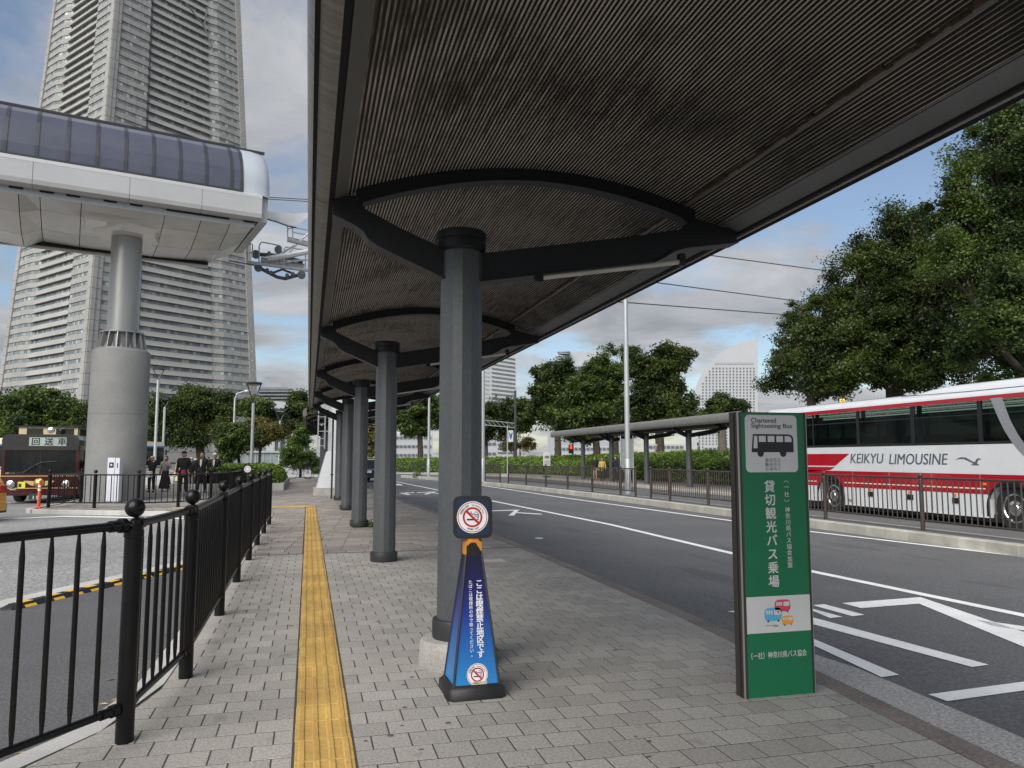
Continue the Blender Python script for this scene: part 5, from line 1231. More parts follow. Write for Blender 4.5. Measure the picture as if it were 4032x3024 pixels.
b = MB(); outl = [(60,1290),(200,1200),(290,1175),(190,1330),(110,1400)]
outl2 = [S(zx-60, zy+40, 31.0) for zx, zy in ((0,1190),(250,1130),(90,1290),(60,1290))]
# ---- cables (each its own run)
m_wire = mat('steel_rope', (0.16,0.165,0.17), .4, .6, var=.1)
def cable(label, pts, r=.022): tag(part('cable', MB().path(pts, r, 6), m_wire, smooth=60), label, 'cable', 'ropeway cables')
wv = lambda x, y, z: G(x*KV, y*KV, z)
for i, (y1_, y2_) in enumerate(((426,431),(430,435.5))): 
    a = atY(578*KV, y1_*KV, 31.5); c = atY(668*KV, y2_*KV, 33.3); cable(('upper', 'lower')[i]+' cable of the pair leaving the rounded end of the station', [a, c, c+(c-a)*1.2], .018)
for lab, (xa, ya), (xb, yb) in (('highest ropeway cable crossing the sky towards the big trees', (1545,553), (1770,583)), ('middle ropeway cable crossing the sky towards the big trees', (1430,612), (1720,650)), ('lowest ropeway cable crossing the sky towards the big trees', (1375,655), (1700,680))):
    k = (yb-ya)/(xb-xa); fdm = 1.28*math.sin(YAW)+33.4*math.cos(YAW)
    def onf(x, fd): r = ray(x*KV, (ya+k*(x-xa))*KV); t = fd/(r.x*math.sin(YAW)+r.y*math.cos(YAW)); return Vector((r.x*t, r.y*t, CAM_H+r.z*t))
    cable(lab, [onf(716, fdm), onf(2600, 110)], .035)
cable('short dark cable from the station underside to the roller gear', [atY(495*KV,563*KV,31.8), atY(548*KV,573*KV,33.3)], .03)
# ================================================================== buildings
m_tow = speckle('tower_granite', (0.31,0.305,0.292), (0.26,0.257,0.246), (0.36,0.355,0.34), 1.5, 0.09, 0.10, 0.7, 0.05, island=0.035)
def panemat(name, cols, rough=0.12, spec=0.6):
    m = bpy.data.materials.new(name); m.use_nodes = True; ns, ls = m.node_tree.nodes, m.node_tree.links; bs = ns['Principled BSDF']
    bs.inputs['Roughness'].default_value = rough; bs.inputs['Specular IOR Level'].default_value = spec
    g = ns.new('ShaderNodeNewGeometry'); oi = ns.new('ShaderNodeObjectInfo'); ad = ns.new('ShaderNodeMath'); ad.operation = 'ADD'; fr = ns.new('ShaderNodeMath'); fr.operation = 'FRACT'
    ls.new(g.outputs['Random Per Island'], ad.inputs[0]); ls.new(oi.outputs['Random'], ad.inputs[1]); ls.new(ad.outputs[0], fr.inputs[0])
    rp = ns.new('ShaderNodeValToRGB'); rp.color_ramp.interpolation = 'CONSTANT'; e = rp.color_ramp.elements; e[0].position = 0; e[0].color = (*cols[0][1], 1); e[1].position = cols[1][0]; e[1].color = (*cols[1][1], 1)
    for p, c in cols[2:]: k = rp.color_ramp.elements.new(p); k.color = (*c, 1)
    ls.new(fr.outputs[0], rp.inputs[0]); ls.new(rp.outputs[0], bs.inputs['Base Color']); MATS[name] = m; return m
m_tg = panemat('tower_glass', [(0,(0.19,0.21,0.215)),(0.35,(0.24,0.26,0.265)),(0.55,(0.15,0.16,0.165)),(0.70,(0.30,0.335,0.33)),(0.85,(0.40,0.45,0.43)),(0.95,(0.18,0.18,0.17))])
m_mull = mat('mullion', (0.17,0.175,0.175), .5, .3, var=0)
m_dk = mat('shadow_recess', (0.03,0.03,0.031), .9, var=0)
TA = R(-14.4); TC = Vector((math.sin(TA)*330, math.cos(TA)*330, 0)); dr = Vector((math.sin(R(50.4)), math.cos(R(50.4)), 0)); dl_ = Vector((math.sin(R(-39.6)), math.cos(R(-39.6)), 0))
SB = 75.4; CEN = TC+(dr+dl_)*SB/2
tw = thing('skyscraper', 'huge tapering grey skyscraper with banded windows and ribbed centre bays', 'skyscraper', (CEN.x, CEN.y, 0))
def tsc(z): return 1.049-0.00135*z
def tpt(face, t, out, z):
    """t 0..1 from the near corner along a face, out = metres proud of the face"""
    d, o = ((dr, dl_), (dl_, dr))[face]
    k = tsc(z); p = (-(dr+dl_)*SB/2+d*(SB*t))*k - o*out
    return Vector((p.x, p.y, z))
BAYS = [(.045,.25,0,0),(.25,.275,0,-1.7),(.275,.715,-1.7,-1.7),(.715,.785,-1.7,0),(.785,.955,0,0)]
FH = 3.83; Z0_ = 20.4
wcount = 0; win_rest = MB(); mull = MB()
for fl_ in range(60):
    z = Z0_+fl_*FH; band = MB(); z1_ = z+2.15; z2_ = z+FH
    for face in (0, 1):
        for bi, (a, c, oa, oc) in enumerate(BAYS):
            ctr = bi == 2
            if ctr:   # sloping spandrel with a projecting lower lip
                band.face([tpt(face,a,oa+.9,z),tpt(face,c,oc+.9,z),tpt(face,c,oc+.1,z1_),tpt(face,a,oa+.1,z1_)])
                band.face([tpt(face,a,oa-.4,z),tpt(face,c,oc-.4,z),tpt(face,c,oc+.9,z),tpt(face,a,oa+.9,z)])
                band.face([tpt(face,c,oc-.4,z),tpt(face,c,oc+.9,z),tpt(face,c,oc+.1,z1_),tpt(face,c,oc-.4,z1_)]); band.face([tpt(face,a,oa-.4,z),tpt(face,a,oa+.9,z),tpt(face,a,oa+.1,z1_),tpt(face,a,oa-.4,z1_)])
                band.face([tpt(face,a,oa+.1,z1_),tpt(face,c,oc+.1,z1_),tpt(face,c,oc-.4,z1_),tpt(face,a,oa-.4,z1_)])
            else:
                nsub = 3 if bi in (0, 4) else 1
                for q in range(nsub):
                    a2 = a+(c-a)*q/nsub+(.0006 if q else 0); c2 = a+(c-a)*(q+1)/nsub-(.0006 if q < nsub-1 else 0); o2 = oa+(oc-oa)*q/nsub; p2 = oa+(oc-oa)*(q+1)/nsub
                    band.face([tpt(face,a2,o2,z),tpt(face,c2,p2,z),tpt(face,c2,p2,z1_),tpt(face,a2,o2,z1_)])
                band.face([tpt(face,a,oa-.35,z1_),tpt(face,c,oc-.35,z1_),tpt(face,c,oc,z1_),tpt(face,a,oa,z1_)]); band.face([tpt(face,a,oa-.35,z),tpt(face,c,oc-.35,z),tpt(face,c,oc,z),tpt(face,a,oa,z)])
            # window strip: separate panes
            rec = .28 if not ctr else .3
            ln_ = SB*(c-a); npn = max(2, round(ln_/1.75)); b = MB()
            for q in range(npn):
                a2 = a+(c-a)*q/npn; c2 = a+(c-a)*(q+1)/npn; gq = (c-a)/npn*.04; o2 = oa+(oc-oa)*q/npn-rec; p2 = oa+(oc-oa)*(q+1)/npn-rec
                b.face([tpt(face,a2+gq,o2,z1_),tpt(face,c2-gq,p2,z1_),tpt(face,c2-gq,p2,z2_),tpt(face,a2+gq,o2,z2_)])
                if q: mull.face([tpt(face,a2-gq,o2+.05,z1_),tpt(face,a2+gq,o2+.05,z1_),tpt(face,a2+gq,o2+.05,z2_),tpt(face,a2-gq,o2+.05,z2_)])
            if wcount < 290: part('window', b, m_tg, tw, fix=False); wcount += 1
            else: win_rest.add(b.v, b.f)
            # thin dark reveal lines above and below the strip
            for zz in ((z1_, z1_+.16), (z2_-.16, z2_)): mull.face([tpt(face,a,oa-rec+.07,zz[0]),tpt(face,c,oc-rec+.07,zz[0]),tpt(face,c,oc-rec+.07,zz[1]),tpt(face,a,oa-rec+.07,zz[1])])
    part('spandrel', band, m_tow, tw, fix=False)
part('upper_windows', win_rest, m_tg, tw, kind='stuff', fix=False)
part('mullions', mull, m_mull, tw, kind='stuff', fix=False)
ztop_ = Z0_+60*FH
# corner piers, core behind the glass, base
for face, a, c in ((0,-.012,.045),(1,-.012,.045),(0,.955,1.0),(1,.955,1.0)):
    nz = 60
    for k in range(nz):
        za, zc2 = ztop_*k/nz, ztop_*(k+1)/nz-.12; b = MB()
        for (p, q2) in (((a,.5),(c,.5)), ((c,.5),(c,-1.2)), ((a,-1.2),(a,.5))): b.face([tpt(face,p[0],p[1],za),tpt(face,q2[0],q2[1],za),tpt(face,q2[0],q2[1],zc2),tpt(face,p[0],p[1],zc2)])
        part('pier_block', b, m_tow, tw, fix=False)
b = MB()
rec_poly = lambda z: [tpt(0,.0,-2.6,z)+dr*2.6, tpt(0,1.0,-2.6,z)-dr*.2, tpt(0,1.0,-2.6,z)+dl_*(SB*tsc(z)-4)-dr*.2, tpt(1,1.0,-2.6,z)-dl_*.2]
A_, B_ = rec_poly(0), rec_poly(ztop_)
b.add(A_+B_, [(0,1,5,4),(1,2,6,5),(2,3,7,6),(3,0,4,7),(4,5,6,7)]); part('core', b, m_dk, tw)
b = MB()
for face in (0, 1):
    for q in range(5):
        za, zc2 = q*4.08, (q+1)*4.08-.15
        for bi, (a, c, oa, oc) in enumerate(BAYS): b.face([tpt(face,a,oa,za),tpt(face,c,oc,za),tpt(face,c,oc,zc2),tpt(face,a,oa,zc2)])
part('base', b, m_tow, tw, fix=False)
b = MB()
for face in (0, 1):
    for t0 in (.31,.42,.53,.62): b.face([tpt(face,t0,-1.3,8),tpt(face,t0+.05,-1.3,8),tpt(face,t0+.09,-1.3,19.5),tpt(face,t0-.02,-1.3,19.5)])
part('lobby_glazing', b, m_tg, tw, kind='stuff')
# crossed bracing on the upper plant floors
b = MB()
for t0, t1, za, zb2 in ((.5,.66,203,196),(.66,.74,196,186),(.66,.69,196,206)): b.tube(tpt(0,t0,.9,za), tpt(0,t1,.9,zb2), .35, n=5)
part('facade_truss', b, m_mull, tw, kind='stuff')

m_hw = mat('hotel_hazed_white', (0.37,0.385,0.40), .6, var=.05, scale=.02); m_hwin = mat('hotel_window', (0.12,0.13,0.145), .15, var=.25, scale=.08)  # distance haze is mixed into these flat wall and window colours
def VX(x, y, D): return atD(x*KV, y*KV, D)
# ---- sail shaped hotel
D = 900
sl = VX(1575, 900, D); hs_ = thing('sail_hotel', 'white hotel shaped like a curved sail with rows of small windows', 'hotel', (sl.x, sl.y, 0))
fr_ = Vector((math.cos(math.atan2(sl.x, sl.y)), -math.sin(math.atan2(sl.x, sl.y)), 0)); bk = Vector((math.sin(math.atan2(sl.x, sl.y)), math.cos(math.atan2(sl.x, sl.y)), 0))
def hp(x, y, back=0.0): p = VX(x, y, D); a = (p-Vector((sl.x, sl.y, 0))); u_ = a.dot(fr_); return fr_*u_+Vector((0,0,p.z))+bk*back
outl = [(1637,1010),(1637,733),(1620,735),(1600,740),(1580,748),(1560,760),(1542,775),(1526,793),(1513,812),(1504,832),(1498,860),(1494,900),(1492,1010)]
b = MB(); n = len(outl); b.add([hp(*p) for p in outl]+[hp(*p, 35) for p in outl], [tuple(range(n)), tuple(range(2*n-1,n-1,-1))]+[(i,(i+1) % n,n+(i+1) % n,n+i) for i in range(n)])
part('facade', b, m_hw, hs_)
part('top_window', MB().add([hp(x, y, -.4) for x, y in ((1544,783),(1628,783),(1628,787),(1544,787))], [(0,1,2,3)]), mat('hotel_strip', (0.3,0.32,0.34), .2, var=.1), hs_)
lx_ = lambda y: {True: 1507, False: 1512}[y > 850] if y > 838 else 1507+ (838-y)*0.62
cnt = 0; rest = MB()
y = 794.0
while y < 985:
    x = 1630.0
    while x > lx_(y)+4:
        b = MB().add([hp(x-3.0, y, -.5), hp(x, y, -.5), hp(x, y+3.2, -.5), hp(x-3.0, y+3.2, -.5), hp(x-3.0, y, .1), hp(x, y, .1), hp(x, y+3.2, .1), hp(x-3.0, y+3.2, .1)], [(0,1,2,3),(0,4,5,1),(1,5,6,2),(2,6,7,3),(3,7,4,0)])
        if cnt < 290: part('window', b, m_hwin, hs_, fix=False); cnt += 1
        else: rest.add(b.v, b.f)
        x -= 7.35
    y += 6.55
part('lower_windows', rest, m_hwin, hs_, kind='stuff', fix=False)
part('mast', MB().tube(hp(1634,740,5), hp(1634,726,5), .5, n=5), m_hw, hs_)
# ---- terrace topped hotel
D = 650
sl2 = VX(1260, 900, D); h2 = thing('terrace_hotel', 'pale hotel block with stepped round terraces on the roof', 'hotel', (sl2.x, sl2.y, 0))
def bldg_frame(x, D):
    s = VX(x, 900, D); a = math.atan2(s.x, s.y); return s, Vector((math.cos(a), -math.sin(a), 0)), Vector((math.sin(a), math.cos(a), 0))
def mk(s, fx, bk_, D): 
    def f(x, y, back=0.0): p = VX(x, y, D); a = p-Vector((s.x, s.y, 0)); return fx*a.dot(fx)+Vector((0,0,p.z))+bk_*back
    return f
s2, f2, k2 = bldg_frame(1260, D); hp2 = mk(s2, f2, k2, D)
def extr(mb, hpf, outl, d0, d1): n = len(outl); mb.add([hpf(*p, d0) for p in outl]+[hpf(*p, d1) for p in outl], [tuple(range(n)), tuple(range(2*n-1,n-1,-1))]+[(i,(i+1) % n,n+(i+1) % n,n+i) for i in range(n)]); return mb
m_h2 = mat('hotel_pale', (0.34,0.36,0.38), .6, var=.05, scale=.02); m_h2r = mat('hotel_roof', (0.38,0.41,0.44), .5, var=.04, scale=.02)  # pale tones carry the haze of distance, no air volume is built
part('facade', extr(MB(), hp2, [(1183,1010),(1183,788),(1340,788),(1356,850),(1358,1010)], 0, 25), m_h2, h2)
part('roof_screen', extr(MB(), hp2, [(1205,788),(1213,772),(1218,758),(1300,758),(1338,788)], 4, 22), m_h2r, h2)
for (x, y, rx) in ((1218,760,14),(1213,770,14),(1206,779,14),(1196,787,14)):
    c = hp2(x, y, 0); r = rx/1669*D*.92; part('round_terrace', MB().lathe([(r,-2.2),(r,-1.0),(r*1.12,-.9),(r*1.12,0)], (c.x, c.y, c.z), 20), m_h2, h2)
for r_ in range(12):
    for q in range(16):
        x = 1188+q*9.8; y = 792+r_*8.0
        b = MB().add([hp2(x+1.5,y,-.4),hp2(x+7.5,y,-.4),hp2(x+7.5,y+5,-.4),hp2(x+1.5,y+5,-.4)], [(0,1,2,3)]); part('window', b, m_hwin, h2, fix=False)
    part('balcony_slab', MB().add([hp2(1183,790+r_*8,-1.2),hp2(1345,790+r_*8,-1.2),hp2(1345,791.6+r_*8,-1.2),hp2(1183,791.6+r_*8,-1.2)], [(0,1,2,3)]), m_hw, h2)
# ---- white office tower
D = 420
s3, f3, k3 = bldg_frame(1070, D); hp3 = mk(s3, f3, k3, D); o3 = thing('office_tower', 'white office tower with dark horizontal window strips beyond the trees', 'office tower', (s3.x, s3.y, 0))
part('facade', extr(MB(), hp3, [(985,1010),(985,742),(1115,764),(1117,1010)], 0, 25), m_hw, o3)
for r_ in range(24):
    y = 754+r_*9.6; t = (y-742)/260
    for xa, xb in ((988,1032),(1034,1058),(1062,1113)):
        ya = y+(xa-985)*.17*(1-t)*1.0; yb = y+(xb-985)*.17*(1-t)
        part('window', MB().add([hp3(xa,ya,-.3),hp3(xb,yb,-.3),hp3(xb,yb+3.6,-.3),hp3(xa,ya+3.6,-.3)], [(0,1,2,3)]), m_hwin if xa > 1060 else mat('hotel_window_pale', (0.33,0.37,0.38), .2, var=.2, scale=.1), o3, fix=False)
# ---- rounded white block far off on the left, and a grey one in front of it
D = 520
s4, f4, k4 = bldg_frame(595, D); hp4 = mk(s4, f4, k4, D); o4 = thing('round_block', 'distant white apartment block with rounded ends and balcony bands', 'apartment block', (s4.x, s4.y, 0))
part('facade', extr(MB(), hp4, [(559,1010),(559,842),(565,836),(622,836),(629,842),(629,1010)], 0, 20), m_hw, o4)
for r_ in range(8):
    y = 841+r_*7.2; b = MB().add([hp4(560.5,y,-.5),hp4(628,y,-.5),hp4(628,y+3.6,-.5),hp4(560.5,y+3.6,-.5)], [(0,1,2,3)]); part('window_band', b, m_hwin, o4, fix=False)
    part('balcony', extr(MB(), hp4, [(556,y+3.6),(632,y+3.6),(632,y+6.6),(556,y+6.6)], -3, 0), m_hw, o4)
part('plant_room', extr(MB(), hp4, [(571,836),(568,822),(608,824),(608,836)], 5, 16), mat('plant_grey', (0.5,0.52,0.54), .6, var=.04), o4)
D = 300
s5, f5, k5 = bldg_frame(620, D); hp5 = mk(s5, f5, k5, D); o5 = thing('column_block', 'grey low block with white pillars in front of the rounded apartments', 'building', (s5.x, s5.y, 0))
part('facade', extr(MB(), hp5, [(575,1010),(575,868),(588,866),(668,873),(668,1010)], 0, 15), mat('block_grey', (0.40,0.42,0.43), .6, var=.05), o5)
for q in range(6): part('pillar', extr(MB(), hp5, [(590+q*13,1005),(590+q*13,880),(593.5+q*13,880),(593.5+q*13,1005)], -1.2, 0), m_hw, o5); part('window', MB().add([hp5(595+q*13,882,-.3),hp5(602+q*13,882,-.3),hp5(602+q*13,985,-.3),hp5(595+q*13,985,-.3)], [(0,1,2,3)]), m_hwin, o5)
# ---- white glazed station concourse behind the terrace
D = 72
s6, f6, k6 = bldg_frame(620, D); hp6 = mk(s6, f6, k6, D); o6 = thing('glass_screen', 'long white framed glass screen behind the terrace and bicycles', 'screen', (s6.x, s6.y, 0))
part('base_wall', extr(MB(), hp6, [(500,1038),(500,1000),(672,1000),(672,1038)], 0, 1), m_hw, o6)
part('rail', extr(MB(), hp6, [(500,978),(500,974),(672,974),(672,978)], -.1, .5), m_hw, o6)
for q in range(11): part('mullion', extr(MB(), hp6, [(502+q*16.5,1000),(502+q*16.5,978),(503.6+q*16.5,978),(503.6+q*16.5,1000)], 0, .1), m_hw, o6); part('pane', MB().add([hp6(503.6+q*16.5,978,.05),hp6(518.5+q*16.5,978,.05),hp6(518.5+q*16.5,1000,.05),hp6(503.6+q*16.5,1000,.05)], [(0,1,2,3)]), MATS['pale_glass'], o6)
# ---- low white buildings and event tents seen between the trunks
def lowblock(label, x0, x1, yt, D, name='low_building', rows=2):
    s, f, k = bldg_frame((x0+x1)/2, D); h_ = mk(s, f, k, D); o = thing(name, label, 'building', (s.x, s.y, 0))
    part('facade', extr(MB(), h_, [(x0,1005),(x0,yt),(x1,yt+1.5),(x1,1005)], 0, 12), m_hw, o)
    for r_ in range(rows):
        y = yt+5+r_*(1000-yt)/(rows+.3)
        n = max(2, int((x1-x0)/9))
        for q in range(n): xx = x0+2+(x1-x0-4)*q/n; part('window', MB().add([h_(xx,y,-.2),h_(xx+(x1-x0)/n*.75,y,-.2),h_(xx+(x1-x0)/n*.75,y+5,-.2),h_(xx,y+5,-.2)], [(0,1,2,3)]), m_hwin, o)
lowblock('low white building with window strips seen under the tree behind the shelter', 852, 935, 938, 170, rows=3)
lowblock('pale block behind the blue banner beyond the hedge', 1022, 1075, 930, 150, rows=3)
lowblock('white pavilion seen under the shelter roof beyond the hedge', 1195, 1330, 962, 120)
lowblock('low white building to the right beyond the hedge', 1400, 1480, 958, 140)
lowblock('white terminal with a purple stripe beyond the hedge', 1520, 1680, 962, 130)
# ================================================================== trees, hedges, planters
FWD = Vector((math.sin(YAW), math.cos(YAW), 0)); RGT = Vector((math.cos(YAW), -math.sin(YAW), 0))
def atF(x, y, fd):                      # view pixel at a forward depth
    r = ray(x*KV, y*KV); t = fd/(r.x*FWD.x+r.y*FWD.y); return Vector((r.x*t, r.y*t, CAM_H+r.z*t))
def leaves_mesh(name, cen, nrm, size, m, asp=0.55):
    """cen, nrm: (n,3) arrays; one folded diamond per leaf"""
    n = len(cen); rnd = RNG.normal(size=(n, 3)); t = np.cross(nrm, rnd); t /= np.linalg.norm(t, axis=1, keepdims=True)+1e-9
    s = np.cross(nrm, t); L = (size*RNG.uniform(.65, 1.35, n))[:, None]
    v = np.empty((n, 4, 3)); v[:, 0] = cen-t*L; v[:, 1] = cen+s*L*asp+nrm*L*.12; v[:, 2] = cen+t*L; v[:, 3] = cen-s*L*asp+nrm*L*.12
    me = bpy.data.meshes.new(name); me.vertices.add(n*4); me.vertices.foreach_set('co', v.ravel())
    me.loops.add(n*4); me.loops.foreach_set('vertex_index', np.arange(n*4, dtype=np.int32))
    me.polygons.add(n); me.polygons.foreach_set('loop_start', np.arange(0, n*4, 4, dtype=np.int32))
    me.materials.append(m); me.update(calc_edges=True); me.validate(); return me
def unit(a): return a/(np.linalg.norm(a, axis=1, keepdims=True)+1e-9)
def crown_points(blobs, n_leaf, clump, dens):
    """leaves gathered into many small sprays through the blobs, thinner inside, ragged outside"""
    P, N = [], []; vol = np.array([b[3]*b[4]*b[5] for b in blobs]); share = vol**(2/3); share /= share.sum()
    tips = []
    for b, sh in zip(blobs, share):
        c = np.array(b[:3]); r = np.array(b[3:6]); nb = max(7, int(2.6*dens*(r.mean()/clump)**1.7))
        # boughs: lobes of unequal size pushed out of the blob
        d = unit(RNG.normal(size=(nb, 3))); d[:, 2] = np.where(d[:, 2] < -.8, -d[:, 2]*.5, d[:, 2]); d = unit(d)
        r = r*1.12; rad = RNG.uniform(.08, 1.0, nb)**.45*RNG.uniform(.82, 1.15, nb); bc = c+d*r*rad[:, None]; bs = clump*RNG.uniform(.5, 1.5, nb)
        tips.append((c, bc))
        ns = 9; sp = unit(RNG.normal(size=(nb, ns, 3))); sp[..., 2] = sp[..., 2]*.8+.1
        sc_ = bc[:, None]+sp*bs[:, None, None]*RNG.uniform(.35, .95, (nb, ns, 1))*np.array([1, 1, .85]); ss = bs[:, None]*RNG.uniform(.18, .42, (nb, ns))
        k = max(2, int(n_leaf*sh/(nb*ns)))
        off = RNG.normal(size=(nb, ns, k, 3)); off /= np.maximum(1, np.linalg.norm(off, axis=3, keepdims=True)/1.9); off *= np.array([.8, .8, .6])
        pts = sc_[:, :, None]+off*ss[:, :, None, None]
        nn = d[:, None, None]*.3+sp[:, :, None]*.3+np.array([0, 0, .6])+RNG.normal(size=(nb, ns, k, 3))*.6
        P.append(pts.reshape(-1, 3)); N.append(nn.reshape(-1, 3))
    return np.concatenate(P), unit(np.concatenate(N)), tips
m_bark = mat('bark', (0.055,0.045,0.036), .9, var=.4, scale=6, bump=.6, bscale=14, stretch=(1,1,.3))
m_bark2 = mat('bark_pale', (0.12,0.105,0.088), .9, var=.35, scale=5, bump=.6, bscale=12, stretch=(1,1,.3))
LEAF = {'dark': leafmat('leaf_dark', (0.009,0.02,0.006), (0.095,0.132,0.028)), 'mid': leafmat('leaf_mid', (0.012,0.027,0.009), (0.125,0.185,0.038)),
        'light': leafmat('leaf_light', (0.04,0.075,0.016), (0.17,0.25,0.045)), 'brown': leafmat('leaf_brown', (0.055,0.05,0.018), (0.19,0.17,0.05)),
        'hedge': leafmat('leaf_hedge', (0.06,0.11,0.018), (0.24,0.37,0.055))}
def tree(label, blobs, fd, trunk, n_leaf, lsize, clump, leaf='mid', dens=5.0, group=None, tr=None, bark=None, limbs=True, zbase=None, split=.45, name='tree'):
    """blobs: view-pixel ellipses (x, y, rx, ry[, depth offset in metres])"""
    rr = random.Random(hash(label) % 1000 if False else sum(map(ord, label)))
    W = []
    for q in blobs:
        x, y, rx, ry = q[:4]; off = q[4] if len(q) > 4 else rr.uniform(-.5, .5)*rx/1669*fd
        p = atF(x, y, fd+off); k = (fd+off)/1669; W.append((p.x, p.y, p.z, rx*k, rx*k*.95, ry*k))
    tb = atF(trunk[0], trunk[1], fd); zb = zbase if zbase is not None else -0.15
    root = thing(name, label, 'tree', (tb.x, tb.y, zb), 0, group); org = np.array([tb.x, tb.y, zb])
    P, N, tips = crown_points(W, n_leaf, clump, dens)
    part('crown', leaves_mesh('crown', P-org, N, lsize, LEAF[leaf]), None, root)
    R0 = tr or max(.12, .028*(max(w[2]+w[5] for w in W)))
    cz = min(w[2]-w[5]*.6 for w in W); cen = np.mean([[w[0], w[1]] for w in W], axis=0)
    zf = max(1.6, (cz-zb)+split*1.2); fork = Vector((cen[0]*.25+tb.x*.75-tb.x, cen[1]*.25+tb.y*.75-tb.y, zf))
    b = MB(); b.path([(0,0,-.1),(0.02,0,.35),(fork.x*.3+.05,fork.y*.3,zf*.5),fork], [R0*1.5, R0*1.1, R0*.95, R0*.85], 9)
    part('trunk', b, bark or m_bark, root, smooth=60)
    if limbs:
        for (c, cc) in tips:
            L = Vector(c-org); b = MB(); d = L-fork; side = Vector((rr.uniform(-1,1), rr.uniform(-1,1), rr.uniform(-.2,.4)))*d.length*.1
            mid = fork+d*.5+side; r1 = R0*.55
            b.path([fork-Vector((0,0,R0)), fork+d*.25+side*.7, mid, L], [R0*.75, r1*.9, r1*.7, r1*.35], 7)
            nb = min(22, len(cc))
            for k in range(nb):
                e = Vector(cc[rr.randrange(len(cc))]-org); s = mid+(L-mid)*rr.uniform(-.3, .9); m2 = s+(e-s)*.5+Vector((rr.uniform(-1,1), rr.uniform(-1,1), rr.uniform(0,1)))*(e-s).length*.12
                b.path([s, m2, e], [r1*.32, r1*.2, r1*.06], 5)
            part('limb', b, bark or m_bark, root, smooth=60)
    return root
z6 = lambda q: (1042+.2976*q[0], 713+.2976*q[1], .2976*q[2], .2976*q[3])+tuple(q[4:])
z2 = lambda q: (.3109*q[0], 493.7+.3109*q[1], .3109*q[2], .3109*q[3])+tuple(q[4:])
z4 = lambda q: (823+.1488*q[0], 823+.1488*q[1], .1488*q[2], .1488*q[3])+tuple(q[4:])
G1 = 'park trees beyond the hedge'
# large trees behind the coach
tree('great evergreen tree with thick forked trunk standing behind the coach', [(1795,735,85,75),(1850,640,80,80),(1905,560,75,75),(1965,640,90,85),(1885,735,85,70),(1985,745,85,65),(2050,690,75,75,2.0),(1840,800,70,45),(1960,505,60,55),(2020,590,80,75),(2080,760,70,60),(1890,805,80,36),(2000,815,80,36),(1790,830,50,24)], 34, (1938,1010), 190000, 0.066, 0.85, 'dark', 6.0, G1, tr=.42, zbase=-.1)
tree('tall bright green tree rising at the end of the coach', [(2085,455,85,80),(2150,350,75,70),(2210,270,70,60),(2205,400,75,85),(2130,540,75,70),(2200,560,80,90),(2060,560,60,60),(2215,690,70,80),(2255,480,70,100),(2150,650,60,60),(2250,800,70,80),(2120,745,70,60),(2190,800,70,45),(2160,730,50,60,-2.5),(2195,620,60,70,-2.5)], 27, (2245,1010), 190000, 0.058, 0.75, 'mid', 5.5, G1, tr=.26, zbase=-.1)
tree('leaning evergreen with open branches between hotel and coach', [(1712,775,45,40),(1664,838,26,16),(1765,690,55,60),(1752,800,50,45),(1690,815,28,18),(1800,850,50,20),(1722,705,30,28)], 40, (1762,1010), 41800, 0.062, 0.70, 'dark', 6.0, G1, tr=.26, zbase=-.1)
# row beyond the far hedge
tree('tall broad evergreen tree above the far shelter roof', [z6(q) for q in ((1330,260,150,105),(1170,290,95,85),(1430,215,75,60),(1290,470,170,120),(1400,590,130,110),(1240,640,150,110),(1080,600,90,90))], 64, (1425,1000), 79800, 0.13, 1.2, 'dark', 6.0, G1, tr=.4)
tree('open crowned tree with bare limbs showing against the sky', [z6(q) for q in ((930,240,85,95),(880,420,110,90),(1060,190,70,60),(800,300,85,70),(960,400,80,70))], 72, (1330,1000), 28500, 0.105, 0.90, 'mid', 4.2, G1, tr=.3)
tree('dense bright green tree directly behind the far shelter', [z6(q) for q in ((800,520,170,120),(620,650,120,95),(870,640,140,90),(740,430,110,90),(980,690,110,80),(700,740,120,70))], 72, (1290,1000), 79800, 0.125, 1.15, 'mid', 6.0, G1, tr=.36)
tree('rounded evergreen tree at the end of the far shelter roof', [z6(q) for q in ((500,370,140,95),(440,510,110,110),(580,330,90,80),(560,500,110,100),(620,420,80,80),(480,640,90,90))], 82, (1205,1005), 64600, 0.15, 1.30, 'dark', 6.0, G1, tr=.38)
tree('smaller rounded evergreen beside the white office tower', [z6(q) for q in ((235,590,85,85),(215,690,95,80),(310,650,60,90))], 98, (1112,1000), 32300, 0.17, 1.4, 'dark', 6.0, G1)
tree('small olive brown tree in front of the white tents', [z6(q) for q in ((270,830,85,45),(200,850,60,35),(340,820,50,40))], 90, (1123,1003), 9500, 0.081, 0.60, 'brown', 4.5, G1, tr=.09)
tree('small round tree standing between shelter roof and sail hotel', [z6(q) for q in ((1740,545,85,50),(1670,585,60,40),(1830,570,60,35),(1640,640,50,30))], 50, (1560,985), 22800, 0.081, 0.70, 'dark', 6.0, G1, tr=.3, bark=m_bark2)
tree('dark tree beside the second lamp post', [z6(q) for q in ((40,640,60,75),(20,730,50,60))], 100, (1050,1000), 17100, 0.17, 1.4, 'dark', 6.0, G1)
tree('large tree seen between the two front shelter columns', [z4(q) for q in ((600,430,230,190),(350,600,160,140),(760,560,180,170),(480,700,200,130),(700,340,130,120),(220,520,120,150))], 104, (908,995), 57000, 0.175, 1.5, 'mid', 6.0, G1, tr=.4)
tree('tree half hidden behind the third shelter column', [(805,960,22,30),(790,930,24,30),(815,935,20,24)], 100, (800,995), 11400, 0.17, 1.3, 'brown', 5.0, G1)
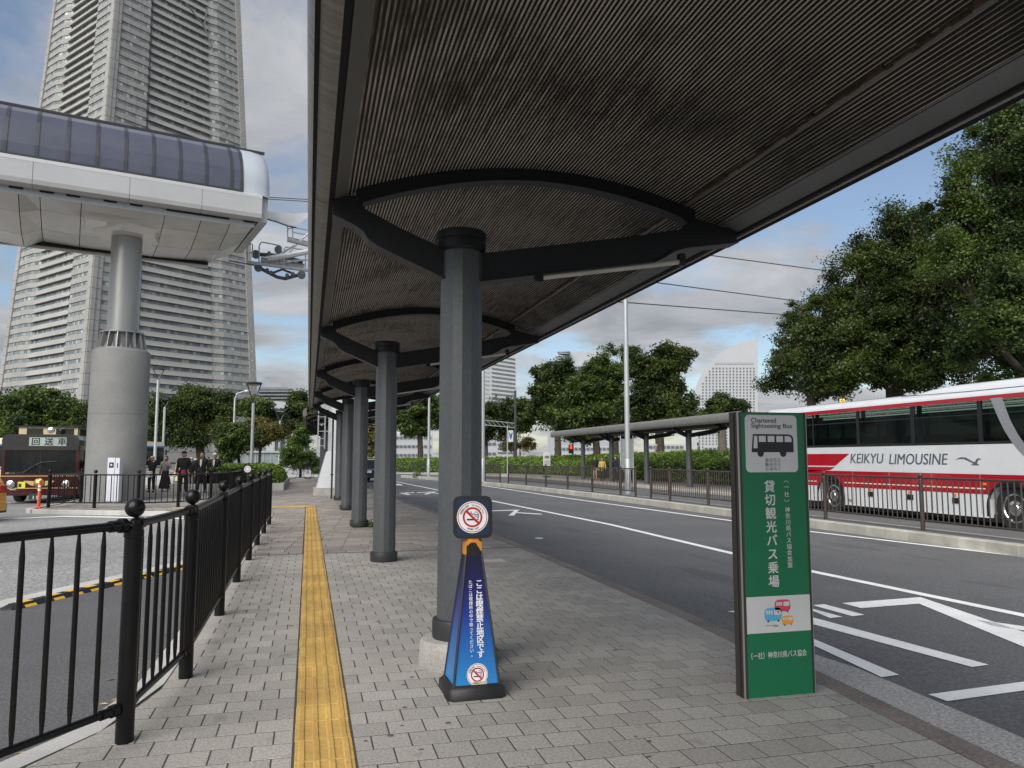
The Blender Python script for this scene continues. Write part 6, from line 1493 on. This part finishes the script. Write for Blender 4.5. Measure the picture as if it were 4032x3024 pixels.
# left side
G2 = 'trees round the bus loop'
tree('broad bushy tree rising behind the dark red bus', [z2(q) for q in ((120,1260,150,110),(300,1240,140,90),(400,1240,80,70),(40,1350,110,130),(230,1380,170,90),(380,1370,110,80),(60,1460,100,80),(230,1200,100,60))], 62, (60,1000), 68400, 0.13, 1.2, 'mid', 6.0, G2, tr=.35)
tree('tree showing just left of the concrete pylon', [z2(q) for q in ((570,1310,50,60),(590,1400,60,70),(520,1400,60,40))], 58, (182,1000), 17100, 0.099, 0.90, 'mid', 6.0, G2)
tree('big full tree between pylon and tall street lamp', [z2(q) for q in ((1340,1180,110,80),(1460,1230,140,95),(1560,1250,90,90),(1240,1330,130,120),(1420,1370,190,110),(1130,1270,110,90),(1080,1400,100,120),(1280,1460,170,80),(1560,1390,90,90))], 72, (433,1010), 98800, 0.105, 1.00, 'dark', 6.5, G2, tr=.42, bark=m_bark)
tree('round topped tree behind the tall street lamp', [z2(q) for q in ((1790,1235,85,48),(1720,1270,50,40),(1840,1280,70,50))], 70, (560,1010), 17100, 0.112, 0.90, 'mid', 5.0, G2)
tree('dark tree beside the near shelter edge', [z2(q) for q in ((2090,1240,75,85),(2040,1340,90,90),(2130,1330,80,120),(1950,1360,80,70))], 74, (650,1010), 41800, 0.118, 1.00, 'dark', 6.5, G2)
tree('fresh green young tree by the planter', [z2(q) for q in ((1630,1420,95,70),(1600,1500,110,80),(1690,1490,80,80),(1620,1580,80,45))], 46, (515,1030), 24700, 0.068, 0.55, 'mid', 5.5, G2, tr=.1, zbase=0.0)
tree('rust tinged young tree beside the street lamp', [z2(q) for q in ((1870,1420,90,60),(1800,1480,80,60),(1940,1440,60,50),(1760,1400,60,60),(1810,1350,60,40))], 49, (557,1030), 17100, 0.068, 0.55, 'brown', 5.0, G2, tr=.09, zbase=0.0)
tree('little layered tree standing over the bicycles', [(650,955,26,16),(648,985,36,16),(640,1002,34,9),(665,1000,26,10),(655,932,18,14)], 52.5, (648,1032), 17100, 0.062, 0.50, 'light', 5.0, G2, tr=.07, zbase=.2)
# ---- clipped hedges
def hedge(label, line, prof, n, ls, leaf='hedge', name='hedge', zf=None, smoothz=.12):
    """line: list of (x, y, height scale); prof: (offset across, z) from front foot over the top"""
    root = thing(name, label, 'hedge', (line[0][0], line[0][1], 0)); org = Vector((line[0][0], line[0][1], 0))
    pts = []; P2 = [Vector((p[0], p[1])) for p in line]
    for i, p in enumerate(line):
        t = (P2[min(i+1, len(line)-1)]-P2[max(i-1, 0)]).normalized(); nrm = Vector((t.y, -t.x))
        pts.append([Vector((p[0]+nrm.x*o, p[1]+nrm.y*o, z*p[2]))-org for o, z in prof])
    b = MB(); k = len(prof)
    for q in pts: b.v += [tuple(v) for v in q]
    quads = []
    for i in range(len(pts)-1):
        for j in range(k-1): f = (i*k+j, (i+1)*k+j, (i+1)*k+j+1, i*k+j+1); b.f.append(f); b.m.append(0); quads.append([pts[i][j], pts[i+1][j], pts[i+1][j+1], pts[i][j+1]])
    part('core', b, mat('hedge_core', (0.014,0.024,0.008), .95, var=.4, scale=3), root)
    A = np.array([[list(v) for v in q] for q in quads]); ar = np.linalg.norm(np.cross(A[:,1]-A[:,0], A[:,3]-A[:,0]), axis=1); ar /= ar.sum()
    idx = RNG.choice(len(A), n, p=ar); u = RNG.random((n, 1)); v = RNG.random((n, 1)); Q = A[idx]
    pos = Q[:,0]*(1-u)*(1-v)+Q[:,1]*u*(1-v)+Q[:,2]*u*v+Q[:,3]*(1-u)*v
    nn = unit(np.cross(Q[:,1]-Q[:,0], Q[:,3]-Q[:,0])); nn *= np.where(nn[:, 2:3] < -.1, -1, 1)
    bump = np.sin(pos[:, :1]*3.1+pos[:, 1:2]*1.7)*np.sin(pos[:, 1:2]*2.3-pos[:, :1]*1.1)
    pos = pos+nn*(RNG.normal(size=(n, 1))*smoothz*.55+bump*smoothz*.6+smoothz*.3); nn = unit(nn*.5+np.array([0,0,.5])+RNG.normal(size=(n, 3))*.55)
    part('foliage', leaves_mesh('foliage', pos, nn, ls, LEAF[leaf]), None, root)
    return root
HP = [(0.0,-.3),(0.0,.1),(.12,.8),(.4,1.15),(1.2,1.45),(2.4,1.8),(3.4,1.95),(4.2,1.5),(4.4,-.3)]
hl = [(23.6,20,1.12),(23.6,30,1.10),(23.6,40,1.05),(23.4,50,1.0),(23.2,60,.95),(22.6,68,.9),(21,76,.85),(18,83,.8),(13,88,.78),(6,91,.76),(-2,92,.76)]
hedge('long sloping hedge bank behind the far shelter', [(x, y, s) for x, y, s in hl], HP, 90000, .085)
hp_ = [(0.0,.2),(.02,.6),(.15,.88),(.5,1.02),(1.3,1.08),(2.6,1.06),(3.6,1.0),(4.2,.8),(4.3,.2)]
pl_ = thing('planter', 'low granite planter kerb round the clipped hedge by the black fence', 'planter', (-1.08, 38, 0))
part('front_kerb', MB().cbox(-4.8,0,0.0,.22,-.02,.33,.02), m_conc, pl_); 
for k in range(10): part('kerbstone', MB().cbox(-.22,0,.225+1.15*k,.225+1.15*k+1.14,-.02,.33,.02), m_conc, pl_)
part('back_kerb', MB().cbox(-4.8,0,11.75,11.97,-.02,.33,.02), m_conc, pl_); part('left_kerb', MB().cbox(-5.02,-4.8,0,11.97,-.02,.33,.02), m_conc, pl_); part('soil', MB().box(-4.8,-.22,.22,11.75,0,.26), m_joint, pl_)
hedge('rounded clipped hedge growing in the low planter', [(-1.32,50.0-1.2,.5),(-1.3,49.2-.6,.9),(-1.3,47,1.0),(-1.3,44,1.02),(-1.3,41,1.0),(-1.32,39.2,.95),(-1.5,38.45,.75),(-1.8,38.25,.3)][::-1], [(-o, z) for o, z in hp_], 22000, .07, 'hedge', smoothz=.08)
# fallen weeds by the far kerb and a sprig at the third column
def tuft(label, loc, r, h, n, leaf='light'):
    e = thing('weed', label, 'weed', loc); d = RNG.normal(size=(n, 3))*np.array([r, r, h*.4])+np.array([0, 0, h*.5]); d[:, 2] = np.abs(d[:, 2])
    part('foliage', leaves_mesh('foliage', d, unit(RNG.normal(size=(n, 3))+np.array([0,0,.4])), .03 if h < .3 else .06, LEAF[leaf]), None, e)
tuft('small weed sprouting at the foot of the third shelter column', (1.36, 17.3, 0), .06, .12, 120)
p = GR(1500+530*.27125, 1500+1400*.27125, .1); tuft('weed clump growing on the far kerb of the road', (p.x, p.y, p.z), .22, .5, 260)
# ================================================================== street furniture, people
m_pole = mat('lamp_pole', (0.42,0.44,0.455), .4, .35, var=.08, scale=2)
def pole(label, base, h, r0, r1, group='tall lamp posts', sleeve=True):
    e = thing('lamp_post', label, 'lamp post', base, 0, group)
    part('shaft', MB().lathe([(r0,-.02),(r0*.92,h*.5),(r1,h)], (0,0,0), 14), m_pole, e, smooth=50)
    if sleeve: part('sleeve', MB().lathe([(r0*1.18,-.01),(r0*1.18,1.35),(r0*1.0,1.40)], (0,0,0), 14), m_pole, e, smooth=40); part('access_door', MB().box(-r0*1.24,-r0*1.1,-.06,.06,.35,1.2), m_pole, e)
    hd = part('lamp_head', MB().path([(0,0,h-.05),(0,0,h+.25),(.4,-.1,h+.5),(1.3,-.3,h+.55)], [r1,r1*.8,r1*.7,r1*.6], 8), m_pole, e, smooth=50)
    part('lantern', MB().cbox(1.1,1.9,-.45,-.2,h+.46,h+.6,.04), m_pole, hd)
    return e
p = GR(1357*KV, 1066*KV, .2); pole('tall plain lamp post standing in the gap of the median railing', (p.x, p.y, p.z), 9.5, .11, .085)
p = GR(1901, 1896, .2); pole('tall lamp post on the median beside the white office tower', (p.x, p.y, p.z), 10.5, .12, .085)
p = GR(1687, 1876, .15); pole('slim lamp post at the bend of the road by the hedge', (p.x, p.y, p.z), 6.6, .11, .09)
p = GR(2470, 1880, 0)
def vlamp(label, x, y_top, fd, zb=0.0, r=.08):
    t = atF(x, y_top, fd); e = thing('street_lamp', label, 'street lamp', (t.x, t.y, zb), 0, 'bowl topped street lamps'); h = t.z-zb; hh = 1.15*fd/40 if fd < 45 else .9
    part('shaft', MB().lathe([(r*1.2,-.02),(r,h-hh*.95)], (0,0,0), 12), m_pole, e, smooth=50)
    b = MB()
    for k in range(2): a = k*math.pi+.3; part('bracket', MB().path([(0,0,h-hh),(.36*math.cos(a),.36*math.sin(a),h-.12)], .035, 6), m_stf, e)
    part('dish', MB().lathe([(.22,h-.16),(.42,h-.1),(.44,h-.04),(.40,h),(.001,h+.02)], (0,0,0), 20), m_stf, e, smooth=40)
    part('diffuser', MB().lathe([(.2,h-.18),(.38,h-.105)], (0,0,0), 20), m_spanel, e, smooth=40)
vlamp('tall street lamp with dark bowl head behind the planter', 549, 826, 42)
vlamp('street lamp rising beside the concrete pylon', 343, 796, 58, r=.1)
vlamp('shorter street lamp next to the one beside the pylon', 357, 858, 66, r=.1)
vlamp('street lamp with bowl head in front of the dark shelter tree', 606, 884, 56)
t = atF(508, 846, 60); e = thing('street_lamp', 'hooked street lamp in front of the big full tree', 'street lamp', (t.x, t.y, 0), 0, 'bowl topped street lamps')
part('shaft', MB().path([(0,0,0),(0,0,t.z-.6),(.15,0,t.z-.15),(.8,0,t.z+.1)], [.09,.07,.05,.04], 8), m_pole, e, smooth=50); part('lantern', MB().ball((.9,0,t.z+.05), .3, 12, 8, (1,.7,.45)), m_pole, e, smooth=60)
# signal frame across the road far off
p = atF(967, 990, 78); e = thing('signal_gantry', 'dark signal post with a thin cross bar over the far road', 'signal post', (p.x, p.y, -.3))
part('post', MB().tube((0,0,0),(0,0,7.4),.12,n=8), m_stf, e); part('arm', MB().path([(0,0,5.6),(4.2,1.0,5.2)], .06, 6), m_pole, e); part('cap', MB().box(-.2,.2,-.15,.15,7.4,7.65), m_spanel, e)
p = atF(1113, 990, 84); e = thing('signal_gantry', 'lattice sign gantry beside the blue banner', 'signal post', (p.x, p.y, -.3))
part('post', MB().tube((0,0,0),(0,0,9.2),.13,n=8), m_stf, e)
for dz_ in (5.1, 5.6): part('chord', MB().tube((0,0,dz_),(-6.5,-1,dz_+.5),.05,n=5), m_pole, e)
for k in range(12): a = k/12; part('lattice', MB().tube((-6.5*a,-a,5.1+.5*a),(-6.5*(a+.083),-(a+.083),5.6+.5*a),.03,n=4), m_pole, e)
p = atF(1096, 975, 80); e = thing('banner', 'blue and white banner hanging on a slim pole beyond the hedge', 'banner', (p.x, p.y, -.3)); part('pole', MB().tube((0,0,0),(0,0,5.2),.05,n=6), m_pole, e)
part('cloth', MB().box(.1,.62,-.01,.01,3.5,4.7), m_spanel, e); part('cloth_emblem', MB().add([(.16,-.015,4.55),(.36,-.015,4.3),(.56,-.015,4.55),(.5,-.015,4.0),(.36,-.015,3.7),(.22,-.015,4.0)], [(0,1,2,3,4,5)]), mat('banner_blue', (0.03,0.10,0.42), .6, var=0), e)
p = atF(1233, 964, 86); e = thing('pedestrian_signal', 'pedestrian signal showing red under the far shelter', 'signal', (p.x, p.y, -.4)); part('post', MB().tube((.25,0,0),(.25,0,p.z+1.4),.09,n=8), m_stf, e)
part('housing', MB().cbox(-.22,.12,-.2,.2,p.z-.4,p.z+.6,.05), m_black, e); part('red_lens', MB().box(-.17,.07,-.215,-.2,p.z+.12,p.z+.5), mat('signal_red', (0.7,0.03,0.01), .4, var=0, emit=(1,.06,.01), estr=1.2), e)
# bus stop board and notice board on the far platform
p = atX(2153, 1890, 19.2); e = thing('bus_stop_pole', 'white round topped bus stop board behind the median railing', 'bus stop', (19.2, p.y, -.1)); zc = atX(2153, 1800, 19.2).z+.1
part('foot', MB().cbox(-.3,.3,-.2,.2,0,.12,.03), m_black, e); part('post', MB().tube((0,0,.1),(0,0,zc-.4),.035,n=8), m_pole, e)
part('board', MB().prism([(-.3,zc-.75),(.3,zc-.75),(.3,zc+.15)]+[(.3*math.cos(R(a)), zc+.15+.3*math.sin(R(a))) for a in range(15,180,15)]+[(-.3,zc+.15)], -.04, .04), m_spanel, e)
part('badge', MB().box(-.2,.2,-.045,-.04,zc-.12,zc+.12), m_gprint, e); part('timetable', MB().box(-.22,.22,-.046,-.04,zc-.65,zc-.25), mat('timetable_grey', (0.35,0.36,0.36), .5, var=.2, scale=20), e)
p = atX(2470, 1890, 19.1); e = thing('notice_stand', 'tall silver framed notice stand under the far shelter', 'notice stand', (19.1, p.y, -.1))
for x in (-.42, .42): part('post', MB().tube((x,0,0),(x,0,3.0),.04,n=8), m_gal, e)
part('panel', MB().box(-.38,.38,-.02,.02,.9,2.8), mat('notice_glass', (0.25,0.28,0.28), .2, var=.2), e)
# clock above the coach
p = atX(3315, 1584, 21.5); e = thing('clock_display', 'black clock display showing 15 12 in yellow digits above the coach', 'clock', (21.5, p.y, p.z))
ux_ = RGT; w_ = (atX(3340,1584,21.5)-atX(3292,1584,21.5)).dot(RGT); Mq = Matrix.Rotation(-YAW-R(10), 4, 'Z')
part('housing', MB().cbox(-w_*.62,w_*.62,-.05,.08,-.2,.2,.04, Mq), m_black, e); b = MB(); put_text(b, '15 12', Mq @ Vector((0,-.056,.02)), Mq.to_3x3() @ Vector((1,0,0)), (0,0,1), w=w_*.95, h=.24, bold=.02)
part('digits', b, mat('led_yellow', (0.8,0.5,0.02), .5, var=0, emit=(1,.62,.05), estr=1.6), e); part('post', MB().tube((0,.02,-.2),(0,.02,-p.z),.06,n=8), m_stf, e)
# small no smoking plate on the island railing
p = atY(975, 1847, 33.0); e = thing('rail_notice', 'small square no smoking plate fixed on the island railing', 'sign', (p.x, p.y, 0))
part('plate', MB().cbox(-.16,.16,-.02,.02,p.z-.16,p.z+.16,.02), m_black, e); part('clamp', MB().box(-.02,.02,.0,.03,.1,p.z-.1), m_black, e); b = MB(); disc(b, (0,-.022,p.z), UX, UY, 0, .13, 0, 0, 20); disc(b, (0,-.022,p.z), UX, UY, .07, .09, 1, .001, 20); part('emblem', b, [m_wprint, m_rprint], e)
# banner rail, stacked signs behind the railing
# ---- people: limbs and trunk grown as one skin
def skin(name, V, E_, rad, m, parent, sub=1, root=0):
    me = bpy.data.meshes.new(name); me.from_pydata(V, E_, []); o = bpy.data.objects.new(name, me); COL.objects.link(o)
    sm = o.modifiers.new('s', 'SKIN'); sk = me.skin_vertices[0].data
    for i, r in enumerate(rad): sk[i].radius = (r, r) if not isinstance(r, tuple) else r; sk[i].use_root = (i == root)
    sb_ = o.modifiers.new('u', 'SUBSURF'); sb_.levels = sub; sb_.render_levels = sub
    SK.append((o, name, m, parent)); return o
SK = []
def person(label, base, h, face, top, legs, hair, skinc, pose='stand', cap=None, long_skirt=False, bag=None, mask=False, shirt=None, group='people waiting by the island'):
    """built 1.7 m tall facing -y, scaled to h"""
    e = thing('person', label, 'person', base, face, group); s = h/1.7; e.scale = (s, s, s)
    L = {'stand': (0.0, 0.02), 'walk': (-.16, .16), 'step': (-.08, .1)}[pose if pose in ('stand', 'walk', 'step') else 'stand']
    arm = {'phone': 1, 'hat': 2}.get(pose, 0)
    hipz, shz = .88, 1.38
    V = [(0,0,hipz+.05),(0,.01,1.12),(0,.01,1.32),(0,.0,1.43),(0,-.01,1.52)]; rad = [(.13,.09),(.11,.08),(.10,.07),(.05,.05),(.05,.05)]; E_ = [(0,1),(1,2),(2,3),(3,4)]
    def chain(start, pts, rs):
        p = start
        for q, r in zip(pts, rs): V.append(q); rad.append(r); E_.append((p, len(V)-1)); p = len(V)-1
        return p
    legp = {}
    for sx, dy in ((-1, L[0]), (1, L[1])): legp[sx] = [(sx*.09,0,hipz-.05),(sx*.1,dy*.5-.01,.47),(sx*.105,dy+.02,.09)]; chain(0, legp[sx], [.085,.058,.042])
    armp = {}
    for sx in (-1, 1):
        if arm == 1 and sx == 1: armp[sx] = [(sx*.2,0,1.39),(sx*.25,-.1,1.14),(sx*.12,-.25,1.3),(sx*.08,-.27,1.38)]
        elif arm == 2: armp[sx] = [(sx*.19,0,1.39),(sx*.34,-.06,1.32),(sx*.15,-.12,1.55),(sx*.1,-.12,1.6)]
        else: armp[sx] = [(sx*.2,0,1.39),(sx*.245,.02+dy*.2,1.1),(sx*.25,-.06-dy*.3,.88),(sx*.245,-.08-dy*.3,.80)]
        chain(2, armp[sx], [.04,.038,.034,.036])
    skin('body', V, E_, rad, skinc, e, 1)
    # head
    b = MB(); b.ball((0,-.015,1.60), .098, 16, 12, (.86,1.0,1.22)); b.ball((0,-.115,1.585), .016, 6, 5, (.8,1,1.4))
    for sx in (-1, 1): b.ball((sx*.085,-.005,1.595), .022, 6, 5, (.4,.8,1.3))
    hd = part('head', b, skinc, e, smooth=60)
    part('eyes', MB().ball((-.032,-.105,1.62), .009, 6, 4).ball((.032,-.105,1.62), .009, 6, 4), m_bprint, hd)
    part('mouth', MB().box(-.022,.022,-.112,-.10,1.543,1.549), mat('lip', (0.3,0.1,0.09), .6, var=0), hd)
    if mask: part('face_mask', MB().ball((0,-.055,1.565), .075, 12, 8, (.95,.85,.8)), m_wprint, hd, smooth=60)
    part('hair', MB().ball((0,.012,1.64), .104, 14, 9, (.9,1.0,1.0)).ball((0,.05,1.58), .09, 12, 8, (.95,.7,1.3 if long_skirt else 1.0)), hair, hd, smooth=60)
    if cap: part('cap', MB().ball((0,-.005,1.672), .108, 14, 8, (.92,1.03,.72)).ball((0,-.11,1.662), .075, 12, 6, (1,.9,.16)), cap, hd, smooth=60)
    # clothes: same skeleton, fuller
    V2 = [(0,0,hipz-.2 if not long_skirt else hipz),(0,.01,1.08),(0,.01,1.34),(0,.0,1.465)]; r2 = [(.185,.14),(.165,.125),(.17,.12),(.085,.08)]; E2 = [(0,1),(1,2),(2,3)]
    for sx in (-1, 1):
        p = 2
        for q, r in zip(armp[sx][:3], (.085,.065,.052)): V2.append(q); r2.append(r); E2.append((p, len(V2)-1)); p = len(V2)-1
    skin('jacket', V2, E2, r2, top, e, 1)
    if shirt: part('shirt', MB().add([(-.05,-.132,1.42),(.05,-.132,1.42),(.035,-.15,1.2),(0,-.155,1.08),(-.035,-.15,1.2)], [(0,1,2,3,4)]), shirt, e)
    if long_skirt: part('skirt', MB().lathe([(.30,.14),(.27,.35),(.21,.65),(.165,.95),(.155,1.0)], (0,0,0), 18), legs, e, smooth=60)
    else:
        V3 = [(0,0,hipz+.14)]; r3 = [(.16,.125)]; E3 = []
        for sx in (-1, 1):
            p = 0
            for q, r in zip(legp[sx], (.105,.085,.068)): V3.append(q); r3.append(r); E3.append((p, len(V3)-1)); p = len(V3)-1
        skin('trousers', V3, E3, r3, legs, e, 1)
    for sx in (-1, 1):
        fx, fy, fz_ = legp[sx][2]; part('shoe', MB().ball((fx,fy-.06,.045), .05, 10, 6, (.9,2.3,.9)), m_black if not bag or bag[0] != 'w' else m_wprint, e, smooth=60)
        hx, hy, hz = armp[sx][3]; dn = -1 if arm == 0 else 1
        b = MB().ball((hx,hy,hz), .032, 8, 6, (.6,1.1,1.3))
        for k in range(4): b.tube((hx,hy-.028+.018*k,hz+dn*.03),(hx-.006,hy-.034+.018*k,hz+dn*(.085-.008*abs(k-1.4))),.0085,.006,5)
        b.tube((hx,hy-.03,hz),(hx-sx*.02,hy-.055,hz+dn*.045),.0095,.007,5); part('hand', b, skinc, e, smooth=60)
    if bag: part('bag', MB().cbox(*bag[1:7], .03), bag[7], e); 
    return e
sk1 = mat('skin_tone', (0.42,0.26,0.19), .5, var=.05); cl = lambda n, c: mat('cloth_'+n, c, .85, var=.15, scale=20)
hb_, hg_ = mat('hair_black', (0.012,0.01,0.009), .5, var=.2, scale=30), mat('hair_grey', (0.35,0.34,0.33), .6, var=.2, scale=30)
ck, ng, be, wh, gy, cr_ = cl('black', (0.012,0.012,0.014)), cl('navy', (0.018,0.022,0.05)), cl('beige', (0.42,0.33,0.22)), cl('white', (0.62,0.62,0.6)), cl('grey', (0.22,0.21,0.21)), cl('cream', (0.55,0.5,0.42))
I2 = lambda zx, zy: G(560+zx*400/2212, 1700+zy*400/2212, 0)
fc = R(-14)
person('person in black with both hands raised to a beige hat', I2(190,1320), 1.56, fc, ck, ck, hb_, sk1, 'hat', cap=be, bag=('k',-.16,.12,-.3,-.14,.72,1.02,wh))
person('person in long black skirt and pale sleeves holding a phone', I2(490,1300), 1.58, fc, gy, ck, hb_, sk1, 'phone', long_skirt=True, bag=('w',.2,.32,-.1,.1,.75,.95,wh))
person('person in dark jacket and navy cap walking with a shoulder bag', I2(880,1388), 1.76, fc, ck, ck, hg_, sk1, 'step', cap=ng, bag=('k',-.02,.16,-.26,-.14,.78,1.0,mat('bag_red', (0.42,0.03,0.05), .6, var=.1)))
person('person with pale hat and face mask in black top and grey trousers', I2(1050,1295), 1.52, fc, ck, gy, hg_, sk1, 'stand', cap=cr_, mask=True)
person('person in open black suit and white shirt striding along', I2(1280,1330), 1.74, fc, ck, ck, hb_, sk1, 'walk', shirt=wh)
person('person in beige coat and face mask half hidden behind the suit', I2(1405,1240), 1.55, fc, be, ng, hb_, sk1, 'stand', mask=True)
person('person in white cap and dark jacket over a cream shirt', I2(1560,1262), 1.72, fc, ck, ng, hb_, sk1, 'step', cap=wh, shirt=cr_)
for px, lab, a_, b_, hh in ((2343, 'person in olive jacket and beige trousers waiting under the far shelter', ck, be, 1.68), (2372, 'person in a yellow coat waiting under the far shelter', cl('yellow', (0.5,0.36,0.1)), ck, 1.62), (2425, 'person all in black with patterned top under the far shelter', ck, ck, 1.7), (2446, 'person in dark clothes standing beside the far notice stand', ng, ck, 1.66)):
    q = atX(px, 1880, 20.0); person(lab, (20.0, q.y, -.1), hh, R(-40), a_, b_, hb_, sk1, 'stand', group='people under the far shelter')
for x, y, lab, a_ in ((1417, 965, 'grey haired person walking behind the hedge bank', gy), (1509, 962, 'dark haired person in brown passing behind the hedge bank', cl('brown', (0.15,0.1,0.07)))):
    q = atF(x, y, 58); person(lab, (q.x, q.y, q.z-1.5), 1.68, R(60), a_, ck, hg_ if 'grey' in lab else hb_, sk1, 'walk', group='walkers behind the hedge')
person('driver in grey shirt at the wheel of the dark red bus', (-9.95, 32.35, .42), 1.6, 0.0, gy, ck, hb_, sk1, 'stand', group='drivers')
dg = bpy.context.evaluated_depsgraph_get(); done = []
for o, nm, m, par in SK:
    me = bpy.data.meshes.new_from_object(o.evaluated_get(dg)); me.name = nm; me.materials.clear(); me.materials.append(m); smooth_mesh(me, 180); done.append((nm, me, par))
for o, nm, m, par in SK: bpy.data.objects.remove(o)
for nm, me, par in done: link(nm, me, par)
